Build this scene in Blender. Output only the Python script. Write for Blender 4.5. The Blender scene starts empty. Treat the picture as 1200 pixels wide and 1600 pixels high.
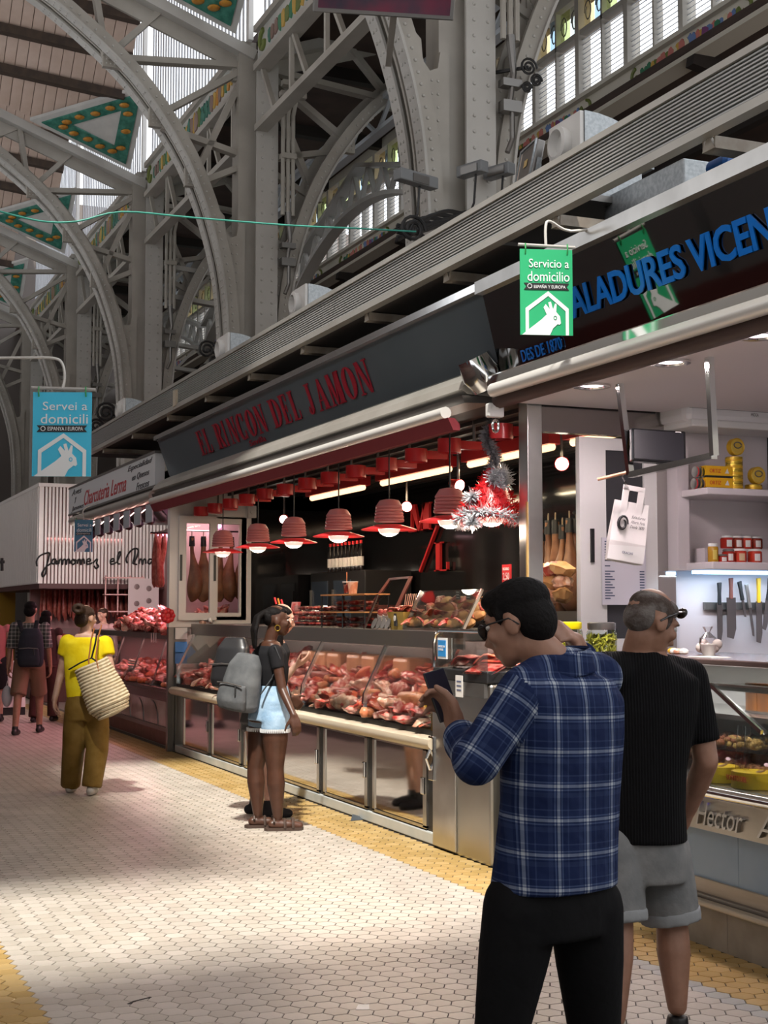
import bpy, bmesh, math, random
from mathutils import Vector, Matrix, Euler
random.seed(7)
SC = bpy.context.scene
COL = SC.collection
PI = math.pi
# ------------------------------------------------------------------ camera
FPX, HC = 2200.0, 1.6
TH = math.atan(155 / FPX); PS = math.atan(934 / FPX * math.cos(TH))
cd = bpy.data.cameras.new('camera'); cam = bpy.data.objects.new('camera', cd); COL.objects.link(cam)
cam.location = (0, 0, HC); cam.rotation_euler = (PI / 2 + TH, 0, -PS)
cd.sensor_fit = 'VERTICAL'; cd.sensor_height = 24; cd.lens = 24 * FPX / 1600
cd.clip_end = 300; cd.clip_start = .05
SC.camera = cam
# ------------------------------------------------------------------ light
SC.view_settings.view_transform = 'Standard'; SC.view_settings.look = 'None'
SC.view_settings.gamma = 1; SC.view_settings.use_curve_mapping = False
SC.view_settings.exposure = 0.48
w = bpy.data.worlds.new('sky'); SC.world = w; w.use_nodes = True
wb = w.node_tree.nodes['Background']; wb.inputs[0].default_value = (.93, .96, 1, 1); wb.inputs[1].default_value = 1.45
sd = bpy.data.lights.new('sun', 'SUN'); sd.energy = 5.2; sd.angle = math.radians(2.6); sd.color = (1, .95, .86)
sun = bpy.data.objects.new('sun', sd); COL.objects.link(sun)
SUNDIR = Vector((.26, .50, -.83)).normalized()      # travelling direction of the sunlight
sun.rotation_euler = SUNDIR.to_track_quat('-Z', 'Y').to_euler(); sun.location = (0, 0, 30)
SC.cycles.use_denoising = True; SC.cycles.use_adaptive_sampling = True; SC.cycles.adaptive_threshold = .03
SC.cycles.max_bounces = 7; SC.cycles.diffuse_bounces = 3; SC.cycles.glossy_bounces = 3; SC.cycles.transparent_max_bounces = 16
SC.cycles.sample_clamp_indirect = 4; SC.cycles.caustics_reflective = False; SC.cycles.caustics_refractive = False
# ------------------------------------------------------------------ helpers
_r = Vector((math.cos(PS), -math.sin(PS), 0)); _fh = Vector((math.sin(PS), math.cos(PS), 0))
_f = _fh * math.cos(TH) + Vector((0, 0, math.sin(TH))); _u = -_fh * math.sin(TH) + Vector((0, 0, math.cos(TH)))
def ray(x, y): return _f + _r * ((x - 600) / FPX) + _u * ((800 - y) / FPX)
def at(x, y, X=None, Y=None, z=None, D=None):
    d = ray(x, y)
    t = X / d.x if X is not None else Y / d.y if Y is not None else (z - HC) / d.z if z is not None else D / d.dot(_fh)
    return d * t + Vector((0, 0, HC))
MATS = {}
def mat(name, col=(.8, .8, .8), rough=.5, metal=0, var=None, vs=6, bump=0, bs=60, emit=0, ecol=None, spec=.5, stretch=(1, 1, 1), coat=0, sss=0, detail=4, sharp=None):
    if name in MATS: return MATS[name]
    m = bpy.data.materials.new(name); m.use_nodes = True; MATS[name] = m
    nt = m.node_tree; N = nt.nodes; L = nt.links; b = N['Principled BSDF']
    b.inputs['Base Color'].default_value = (*col, 1); b.inputs['Roughness'].default_value = rough; b.inputs['Metallic'].default_value = metal
    b.inputs['Specular IOR Level'].default_value = spec; b.inputs['Coat Weight'].default_value = coat
    if sss: b.inputs['Subsurface Weight'].default_value = sss; b.inputs['Subsurface Radius'].default_value = (.02, .008, .005)
    if var or bump:
        tc = N.new('ShaderNodeTexCoord'); mp = N.new('ShaderNodeMapping'); mp.inputs['Scale'].default_value = stretch
        L.new(tc.outputs['Object'], mp.inputs[0])
    if var:
        n = N.new('ShaderNodeTexNoise'); n.inputs['Scale'].default_value = vs; n.inputs['Detail'].default_value = detail
        L.new(mp.outputs[0], n.inputs[0])
        r = N.new('ShaderNodeValToRGB'); a, c = sharp or (.38, .66)
        r.color_ramp.elements[0].position = a; r.color_ramp.elements[1].position = c
        r.color_ramp.elements[0].color = (*col, 1); r.color_ramp.elements[1].color = (*var, 1)
        L.new(n.outputs[0], r.inputs[0]); L.new(r.outputs[0], b.inputs['Base Color'])
    if bump:
        n2 = N.new('ShaderNodeTexNoise'); n2.inputs['Scale'].default_value = bs; n2.inputs['Detail'].default_value = 3
        L.new(mp.outputs[0], n2.inputs[0])
        bp = N.new('ShaderNodeBump'); bp.inputs['Strength'].default_value = bump; bp.inputs['Distance'].default_value = .01
        L.new(n2.outputs[0], bp.inputs['Height']); L.new(bp.outputs[0], b.inputs['Normal'])
    if emit:
        b.inputs['Emission Color'].default_value = (*(ecol or col), 1); b.inputs['Emission Strength'].default_value = emit
    return m
def glass_mat(name, tint=(.93, .97, .96), refl=.08):
    m = bpy.data.materials.new(name); m.use_nodes = True; MATS[name] = m
    nt = m.node_tree; N = nt.nodes; L = nt.links; N.remove(N['Principled BSDF'])
    t = N.new('ShaderNodeBsdfTransparent'); t.inputs[0].default_value = (*tint, 1)
    g = N.new('ShaderNodeBsdfGlossy'); g.inputs['Roughness'].default_value = .02
    fr = N.new('ShaderNodeFresnel'); fr.inputs[0].default_value = 1.35
    ad = N.new('ShaderNodeMath'); ad.operation = 'ADD'; ad.operation = 'MULTIPLY'; ad.inputs[1].default_value = refl / .08 * .55; L.new(fr.outputs[0], ad.inputs[0])
    mx = N.new('ShaderNodeMixShader'); L.new(ad.outputs[0], mx.inputs[0]); L.new(t.outputs[0], mx.inputs[1]); L.new(g.outputs[0], mx.inputs[2])
    L.new(mx.outputs[0], N['Material Output'].inputs[0]); return m
class MB:
    def __init__(s): s.v = []; s.f = []
    def add(s, vs, fs):
        o = len(s.v); s.v += [tuple(v) for v in vs]; s.f += [tuple(i + o for i in f) for f in fs]; return s
    def box(s, a, b):
        x0, y0, z0 = a; x1, y1, z1 = b
        return s.add([(x0, y0, z0), (x1, y0, z0), (x1, y1, z0), (x0, y1, z0), (x0, y0, z1), (x1, y0, z1), (x1, y1, z1), (x0, y1, z1)],
                     [(0, 3, 2, 1), (4, 5, 6, 7), (0, 1, 5, 4), (1, 2, 6, 5), (2, 3, 7, 6), (3, 0, 4, 7)])
    def obox(s, M, sx, sy, sz):
        o = MB().box((-sx / 2, -sy / 2, -sz / 2), (sx / 2, sy / 2, sz / 2)); return s.add([M @ Vector(v) for v in o.v], o.f)
    def beam(s, p, q, w, h, up=(0, 0, 1)):
        p = Vector(p); q = Vector(q); d = (q - p); l = d.length; d.normalize(); up = Vector(up)
        if abs(d.dot(up)) > .98: up = Vector((1, 0, 0))
        x = d.cross(up).normalized(); z = x.cross(d)
        vs = [p + (q - p) * k + x * (a * w / 2) + z * (b * h / 2) for k in (0, 1) for a, b in ((-1, -1), (1, -1), (1, 1), (-1, 1))]
        return s.add(vs, [(3, 2, 1, 0), (4, 5, 6, 7), (0, 1, 5, 4), (1, 2, 6, 5), (2, 3, 7, 6), (3, 0, 4, 7)])
    def tube(s, P, R, n=8, cap=True, sq=1):
        P = [Vector(p) for p in P]; k = len(P); R = R if isinstance(R, (list, tuple)) else [R] * k
        rings = []; up = None
        for i in range(k):
            d = (P[min(i + 1, k - 1)] - P[max(i - 1, 0)])
            if d.length < 1e-9: d = Vector((0, 0, 1))
            d.normalize()
            if up is None:
                up = Vector((0, 0, 1)) if abs(d.z) < .9 else Vector((1, 0, 0))
            x = d.cross(up); x.normalize(); up = x.cross(d); up.normalize()
            rings.append([P[i] + (x * math.cos(2 * PI * j / n) + up * math.sin(2 * PI * j / n) * sq) * R[i] for j in range(n)])
        vs = [v for r in rings for v in r]
        fs = [(i * n + j, i * n + (j + 1) % n, (i + 1) * n + (j + 1) % n, (i + 1) * n + j) for i in range(k - 1) for j in range(n)]
        if cap: fs += [tuple(range(n))[::-1], tuple((k - 1) * n + j for j in range(n))]
        return s.add(vs, fs)
    def lathe(s, prof, c=(0, 0, 0), n=20, M=None, cap=True):
        M = M or Matrix.Translation(c)
        vs = [M @ Vector((r * math.cos(2 * PI * j / n), r * math.sin(2 * PI * j / n), z)) for r, z in prof for j in range(n)]
        k = len(prof); fs = [(i * n + j, i * n + (j + 1) % n, (i + 1) * n + (j + 1) % n, (i + 1) * n + j) for i in range(k - 1) for j in range(n)]
        if cap: fs += [tuple(range(n))[::-1], tuple((k - 1) * n + j for j in range(n))]
        return s.add(vs, fs)
    def ball(s, c, r, n=10, m=6, M=None):
        if not isinstance(r, (list, tuple)): r = (r, r, r)
        M = M or Matrix(); c = Vector(c)
        vs = [c + M @ Vector((0, 0, -r[2]))] + [c + M @ Vector((r[0] * math.sin(PI * i / m) * math.cos(2 * PI * j / n), r[1] * math.sin(PI * i / m) * math.sin(2 * PI * j / n), -r[2] * math.cos(PI * i / m))) for i in range(1, m) for j in range(n)] + [c + M @ Vector((0, 0, r[2]))]
        fs = [(0, 1 + (j + 1) % n, 1 + j) for j in range(n)]
        for i in range(m - 2): fs += [(1 + i * n + j, 1 + i * n + (j + 1) % n, 1 + (i + 1) * n + (j + 1) % n, 1 + (i + 1) * n + j) for j in range(n)]
        e = len(vs) - 1; fs += [(e, 1 + (m - 2) * n + j, 1 + (m - 2) * n + (j + 1) % n) for j in range(n)]
        return s.add(vs, fs)
    def prism(s, poly, o, ax, ay, t):            # 2-D outline in the plane (o; ax, ay), thickened by vector t
        o = Vector(o); ax = Vector(ax); ay = Vector(ay); t = Vector(t); n = len(poly)
        A = [o + ax * a + ay * b for a, b in poly]
        return s.add(A + [p + t for p in A], [tuple(range(n))[::-1], tuple(range(n, 2 * n))] + [(i, (i + 1) % n, n + (i + 1) % n, n + i) for i in range(n)])
    def loft(s, rings, cap=True):                # rings: equal-length loops of points
        n = len(rings[0]); k = len(rings); vs = [v for r in rings for v in r]
        fs = [(i * n + j, i * n + (j + 1) % n, (i + 1) * n + (j + 1) % n, (i + 1) * n + j) for i in range(k - 1) for j in range(n)]
        if cap: fs += [tuple(range(n))[::-1], tuple((k - 1) * n + j for j in range(n))]
        return s.add(vs, fs)
    def mesh(s, name):
        me = bpy.data.meshes.new(name); me.from_pydata(s.v, [], s.f)
        bm = bmesh.new(); bm.from_mesh(me); bmesh.ops.recalc_face_normals(bm, faces=bm.faces); bm.to_mesh(me); bm.free(); return me
    def build(s, name, m, parent=None, smooth=False, bevel=0, loc=None):
        me = s.mesh(name); me.materials.append(m); o = bpy.data.objects.new(name, me); COL.objects.link(o)
        if parent is not None: o.parent = parent
        if loc: o.location = loc
        if smooth:
            for p in me.polygons: p.use_smooth = True
            me.set_sharp_from_angle(angle=math.radians(38 if smooth is True else smooth))
        if bevel:
            b = o.modifiers.new('b', 'BEVEL'); b.width = bevel; b.segments = 2; b.limit_method = 'ANGLE'; b.angle_limit = math.radians(40)
        return o
def tag(o, label=None, cat=None, group=None, kind=None):
    if label: o['label'] = label
    if cat: o['category'] = cat
    if group: o['group'] = group
    if kind: o['kind'] = kind
    return o
def thing(name, label, cat, loc=(0, 0, 0), rz=0, group=None):
    o = bpy.data.objects.new(name, None); COL.objects.link(o); o.location = loc; o.rotation_euler = (0, 0, rz); o.empty_display_size = .1
    return tag(o, label, cat, group)
def child(name, src, parent):                     # a copy of a part that shares its mesh
    c = src.copy(); COL.objects.link(c); c.parent = parent; c.name = name; return c
def dup(root, loc=None, rot=None, label=None, group=None, scale=None):
    r = root.copy(); COL.objects.link(r)
    if loc is not None: r.location = loc
    if rot is not None: r.rotation_euler = rot
    if scale is not None: r.scale = scale
    if label: r['label'] = label
    if group: r['group'] = group
    for ch in list(root.children):
        c = ch.copy(); COL.objects.link(c); c.parent = r
        for g in ch.children:
            d = g.copy(); COL.objects.link(d); d.parent = c
    return r
def text(name, s, m, parent, o, ax, ay, W, Hh, ext=.004, shear=0, space=1.0, bold=0):
    cu = bpy.data.curves.new('txt', 'FONT'); cu.body = s; cu.extrude = .5; cu.shear = shear; cu.space_character = space; cu.resolution_u = 3; cu.offset = bold
    t = bpy.data.objects.new('txt', cu); me = evaluated_mesh(t)
    xs = [v.co.x for v in me.vertices]; ys = [v.co.y for v in me.vertices]
    x0, x1, y0, y1 = min(xs), max(xs), min(ys), max(ys); ax = Vector(ax).normalized(); ay = Vector(ay).normalized(); n = ax.cross(ay)
    inv = wmat(parent).inverted() if parent is not None else Matrix()
    for v in me.vertices:
        v.co = inv @ (Vector(o) + ax * ((v.co.x - x0) / (x1 - x0) * W) + ay * ((v.co.y - y0) / (y1 - y0) * Hh) + n * ((v.co.z + .5) * ext))
    me.materials.clear(); me.materials.append(m); ob = bpy.data.objects.new(name, me); COL.objects.link(ob)
    if parent is not None: ob.parent = parent
    return ob
def wmat(o):
    M = o.matrix_basis.copy()
    while o.parent is not None: o = o.parent; M = o.matrix_basis @ M
    return M
TMP = bpy.data.scenes.new('scratch')
def evaluated_mesh(o):          # evaluate one object alone, in a scratch scene
    TMP.collection.objects.link(o)
    with bpy.context.temp_override(scene=TMP, view_layer=TMP.view_layers[0]):
        dg = bpy.context.evaluated_depsgraph_get(); dg.update(); me = bpy.data.meshes.new_from_object(o.evaluated_get(dg))
    bpy.data.objects.remove(o); return me
def struct(o): o['kind'] = 'structure'; return o
def lamp(name, kind, loc, energy, color, parent=None, size=None, rot=None, sy=None):
    l = bpy.data.lights.new(name, kind); l.energy = energy * .6; l.color = color; o = bpy.data.objects.new(name, l); COL.objects.link(o)
    if kind == 'AREA':
        l.size = size
        if sy: l.shape = 'RECTANGLE'; l.size_y = sy
    elif size: l.shadow_soft_size = size
    o.location = loc
    if rot: o.rotation_euler = rot
    if parent is not None: o.parent = parent
    return o
# ------------------------------------------------------------------ palette
steel = mat('steel', (.62, .61, .59), .28, 1, var=(.5, .49, .47), vs=3, bump=.03, bs=8)
chrome = mat('chrome', (.75, .75, .74), .1, 1, bump=.02, bs=5)
mirror = mat('mirror_steel', (.66, .64, .62), .06, 1)
darksteel = mat('dark_steel', (.22, .21, .2), .35, .8)
black = mat('black', (.012, .012, .013), .45)
blackgloss = mat('black_gloss', (.01, .01, .011), .08)
white = mat('white', (.78, .77, .75), .45)
whitegloss = mat('white_gloss', (.82, .8, .8), .2)
iron = mat('painted_iron', (.45, .425, .38), .5, 0, var=(.36, .335, .295), vs=1.5, bump=.08, bs=30)
iron2 = mat('painted_iron_light', (.54, .525, .495), .45, 0, var=(.45, .435, .405), vs=1.2, bump=.06, bs=30)
rust = mat('iron_primer', (.3, .2, .17), .6, var=(.2, .13, .11), vs=2)
galv = mat('galvanised', (.34, .37, .39), .42, .6, var=(.46, .49, .51), vs=40, detail=2)
red = mat('red_paint', (.5, .014, .02), .35)
redlac = mat('red_lacquer', (.62, .03, .035), .3)
glass = glass_mat('clear_glass')
# ================================================================== SETTING
# ---- floor: hexagonal tiles, rows parallel to the stalls (Y)
grout = mat('grout', (.07, .06, .05), .9)
floor = MB().box((-6, -4, -.05), (4.2, 60, -.004)).add([], []).build('floor', grout); struct(floor)
fl2 = MB().box((4.2, -4, -.05), (30, 60, -.004)).build('slab', mat('dark_floor', (.2, .17, .15), .6), floor)
TW = .0998; RS = TW * .866; E_ = TW / math.sqrt(3)
tcols = dict(beige=[(.50, .455, .395), (.465, .42, .36), (.54, .49, .43)], yellow=[(.48, .32, .12), (.44, .29, .10), (.52, .36, .15)], grey=[(.43, .44, .43), (.47, .47, .46), (.40, .41, .41)])
tm = {k: [mat('%s_tile_%s' % (k, 'abc'[i]), c, .38, var=tuple(x * .86 for x in c), vs=2.2, bump=.05, bs=25) for i, c in enumerate(v)] for k, v in tcols.items()}
def hexpts(s): return [(math.cos(PI / 3 * k) * s, math.sin(PI / 3 * k) * s) for k in range(6)]   # a point along +X
hexm = {}
for k in tm:
    for i in range(3):
        o = MB().loft([[(x, y, -.012) for x, y in hexpts(E_ * .95)], [(x, y, -.0012) for x, y in hexpts(E_ * .95)], [(x, y, 0) for x, y in hexpts(E_ * .925)]])
        me = o.mesh('tile'); me.materials.append(tm[k][i]); hexm[k, i] = me
tiles = []
row0 = int(-2.0 / RS); row1 = int(4.12 / RS)
for r_ in range(row0, row1 + 1):
    X = r_ * RS
    for c in range(int(4.2 / TW), int(25 / TW)):
        Yy = c * TW + (TW / 2 if r_ % 2 else 0)
        d = Vector((X, Yy, -HC)); dz = d.dot(_f)
        if dz < 1: continue
        px_, py_ = 600 + FPX * d.dot(_r) / dz, 800 - FPX * d.dot(_u) / dz
        if not (-60 < px_ < 1260 and py_ < 1660): continue
        kind = 'beige'
        if X > 3.70: kind = 'yellow'
        if X < 1.0 - RS * .5 * (abs((Yy - 6.7) % 7.1) < 3.4): kind = 'yellow' if X < 1.0 else kind
        if X <= 3.70 < X + RS and Yy < 6.3: kind = 'grey'
        tiles.append((dz, px_, py_, X, Yy, kind))
tiles.sort(key=lambda t: t[0])
inview = [t for t in tiles if 0 < t[1] < 1200 and t[2] < 1600 and not (735 < t[1] < 955 and t[2] > 1500)]
near = set(id(t) for t in inview[:300]); rest = {}
for t in tiles:
    i = random.randrange(3)
    if id(t) in near:
        o = bpy.data.objects.new('hexagon_tile', hexm[t[5], i]); COL.objects.link(o); o.parent = floor
        o.location = (t[3], t[4], random.uniform(-.0006, .0006))
    else: rest.setdefault((t[5], i), MB()).loft([[(t[3] + x, t[4] + y, -.012) for x, y in hexpts(E_ * .945)], [(t[3] + x, t[4] + y, 0) for x, y in hexpts(E_ * .93)]])
mm = bpy.data.meshes.new('hexagon_tiling'); vs = []; fs = []; mi = []; ml = []
for (k, i), b in rest.items():
    o = len(vs); vs += b.v; fs += [tuple(x + o for x in f) for f in b.f]; ml.append(tm[k][i]); mi += [len(ml) - 1] * len(b.f)
mm.from_pydata(vs, [], fs); [mm.materials.append(x) for x in ml]; mm.polygons.foreach_set('material_index', mi)
o = bpy.data.objects.new('hexagon_tiling', mm); COL.objects.link(o); o.parent = floor; o['kind'] = 'stuff'
p_ = at(226, 1561, z=0); MB().beam((p_.x - .05, p_.y - .02, .0), (p_.x + .03, p_.y + .015, .0), .012, .003).beam((p_.x - .05, p_.y - .02, .0), (p_.x - .08, p_.y - .05, .0), .012, .003).build('chipped_joint', mat('chip_dark', (.03, .025, .02), .9), floor)
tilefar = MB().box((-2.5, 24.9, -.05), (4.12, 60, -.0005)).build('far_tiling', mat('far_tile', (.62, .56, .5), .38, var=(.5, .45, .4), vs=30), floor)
# ================================================================== IRONWORK
CX = 6.4; FY = [13.1, 20.2, 27.3, 34.4, 41.5]
archL = [(-.46, 3.6), (-.47, 5.0), (-.5, 5.9), (-.6, 6.74), (-.87, 7.68), (-1.27, 8.52), (-1.96, 9.42), (-2.91, 10.2), (-3.6, 10.62), (-4.6, 11.1)]
def interp(A, n):       # Catmull-Rom through A
    out = []
    for i in range(len(A) - 1):
        p0, p1, p2, p3 = A[max(i - 1, 0)], A[i], A[i + 1], A[min(i + 2, len(A) - 1)]
        for k in range(n):
            t = k / n
            out.append(tuple(.5 * (2 * p1[j] + (p2[j] - p0[j]) * t + (2 * p0[j] - 5 * p1[j] + 4 * p2[j] - p3[j]) * t * t + (3 * p1[j] - p0[j] - 3 * p2[j] + p3[j]) * t ** 3) for j in range(len(p1))))
    return out + [tuple(A[-1])]
AC = interp(archL, 4)
def offs(A, d):         # offset a curve (u,z) towards the column side
    out = []
    for i, p in enumerate(A):
        q0, q1 = A[max(i - 1, 0)], A[min(i + 1, len(A) - 1)]; tx, tz = q1[0] - q0[0], q1[1] - q0[1]; l = math.hypot(tx, tz)
        out.append((p[0] + tz / l * d, p[1] - tx / l * d))
    return out
def strip(mb, A, B, s, y0, y1):     # plate between curves A and B at Y offsets y0..y1, mirrored by s
    mb.loft([[(s * a[0], y0, a[1]), (s * b[0], y0, b[1]), (s * b[0], y1, b[1]), (s * a[0], y1, a[1])] for a, b in zip(A, B)])
def rivet(mb, c, n, r=.022):
    n = Vector(n).normalized(); q = n.to_track_quat('Z', 'Y').to_matrix().to_4x4(); q.translation = Vector(c)
    mb.lathe([(r, 0), (r * .75, r * .5), (r * .05, r * .72)], n=6, M=q, cap=False)
def make_frame(detail=True):
    t = thing('iron_column', 'x', 'column', (CX, FY[0], 0))
    MB().box((-.3, -.16, 3), (.3, .16, 10.1)).build('shaft', iron, t)
    MB().box((-.07, -.34, 3), (.27, -.3, 9.9)).box((.085, -.3, 3), (.115, -.16, 9.9)).build('front_plate', iron2, t)
    MB().box((.02, -.16, 0), (.3, .16, 3)).build('lower_shaft', iron, t)
    rv = MB()
    for s in (-1, 1):
        B = offs(AC, .14)
        mb = MB(); strip(mb, AC, offs(AC, .03), s, -.3, -.1); strip(mb, AC, offs(AC, .03), s, .1, .3); mb.build('arch_flange', iron2, t)
        mb = MB(); strip(mb, offs(AC, .01), offs(AC, .2), s, -.26, -.2); strip(mb, offs(AC, .01), offs(AC, .2), s, .2, .26); mb.build('arch_rib', iron, t)
        mb = MB(); strip(mb, offs(AC, .02), offs(AC, .3), s, -.02, .02); mb.build('arch_web', iron, t)
        k0 = [i for i, a in enumerate(AC) if a[1] < 7.55]; W = [AC[i] for i in k0]
        rim = [(-.52, 7.5), (-.5, 7.28), (-.42, 7.18), (-.33, 7.22), (-.3, 7.4), (-.2, 7.4), (-.2, 3.6)]
        MB().prism([(s * a, b) for a, b in offs(W, .02) + [(-.62, 7.6)] + rim], (0, -.2, 0), (1, 0, 0), (0, 0, 1), (0, .12, 0)).build('spandrel_plate', iron, t)
        # rivets
        C1 = offs(AC, .105)
        for i in range(len(AC) - 1):
            for k in (0, .5):
                a = AC[i]; b = AC[i + 1]; u, z = a[0] + (b[0] - a[0]) * k, a[1] + (b[1] - a[1]) * k
                if z < 3.9 or z > 10.4: continue
                nx, nz = -(b[1] - a[1]), (b[0] - a[0]); l = math.hypot(nx, nz)
                for yy in (-.24, -.16, .16, .24): rivet(rv, (s * u, yy, z), (s * nx / l, 0, nz / l), .02)
                c = C1[i]; e = C1[i + 1]; u, z = c[0] + (e[0] - c[0]) * k, c[1] + (e[1] - c[1]) * k
                rivet(rv, (s * u, -.262, z), (0, -1, 0), .02)
        for zz in [4 + .14 * q for q in range(24)]:
            for uu in (-.33, -.4): 
                if zz < 7.1: rivet(rv, (s * uu, -.202, zz), (0, -1, 0), .016)
            uo = min(AC, key=lambda a: abs(a[1] - zz))[0]
            if zz < 7.5:
                for e in (.3, .4): 
                    if uo + e < -.5: rivet(rv, (s * (uo + e), -.202, zz), (0, -1, 0), .016)
        # chords and struts  (u, z) for the aisle side, mirrored for the other
        def bar(name, p, q, wy, h, m=iron): MB().beam((s * p[0], 0, p[1]), (s * q[0], 0, q[1]), wy, h, (0, 0, 1) if abs(p[0] - q[0]) > .05 else (1, 0, 0)).build(name, m, t)
        bar('top_chord', (-.05, 10.05), (-4.6, 11.75), .42, .16, iron2)
        bar('top_chord_web', (-.05, 9.9), (-4.6, 11.55), .05, .3)
        for p, q, wd in (((-2.29, 9.72), (-.2, 9.92), .16), ((-2.29, 9.72), (-1.5, 10.55), .14), ((-2.3, 9.75), (-2.5, 10.9), .14), ((-1.52, 8.95), (-.2, 9.85), .16),
                         ((-1.45, 8.8), (-.1, 8.5), .14), ((-.94, 8.1), (-.2, 9.75), .14), ((-.9, 8.0), (-.1, 8.4), .14), ((-3.3, 10.55), (-3.35, 11.2), .12), ((-3.3, 10.5), (-2.5, 10.95), .12)):
            bar('strut', p, q, wd, .09)
        for c in ((-2.2, 9.72), (-1.5, 8.92), (-.95, 8.08), (-.22, 9.8)):
            mb = MB().box((s * c[0] - .14, -.05, c[1] - .14), (s * c[0] + .14, .05, c[1] + .14)); mb.build('gusset_plate', iron, t)
            for a in (-.09, -.03, .03, .09):
                for b in (-.09, -.03, .03, .09): rivet(rv, (s * c[0] + a, -.052, c[1] + b), (0, -1, 0), .013)
    for zz in [4 + .17 * q for q in range(34)]:
        for uu in (.02, .18): rivet(rv, (uu, -.342, zz), (0, -1, 0), .022)
    rv.build('rivets', iron2, t, True)['kind'] = 'stuff'
    # clamped tie rods on the front face
    for dx in (.32, .4, .48): MB().tube([(dx, -.42, 7.55), (dx, -.42, 9.1), (dx + .05, -.42, 9.35), (dx + .2, -.42, 9.55)], .033, 8).build('tie_rod', iron, t, True)
    MB().box((.27, -.47, 9.38), (.68, -.36, 9.46)).box((.29, -.48, 8.42), (.52, -.3, 8.5)).box((.3, -.48, 9.55), (.68, -.36, 9.63)).build('rod_clamp', iron, t)
    MB().tube([(.4, -.42, 7.6), (.44, -.42, 7.2), (.4, -.42, 6.9)], [.05, .035, .03], 8).box((.3, -.46, 7.05), (.52, -.34, 7.13)).box((.3, -.46, 6.78), (.52, -.34, 6.9)).tube([(.42, -.42, 6.8), (.42, -.42, 6.5), (.36, -.42, 6.35)], .03, 8).build('rod_hook', darksteel, t)
    return t
f0 = make_frame()
labels = ['massive riveted iron column with curved ribs behind the stone-coloured floodlight ledge', 'riveted iron column rising behind the grey ham stall sign, its arch bending over the aisle',
          'riveted iron column just behind the blue hanging banner', 'far riveted iron column, partly hidden by the blue banner', 'farthest riveted iron column at the edge of the picture']
cols = [f0] + [dup(f0, (CX, y, 0)) for y in FY[1:]]
for c, l in zip(cols, labels): c['label'] = l; c['group'] = 'iron columns carrying the market roof'
# ---- longitudinal members between the columns, friezes, louvres
def slatted(name, y0, y1, x, z0, z1, step, m, parent, vertical=False):
    me = None; n = int((z1 - z0) / step) if not vertical else int((y1 - y0) / step)
    for i in range(n):
        if vertical: o = MB().box((-.008, -step * .2, z0), (.008, step * .2, z1)).build('slat', m, parent) if me is None else child('slat', me, parent); o.location = (x, y0 + (i + .5) * step, 0)
        else: o = (MB().obox(Matrix.Rotation(-.6, 4, 'Y'), .13, y1 - y0 - .08, .015).build('slat', m, parent) if me is None else child('slat', me, parent)); o.location = (x, (y0 + y1) / 2, z0 + (i + .5) * step)
        me = me or o
tilewhite = mat('white_tile', (.6, .59, .56), .25, var=(.5, .5, .48), vs=3)
leafg = mat('glaze_green', (.03, .15, .11), .25, var=(.07, .26, .2), vs=9)
orangem = mat('glaze_orange', (.62, .3, .05), .25, var=(.5, .2, .03), vs=20)
slatm = mat('louvre_white', (.74, .78, .84), .4)
fruit = [mat('glaze_' + n, c, .25) for n, c in (('ochre', (.6, .38, .08)), ('olive', (.16, .2, .05)), ('rose', (.6, .2, .17)), ('blue', (.16, .25, .5)), ('cream', (.7, .62, .45)), ('leaf', (.05, .22, .12)), ('plum', (.22, .07, .2)))]
def garland(parent, o, ax, ay, nrm, L, h, n, pal=fruit):
    r = random.Random(5)
    for i in range(n):
        a = (i + .5) / n * L; sz = h * (.5 + .35 * math.sin(PI * (i + .5) / n))
        pts = []; k = 7
        for j in range(k): pts.append((a + sz * .36 * math.cos(2 * PI * j / k) * r.uniform(.6, 1.2), h * (.5 + r.uniform(-.12, .12) * 0) + sz * .5 * math.sin(2 * PI * j / k) * r.uniform(.7, 1.1)))
        MB().prism(pts, o, ax, ay, Vector(nrm) * (.015 + .004 * (i % 3))).build('fruit_relief', pal[r.randrange(len(pal))], parent)
    for e, sg in ((0, -1), (L, 1)):    # curled ends
        P = []
        for j in range(12):
            th = j / 11 * 1.5 * PI; rr = h * .45 * (1 - j / 14); P.append(Vector(o) + Vector(ax) * (e + sg * (h * .4 + rr * math.sin(th))) + Vector(ay) * (h * .5 + rr * math.cos(th) * .9) + Vector(nrm) * .012)
        MB().tube(P, h * .09, 6).build('scroll_relief', fruit[1], parent, True)
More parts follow.
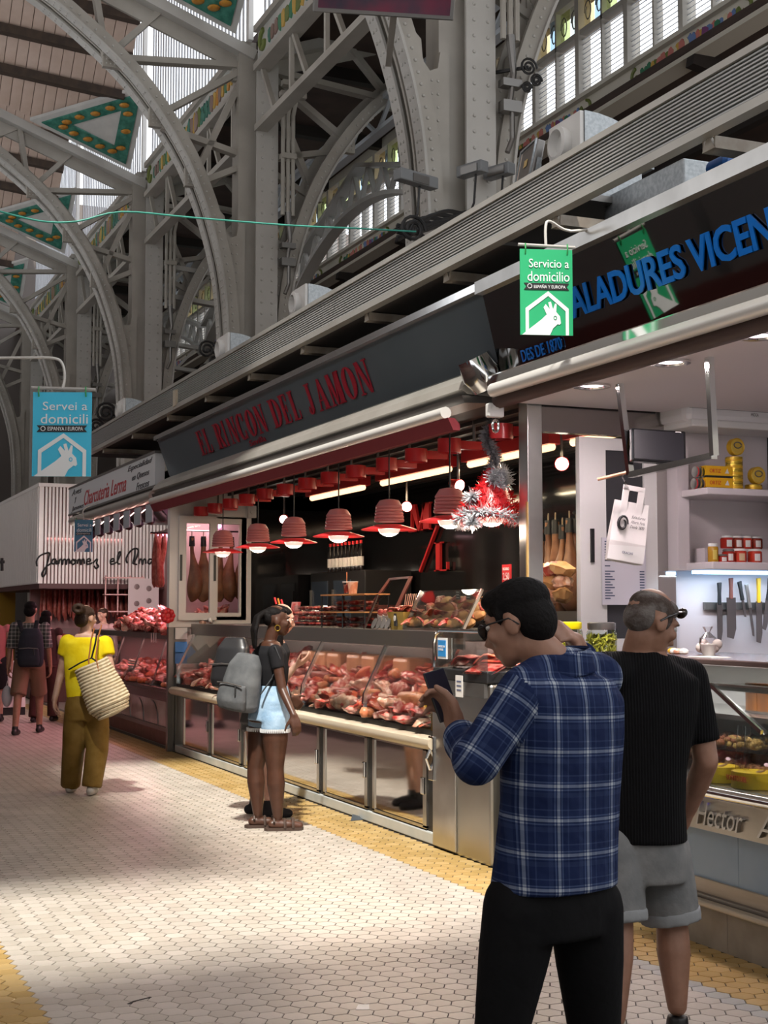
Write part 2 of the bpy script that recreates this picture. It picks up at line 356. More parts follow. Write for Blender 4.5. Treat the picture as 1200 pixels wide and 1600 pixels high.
for i in range(4):
    y0, y1 = FY[i], FY[i + 1]
    # nave side, on the column line
    b = tag(MB().box((CX - .12, y0 + .3, 9.75), (CX + .12, y1 - .3, 9.85)).box((CX - .12, y0 + .3, 10.35), (CX + .12, y1 - .3, 10.45)).build('frieze_beam', iron),
            ['', 'iron longitudinal beam with leaf frieze between the column behind the ham sign and the next', 'farther iron beam with leaf frieze beyond the second arch', 'farthest iron beam with leaf frieze'][i] or 'iron longitudinal beam with leaf frieze nearest above the ham stall', 'beam', 'longitudinal beams over the columns')
    MB().box((CX - .05, y0 + .3, 9.85), (CX + .05, y1 - .3, 10.35)).build('frieze_panel', tilewhite, b)
    garland(b, (CX - .05, y0 + .8, 9.87), (0, 1, 0), (0, 0, 1), (-1, 0, 0), y1 - y0 - 1.6, .46, 34, [fruit[1], leafg, orangem, fruit[0], fruit[5], rust])
    for k in range(1, 10):
        yy = y0 + k * (y1 - y0) / 10
        MB().beam((CX, yy - .3, 8.9), (CX, yy + .3 * (1 if k % 2 else -1), 9.75), .07, .06).build('lattice_bar', iron, b)
    MB().box((CX - .1, y0 + .3, 8.82), (CX + .1, y1 - .3, 8.92)).build('lower_rail', iron, b)
    win = struct(MB().box((CX - .04, y0 + .2, 10.45), (CX + .04, y0 + .3, 13.6)).build('window_%d' % (i + 1), white))
    slatted('l', y0 + .3, y1 - .3, CX, 10.5, 13.6, .2, slatm, win, True)
    # hipped timber soffit of the bay, with glazed corner panel
    def S(X, Y): return 10.3 + .37 * (CX - .14 - X) + .82 * (y1 - .25 - Y)
    X0, X1, ym = CX - .75, CX - 9.5, (y0 + y1) / 2 - .4
    q = lambda X, Y, d=0: (X, Y, S(X, Y) + d)
    sof = struct(MB().add([q(X0, y1 - .25), q(X1, y1 - .25), q(X1, ym), q(X0, ym), q(X0, y1 - .25, .1), q(X1, y1 - .25, .1), q(X1, ym, .1), q(X0, ym, .1)], [(0, 1, 2, 3), (7, 6, 5, 4), (0, 4, 5, 1), (1, 5, 6, 2), (2, 6, 7, 3), (3, 7, 4, 0)]).build('ceiling_bay', mat('plank_gap', (.2, .13, .1), .8)))
    pm = mat('salmon_plank', (.62, .48, .4), .7, var=(.54, .4, .32), vs=3)
    n = 44; src = None
    for k in range(n):
        Xc = X0 - (k + .5) * (X0 - X1) / n; wd = (X0 - X1) / n * .93
        o = MB().add([(a, b, S(Xc + a, y1 - .25 + b) - S(Xc, y1 - .25) - c) for c in (.03, 0) for a, b in ((-wd / 2, 0), (wd / 2, 0), (wd / 2, ym - y1 + .25), (-wd / 2, ym - y1 + .25))], [(0, 1, 2, 3), (7, 6, 5, 4), (0, 4, 5, 1), (1, 5, 6, 2), (2, 6, 7, 3), (3, 7, 4, 0)]).build('plank', pm, sof) if src is None else child('plank', src, sof)
        o.location = q(Xc, y1 - .25); src = src or o
    wood = mat('dark_beam', (.045, .03, .022), .7, var=(.07, .045, .03), vs=4, stretch=(1, 6, 1))
    for k in range(7):
        Ya = y1 - .9 - k * .62; A = Vector(q(X0, Ya - .45, -.09)); B = Vector(q(X1, Ya + 1.6, -.09))
        if Ya - .45 < ym: A = Vector(q(X0 - .0, max(Ya - .45, ym), -.09))
        B = A + (B - A) * 1.0
        if B.y > y1 - .3: B = A + (B - A) * ((y1 - .3 - A.y) / (B.y - A.y))
        MB().beam(A, B, .2, .16).build('soffit_beam', wood, sof)
    pan = struct(MB().add([q(X0 + .35, y1 - .3, -.1), q(X0 - 1.6, y1 - .3, -.1), q(X0 + .35, y1 - 1.75, -.1), q(X0 + .35, y1 - .3, -.16), q(X0 - 1.6, y1 - .3, -.16), q(X0 + .35, y1 - 1.75, -.16)], [(0, 1, 2), (5, 4, 3), (0, 3, 4, 1), (1, 4, 5, 2), (2, 5, 3, 0)]).build('trim_%d' % (i + 1), tilewhite))
    V3 = [Vector(q(X0 + .35, y1 - .3, -.17)), Vector(q(X0 - 1.6, y1 - .3, -.17)), Vector(q(X0 + .35, y1 - 1.75, -.17))]; cen = (V3[0] + V3[1] + V3[2]) / 3
    O3 = [v.lerp(cen, .16) for v in V3]; I3 = [v.lerp(cen, .58) for v in V3]
    for k in range(3): MB().add([O3[k], O3[(k + 1) % 3], I3[(k + 1) % 3], I3[k]] + [v - Vector((0, 0, .02)) for v in (O3[k], O3[(k + 1) % 3], I3[(k + 1) % 3], I3[k])], [(0, 1, 2, 3), (7, 6, 5, 4), (0, 4, 5, 1), (1, 5, 6, 2), (2, 6, 7, 3), (3, 7, 4, 0)]).build('leaf_band', leafg, pan)
    for k in range(3):
        nn = (5, 5, 3)[k]
        for j in range(nn):
            p = O3[k].lerp(O3[(k + 1) % 3], (j + .6) / nn).lerp(I3[k].lerp(I3[(k + 1) % 3], (j + .6) / nn), .45 if j % 2 else .55); MB().ball(p - Vector((0, 0, .03)), (.1, .1, .04), 10, 6).build('orange_relief', orangem, pan, True)
# ---- outer clerestory: frieze, louvres, coloured panes, then the low dark roof beyond
WX = 10.0
wf = struct(MB().box((WX, 8, 8.38), (WX + .3, 46, 8.44)).box((WX, 8, 8.74), (WX + .3, 46, 8.8)).box((WX + .08, 8, 8.44), (WX + .3, 46, 8.74)).box((WX, 8, 10.22), (WX + .3, 46, 10.4)).build('wall_right', mat('cream_render', (.62, .58, .5), .6)))
for i in range(10): garland(wf, (WX + .08, 9.0 + i * 3.55 + .55, 8.455), (0, 1, 0), (0, 0, 1), (-1, 0, 0), 2.1, .27, 26)
cmul = mat('cream_mullion', (.6, .56, .5), .6); stm = [glass_mat('stained_%d' % k, ((.85, .9, .88), (.8, .87, .6), (.66, .8, .9), (.93, .86, .66))[k], .05) for k in range(4)]
slt = pan = lead = None
for i in range(30):
    y = 8 + i * 1.24
    wn = struct(MB().box((WX + .0, y - .05, 8.8), (WX + .2, y + .05, 10.22)).box((WX + .02, y, 9.66), (WX + .2, y + 1.24, 9.73)).box((WX + .02, y + .6, 8.8), (WX + .16, y + .64, 10.22)).build('window_%d' % (10 + i), cmul))
    for k in range(12):
        o = MB().obox(Matrix.Rotation(-.6, 4, 'Y'), .075, 1.14, .01).build('slat', slatm, wn) if slt is None else child('slat', slt, wn); slt = slt or o; o.location = (WX + .1, y + .62, 8.84 + k * .07)
    for k in range(4):
        yy = y + .06 + k * .29
        o = MB().box((0, 0, 0), (.008, .27, .48)).build('pane', stm[k], wn); o.location = (WX + .1, yy, 9.73)
        o = MB().tube([(0, .09 * math.cos(a * .55) * (1 - a / 30), .17 * math.sin(a * .55) * (1 - a / 30)) for a in range(14)], .01, 5).build('lead_scroll', darksteel, wn) if lead is None else child('lead_scroll', lead, wn); lead = lead or o; o.location = (WX + .085, yy + .135, 9.97)
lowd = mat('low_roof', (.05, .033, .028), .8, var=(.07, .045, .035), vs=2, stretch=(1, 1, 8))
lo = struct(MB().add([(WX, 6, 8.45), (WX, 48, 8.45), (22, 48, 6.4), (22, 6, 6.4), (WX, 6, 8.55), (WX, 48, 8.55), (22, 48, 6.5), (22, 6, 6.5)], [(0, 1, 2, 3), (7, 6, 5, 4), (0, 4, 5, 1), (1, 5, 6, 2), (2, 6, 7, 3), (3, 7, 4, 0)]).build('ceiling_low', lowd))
for i in range(14): MB().beam((WX, 8 + i * 3, 8.35), (22, 8 + i * 3, 6.3), .16, .2).build('rafter', mat('rafter_dark', (.02, .014, .012), .7), lo)
for i in range(4): MB().beam((11.5 + i * 2.6, 6, 8.05 - i * .44), (11.5 + i * 2.6, 48, 8.05 - i * .44), .14, .2).build('purlin', MATS['rafter_dark'], lo)
# arched lattice girders under the clerestory
for i in range(1, 4):
    y0, y1 = FY[i] + .1, FY[i + 1] - .1; L = y1 - y0
    g = tag(bpy.data.objects.new('lattice_girder', None), ['pale arched lattice girder nearest, behind the floodlight', 'pale arched lattice girder seen between the two largest columns', 'farther arched lattice girder beyond the second column', 'farthest arched lattice girder'][i], 'girder', 'arched lattice girders'); COL.objects.link(g)
    lo_, hi_ = [], []
    for k in range(21):
        t = k / 20; a = math.sin(PI * t); lo_.append((WX - .4, y0 + L * t, 8.15 + .95 * a ** .8)); hi_.append((WX - .4, y0 + L * t, 8.85 + 1.0 * (1 - abs(2 * t - 1))))
    MB().loft([[(p[0] - .12, p[1], p[2] - .04), (p[0] + .12, p[1], p[2] - .04), (p[0] + .12, p[1], p[2] + .04), (p[0] - .12, p[1], p[2] + .04)] for p in lo_]).build('lower_chord', iron2, g)
    MB().loft([[(p[0] - .12, p[1], p[2] - .04), (p[0] + .12, p[1], p[2] - .04), (p[0] + .12, p[1], p[2] + .04), (p[0] - .12, p[1], p[2] + .04)] for p in hi_]).build('upper_chord', iron2, g)
    for k in range(0, 20, 2):
        MB().beam(lo_[k], hi_[k + 1], .08, .06).build('lattice_bar', iron2, g); MB().beam(hi_[k + 1], lo_[k + 2], .08, .06).build('lattice_bar', iron2, g)
    # a straight lattice tie from the column to the outer wall
    y = FY[i + 1]
    MB().beam((CX + .3, y, 7.9), (WX, y, 7.6), .2, .09).build('tie_chord', iron2, g); MB().beam((CX + .3, y, 8.5), (WX, y, 8.2), .2, .09).build('tie_chord', iron2, g)
    for k in range(6):
        u = CX + .3 + k * .55; MB().beam((u, y, 7.9 - k * .045), (u + .5, y, 8.45 - k * .045), .08, .06).build('lattice_bar', iron2, g)
g = tag(bpy.data.objects.new('lattice_girder', None), 'straight pale lattice beam running lengthwise between the columns and the louvred windows', 'girder', 'arched lattice girders'); COL.objects.link(g)
for z in (9.22, 9.68): MB().beam((8.5, 8, z), (8.5, 34, z), .16, .07).build('chord', mat('daylit_iron', (.55, .58, .62), .45), g)  # pale blue daylight put into the iron colour
for k in range(40): MB().beam((8.5, 8 + k * .65, 9.22 if k % 2 else 9.68), (8.5, 8.65 + k * .65, 9.68 if k % 2 else 9.22), .06, .05).build('lattice_bar', MATS['daylit_iron'], g)
# ---- roof high over the aisle (out of frame): two openings shaped to throw the sun patch
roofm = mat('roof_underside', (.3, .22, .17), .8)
ZR = 15.0; kx, ky = -SUNDIR.x / SUNDIR.z * ZR, -SUNDIR.y / SUNDIR.z * ZR
def lit(x0, x1, y0, y1): return x0 - kx, x1 - kx, y0 - ky, y1 - ky
HA, HB = lit(-2.5, 4.9, 6.35, 8.4), lit(2.75, 5.3, 8.4, 14.8)
xs = sorted({-16, 6.4, HA[0], HA[1], HB[0], HB[1]}); ys = sorted({-12, 46, HA[2], HA[3], HB[3]}); rf = MB()
for a, b in zip(xs, xs[1:]):
    for c, d in zip(ys, ys[1:]):
        mx_, my_ = (a + b) / 2, (c + d) / 2
        if any(h[0] < mx_ < h[1] and h[2] < my_ < h[3] for h in (HA, HB)): continue
        rf.box((a, c, ZR), (b, d, ZR + .2))
struct(rf.build('ceiling_sun_cut', roofm))
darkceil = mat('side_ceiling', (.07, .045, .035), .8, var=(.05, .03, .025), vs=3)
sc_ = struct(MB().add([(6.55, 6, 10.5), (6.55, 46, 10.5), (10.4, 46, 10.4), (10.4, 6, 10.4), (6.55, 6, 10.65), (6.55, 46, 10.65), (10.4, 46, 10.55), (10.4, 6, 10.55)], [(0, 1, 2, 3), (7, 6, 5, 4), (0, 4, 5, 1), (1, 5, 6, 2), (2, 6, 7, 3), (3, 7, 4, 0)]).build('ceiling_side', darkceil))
for k in range(14): MB().beam((6.6, 7 + k * 2.8, 10.4), (10.0, 7 + k * 2.8, 10.32), .18, .2).build('ceiling_beam', MATS['rafter_dark'], sc_)
hallm = mat('hall_plaster', (.42, .38, .33), .8)
struct(MB().box((-14.2, -12, 0), (-14, 46, 10.8)).build('wall_hall_left', hallm)); struct(MB().box((-14, -12.2, 0), (24, -12, 11)).build('wall_hall_back', hallm)); struct(MB().box((22, -12, 0), (22.2, 46, 6.5)).build('wall_hall_right', hallm))
struct(MB().box((-14, 46, 0), (24, 46.2, 15)).build('wall_end', mat('end_wall', (.13, .11, .1), .7)))
# the stalls across the aisle, just outside the frame on the left
op = struct(MB().box((-2.4, 4.6, 0), (-2.2, 45, 3.6)).build('wall_opposite', mat('opposite_back', (.2, .09, .085), .6)))
for k in range(6):
    y = 4.6 + k * 6.7
    struct(MB().box((-1.8, y, 0), (-.3, y + 6.4, .75)).box((-1.8, y, .75), (-.5, y + 6.4, 1.35)).build('wall_opposite_front', mat('opposite_front', (.18, .13, .12), .4, .3)))
    struct(MB().box((-.7, y, 2.7), (-.35, y + 6.5, 3.55)).box((-2.15, y, 2.7), (-.7, y + 6.5, 2.8)).build('wall_opposite_fascia', mat('opposite_sign', (.16, .15, .15), .4)))
    lamp('pink_floor_fill', 'AREA', (-.8, y + 3.2, 2.62), 9, (1, .5, .5), size=.3, sy=5.5, rot=(0, .5, 0))  # unseen lamps added to give the floor a pink cast
# ================================================================== HAM STALL  (Y 8 .. 15.9)
YA, YB = 7.96, 15.85
wb_ = struct(MB().box((6.3, YA, 0), (6.4, 16.6, 3.3)).build('wall_back', blackgloss))
cst = struct(MB().box((4.3, YA, 2.98), (6.4, 22.2, 3.06)).build('ceiling_stall', mat('stall_soffit', (.05, .048, .048), .5)))
for i in range(9):
    X = 4.55 + i * .19
    MB().box((X, YA + .1, 2.95), (X + .03, 16.4, 2.98)).build('batten', mat('batten', (.02, .02, .02), .5), cst)
# roof deck hiding the inside from above
struct(MB().box((4.35, 3, 3.3), (6.4, 22.2, 3.36)).build('ceiling_deck', mat('deck_dark', (.03, .03, .03), .8)))
# ---- sign fascia
greysign = mat('grey_sign', (.085, .11, .125), .3, var=(.1, .125, .14), vs=1)
def fascia(name, label, y0, y1, m, xb=4.226, xt=4.07, zb=3.22, zt=3.65):
    o = thing(name, label, 'sign', (4.2, (y0 + y1) / 2, zb))
    b = MB().add([(xb, y0, zb), (xb, y1, zb), (xt, y1, zt), (xt, y0, zt), (xb + .12, y0, zb), (xb + .12, y1, zb), (xt + .25, y1, zt), (xt + .25, y0, zt)], [(0, 1, 2, 3), (7, 6, 5, 4), (0, 4, 5, 1), (1, 5, 6, 2), (2, 6, 7, 3), (3, 7, 4, 0)])
    b.v = [(x - 4.2, y - (y0 + y1) / 2, z - zb) for x, y, z in b.v]; b.build('sign_board', m, o); return o
AY = Vector((4.07 - 4.226, 0, .43)).normalized()
def SG(y, h): return Vector((4.226, y, 3.22)) + AY * h - Vector((.006, 0, .002))
rin = fascia('shop_sign', 'long slate grey fascia sign with red serif letters above the red hat lamps', YA, 16.62, greysign)
# red serif letters built from stems, hairlines and serifs (unit box 1 x 1)
def ell(cx, cy, rx, ry, rx2, n=20, a0=0, a1=2 * PI):
    o = [(cx + rx * math.cos(a0 + (a1 - a0) * i / n), cy + ry * math.sin(a0 + (a1 - a0) * i / n)) for i in range(n + 1)]
    q = [(cx + rx2 * math.cos(a0 + (a1 - a0) * i / n), cy + (ry - .05) * math.sin(a0 + (a1 - a0) * i / n)) for i in range(n + 1)]
    return [[o[i], o[i + 1], q[i + 1], q[i]] for i in range(n)]
R_ = lambda x0, x1, y0, y1: [[(x0, y0), (x1, y0), (x1, y1), (x0, y1)]]
SERIF = {'E': R_(.12, .38, 0, 1) + R_(0, .85, 0, .05) + R_(0, .82, .95, 1) + R_(.38, .66, .48, .53) + R_(.8, .85, 0, .28) + R_(.77, .82, .74, 1) + R_(.62, .67, .38, .63),
 'L': R_(.12, .38, 0, 1) + R_(0, .85, 0, .05) + R_(0, .5, .95, 1) + R_(.8, .85, 0, .3),
 'R': R_(.12, .38, 0, 1) + R_(0, .5, 0, .05) + R_(0, .5, .95, 1) + ell(.45, .74, .4, .26, .16, 12, -PI / 2, PI / 2) + [[(.45, .5), (.62, .5), (.95, .04), (.72, .0)]] + R_(.7, 1, 0, .05),
 'I': R_(.12, .38, 0, 1) + R_(0, .5, 0, .05) + R_(0, .5, .95, 1),
 'N': R_(.12, .18, 0, 1) + R_(.82, .88, 0, 1) + [[(.05, 1), (.33, 1), (.88, 0), (.82, 0), (.75, 0)]] + R_(0, .32, 0, .05) + R_(.68, 1, .95, 1),
 'C': ell(.5, .5, .5, .5, .22, 20, .28 * PI, 1.72 * PI) + R_(.78, .84, .68, .98) + R_(.78, .84, .02, .32),
 'O': ell(.5, .5, .5, .5, .22, 24), 'D': R_(.12, .38, 0, 1) + R_(0, .5, 0, .05) + R_(0, .5, .95, 1) + ell(.42, .5, .56, .5, .3, 16, -PI / 2, PI / 2),
 'J': R_(.35, .61, .15, 1) + R_(.2, .75, .95, 1) + ell(.3, .16, .31, .16, .1, 10, -PI, 0) + [[(.0, .16), (.12, .28), (.2, .18), (.1, .08)]],
 'A': [[(.1, 0), (.16, 0), (.52, 1), (.46, 1)], [(.62, 0), (.9, 0), (.58, 1), (.42, 1)]] + R_(.2, .72, .3, .35) + R_(0, .28, 0, .05) + R_(.5, 1, 0, .05),
 'M': R_(.1, .16, 0, 1) + R_(.68, .94, 0, 1) + [[(.06, 1), (.3, 1), (.5, .1), (.44, 0)], [(.44, 0), (.5, .02), (.8, 1), (.7, 1)]] + R_(0, .28, 0, .05) + R_(.58, 1, 0, .05) + R_(.85, 1, .95, 1)}
def serif(s, m, parent, org, ax, ay, W, h, ext, wid=None, name='letter'):
    wd = {'I': .5, ' ': .42, 'M': 1.15, 'E': .82, 'L': .82, 'J': .75}; gap = .16
    tot = sum(wd.get(c, 1) + gap for c in s) - gap; x = 0; ax = Vector(ax).normalized(); ay = Vector(ay).normalized(); n = ax.cross(ay); k = W / tot; inv = wmat(parent).inverted()
    for c in s:
        if c != ' ':
            b = MB()
            for q in SERIF[c]: b.prism([((x + a * wd.get(c, 1)) * k, y * h) for a, y in q], org, ax, ay, n * ext)
            b.v = [tuple(inv @ Vector(v)) for v in b.v]; b.build(name, m, parent)
        x += wd.get(c, 1) + gap
redlet = mat('sign_red', (.36, .012, .03), .4)
# visible side faces -X, so reading direction runs towards -Y
serif('EL RINCON DEL JAMON', redlet, rin, SG(15.0, .10), (0, -1, 0), AY, 4.95, .27, .008)
text('subtitle', 'Sevilla', redlet, rin, SG(13.35, .02), (0, -1, 0), AY, .5, .06, .004)
tag(MB().box((4.02, YA, 3.65), (4.34, 16.62, 3.70)).build('sign_trim', chrome), 'thin dented chrome strip along the top of the grey ham sign', 'trim strip')
# ---- awning cassette under the sign: steel moulding, white bar, red valance
mould = thing('awning', 'rolled red awning in its pale steel housing under the grey ham sign', 'awning', (4.1, (YA + 16.6) / 2, 2.85))
def rail(poly, y0, y1, name, m, parent, base=(4.1, 0, 2.85), smooth=False):
    b = MB().prism([(x - base[0], z - base[2]) for x, z in poly], (0, y0 - (YA + 16.6) / 2, 0), (1, 0, 0), (0, 0, 1), (0, y1 - y0, 0)); return b.build(name, m, parent, smooth)
paleal = mat('pale_aluminium', (.52, .5, .46), .35, .5, var=(.44, .42, .38), vs=2, bump=.1, bs=3)
rail([(4.226, 3.22), (4.12, 3.17), (4.03, 3.1), (4.0, 3.04), (4.04, 3.01), (4.25, 3.0)], 8.15, 16.6, 'housing', paleal, mould)
rail([(4.0, 3.0), (4.24, 3.0), (4.24, 2.96), (4.02, 2.95)], 8.15, 16.6, 'dark_gap', darksteel, mould)
MB().tube([(-.12, 8.35 - 12.28, .06), (-.12, 16.5 - 12.28, .06)], .04, 12).build('front_bar', mat('white_bar', (.75, .73, .7), .3, .2), mould, True)
rail([(3.97, 2.87), (4.02, 2.87), (4.06, 2.83), (4.06, 2.79), (4.01, 2.79)], 8.3, 16.55, 'valance', mat('burgundy_canvas', (.16, .012, .02), .8), mould)
MB().lathe([(.03, 0), (.1, .02), (.13, .12), (.11, .24)], n=16, M=Matrix.Translation((.05, 8.05 - 12.28, .17)) @ Matrix.Rotation(-.5, 4, 'Y')).build('end_cone', chrome, mould, True)
gear = thing('awning_gearbox', 'white awning crank gearbox with a hanging ring at the corner post', 'gearbox', at(772, 645, Y=7.98))
MB().box((-.05, -.03, -.03), (.06, .03, .06)).tube([(-.03, 0, .02), (.03, -.02, .05)], .03, 8).build('body', white, gear, bevel=.01)
MB().tube([(.01 + .022 * math.cos(a), 0, -.085 + .04 * math.sin(a)) for a in [i * PI / 6 for i in range(13)]], .009, 6).build('ring', chrome, gear, True)
# ---- corner post and partition at Y = 8
tag(MB().box((4.36, 7.93, 0), (4.47, 8.05, 3.2)).build('steel_post', steel, bevel=.006), 'tall stainless square post between the two stalls', 'post')
tag(MB().box((4.352, 7.925, 1.75), (4.361, 7.945, 2.3)).build('cable_strip', mat('tan', (.5, .3, .1), .5)), 'thin tan cable strip taped to the stainless post', 'strip')
# ---- red ring spots, hat lamps
ring0 = None; ORD = 'first second third fourth fifth sixth seventh eighth ninth tenth eleventh twelfth thirteenth fourteenth'.split()
for i, (x, y) in enumerate([(292, 805), (314, 799), (336, 794), (360, 787), (386, 780), (414, 772), (446, 765), (480, 756), (516, 747), (556, 737), (604, 726), (650, 712), (702, 697), (782, 675)]):
    p = at(x, y, X=4.36)
    if ring0 is None:
        ring0 = thing('ring_light', 'x', 'light', p, 0, 'red drum lights under the awning'); MB().lathe([(.075, -.05), (.085, -.05), (.085, .05), (.075, .05), (.075, -.05)], n=18, cap=False).build('drum', redlac, ring0, True); MB().lathe([(.075, .02), (.075, .05)], n=18).build('cap', redlac, ring0); MB().box((.07, -.03, -.02), (.25, .03, .04)).build('arm', redlac, ring0); MB().tube([(.2, 0, .03), (.2, 0, .24)], .012, 6).build('stem', darksteel, ring0); o = ring0
    else: o = dup(ring0, p)
    o['label'] = 'red drum light under the awning, %s from the white cabinet window' % ORD[i]
pinkhat = mat('pink_ridged', (.42, .13, .13), .5); bulb = mat('bulb', (1, .93, .82), .4, emit=14, ecol=(1, .9, .75)); milk = mat('milk_glass', (.75, .72, .68), .3, emit=.5, ecol=(1, .85, .7))
hat = None; LY = []
names = ['nearest the white framed cabinet window', 'second from the white cabinet window', 'third from the white cabinet window', 'in the middle of the row, above the wine bottles', 'in front of the red letter M, second from the tinsel', 'beside the tinsel hat']
for i, (x, y) in enumerate([(348, 862), (403, 852), (459, 845), (529, 833), (608, 820), (703, 806), (768, 815)]):
    p = at(x, y, X=4.3); p.z = 2.27 if i < 6 else 2.25
    if hat is None:
        hat = thing('hat_lamp', 'x', 'lamp', p, 0, 'red hat lamps over the ham counter')
        pr = [(.03, .2), (.075, .19), (.098, .155)]
        for k in range(5): z = .15 - k * .026; pr += [(.1 + .003 * k, z), (.106 + .003 * k, z - .006), (.106 + .003 * k, z - .018), (.1 + .003 * k, z - .024)]
        MB().lathe(pr[::-1], n=24).build('crown', pinkhat, hat, 25)
        MB().lathe([(.1, .0), (.215, -.035), (.22, -.04), (.215, -.042), (.1, -.012)], n=32, cap=False).build('brim', redlac, hat, True)
        MB().lathe([(.07, -.07), (.085, -.04), (.09, -.01)], n=20).build('collar', milk, hat, True)
        MB().ball((0, 0, -.065), (.06, .06, .025), 16, 6).build('bulb', bulb, hat, True)
        MB().tube([(0, 0, .19), (0, 0, .7)], .006, 6).build('cord', black, hat)
        o = hat
    else: o = dup(hat, p)
    o['label'] = 'red brimmed hat-shaped pendant lamp ' + names[i] if i < 6 else 'red brimmed pendant lamp wearing a tinsel santa hat'
    lamp('bulb_light', 'POINT', p + Vector((0, 0, -.11)), 9, (1, .82, .66), size=.06); LY.append(p)
# tinsel santa hat on the last lamp
tp = LY[-1]; silver = mat('silver_tinsel', (.8, .82, .85), .2, .35); rtin = mat('red_tinsel', (.75, .015, .02), .2, .2); dtin = mat('dark_tinsel', (.36, .35, .37), .25, .3)
def tinsel(mb, P, rad, n, ln):
    r = random.Random(3)
    for i in range(n):
        p = P[r.randrange(len(P))]; d = Vector((r.gauss(0, 1), r.gauss(0, 1), r.gauss(0, 1))).normalized(); q = d.orthogonal().normalized() * .004
        a = Vector(p) + d * rad * .2; e = Vector(p) + d * (rad + ln * r.random()); t = d.cross(q).normalized() * .004
        mb.add([a - q, a + q, e + q * .6, e - q * .6, e - t], [(0, 1, 2, 3), (0, 1, 4)])
    return mb
th_ = thing('tinsel_hat', 'santa hat of red tinsel with silver trim and a dark tinsel tail', 'decoration', tp)
P = [(math.cos(a) * (.2 - k * .045), math.sin(a) * (.2 - k * .045), -.02 + k * .06) for k in range(5) for a in [i * PI / 14 for i in range(28)]]
MB().lathe([(.19, -.03), (.15, .08), (.08, .2), (.03, .3)], n=18).build('cone', red, th_, True)
tinsel(MB(), P, .035, 4500, .045).build('red_garland', rtin, th_)['kind'] = 'stuff'
P2 = [(math.cos(a) * .22, math.sin(a) * .22, -.03 + .03 * math.sin(2 * a)) for a in [i * PI / 20 for i in range(40)]] + [(.02 + .05 * math.cos(a), -.08, .22 + .05 * math.sin(a)) for a in [i * PI / 8 for i in range(16)]] + [(-.17, -.05, .1)] * 5 + [(-.2, -.12, -.07)] * 8
tinsel(MB(), P2, .03, 3000, .045).build('silver_garland', silver, th_)['kind'] = 'stuff'
P3 = [(.03 * math.sin(i * .25), 0, .28 + i * .012) for i in range(34)]
tinsel(MB(), P3, .03, 1500, .035).build('dark_garland', dtin, th_)['kind'] = 'stuff'
# ---- fluorescent strips and spots on the ceiling
tubem = mat('warm_tube', (1, .8, .6), .4, emit=1.7, ecol=(1, .6, .33))
for i, (y0, y1) in enumerate(((8.1, 9.0), (9.2, 10.7), (11.0, 12.6), (13.0, 14.6))):
    o = thing('strip_light', ['strip light in a red housing seen through the gap beside the steel post', 'long warm strip light in a red housing right of the row of lamps', 'long warm strip light in a red housing in the middle of the ham stall', 'short warm strip light nearest the white cabinet'][i], 'light', (5.3, y0, 2.86), 0, 'warm ceiling strips in the ham stall')
    MB().box((-.06, 0, .0), (.06, y1 - y0, .1)).build('housing', redlac, o); MB().tube([(0, .05, -.02), (0, y1 - y0 - .05, -.02)], .03, 8).build('tube', tubem, o, True)
    lamp('strip_glow', 'AREA', (5.3, (y0 + y1) / 2, 2.8), 26, (1, .75, .5), size=.1, sy=y1 - y0)
for i, (x, y, X) in enumerate(((444, 811, 5.2), (716, 758, 5.2), (878, 724, 5.3), (636, 791, 5.6))):
    p = at(x, y, X=X); o = thing('spotlight', ['small ceiling spotlight beside the white cabinet, shining', 'small ceiling spotlight behind the lamp beside the tinsel', 'small ceiling spotlight seen right of the steel post', 'small round spotlight by the red letter M'][i], 'spotlight', p)
    Mx = (Vector((-.6, -1, -.35)) if i != 1 else Vector((.2, -1, -.3))).to_track_quat('-Z', 'Y').to_matrix().to_4x4(); MB().lathe([(.03, .1), (.05, 0), (.055, -.02)], n=14, M=Mx).build('can', red, o, True); MB().lathe([(.048, -.022), (.03, -.03)], n=14, M=Mx).build('lens', bulb, o); MB().tube([(0, 0, .05), (0, 0, 2.98 - p.z)], .012, 6).build('stem', darksteel, o)
# ---- letters M / L on the black wall
wl = thing('monogram', 'large red serif monogram M slash L on the black stall wall', 'sign', (6.29, 11, 1.9))
a = at(642, 832, X=6.28); b2 = at(676, 784, X=6.28); serif('M', redlac, wl, a, (0, -1, 0), (0, 0, 1), abs(a.y - b2.y), b2.z - a.z, .03)
a = at(682, 893, X=6.28); b2 = at(706, 845, X=6.28); serif('L', redlac, wl, a, (0, -1, 0), (0, 0, 1), abs(a.y - b2.y), b2.z - a.z, .03)
inv = wmat(wl).inverted(); MB().beam(inv @ at(657, 893, X=6.27), inv @ at(684, 822, X=6.27), .03, .035, (1, 0, 0)).build('slash', redlac, wl)
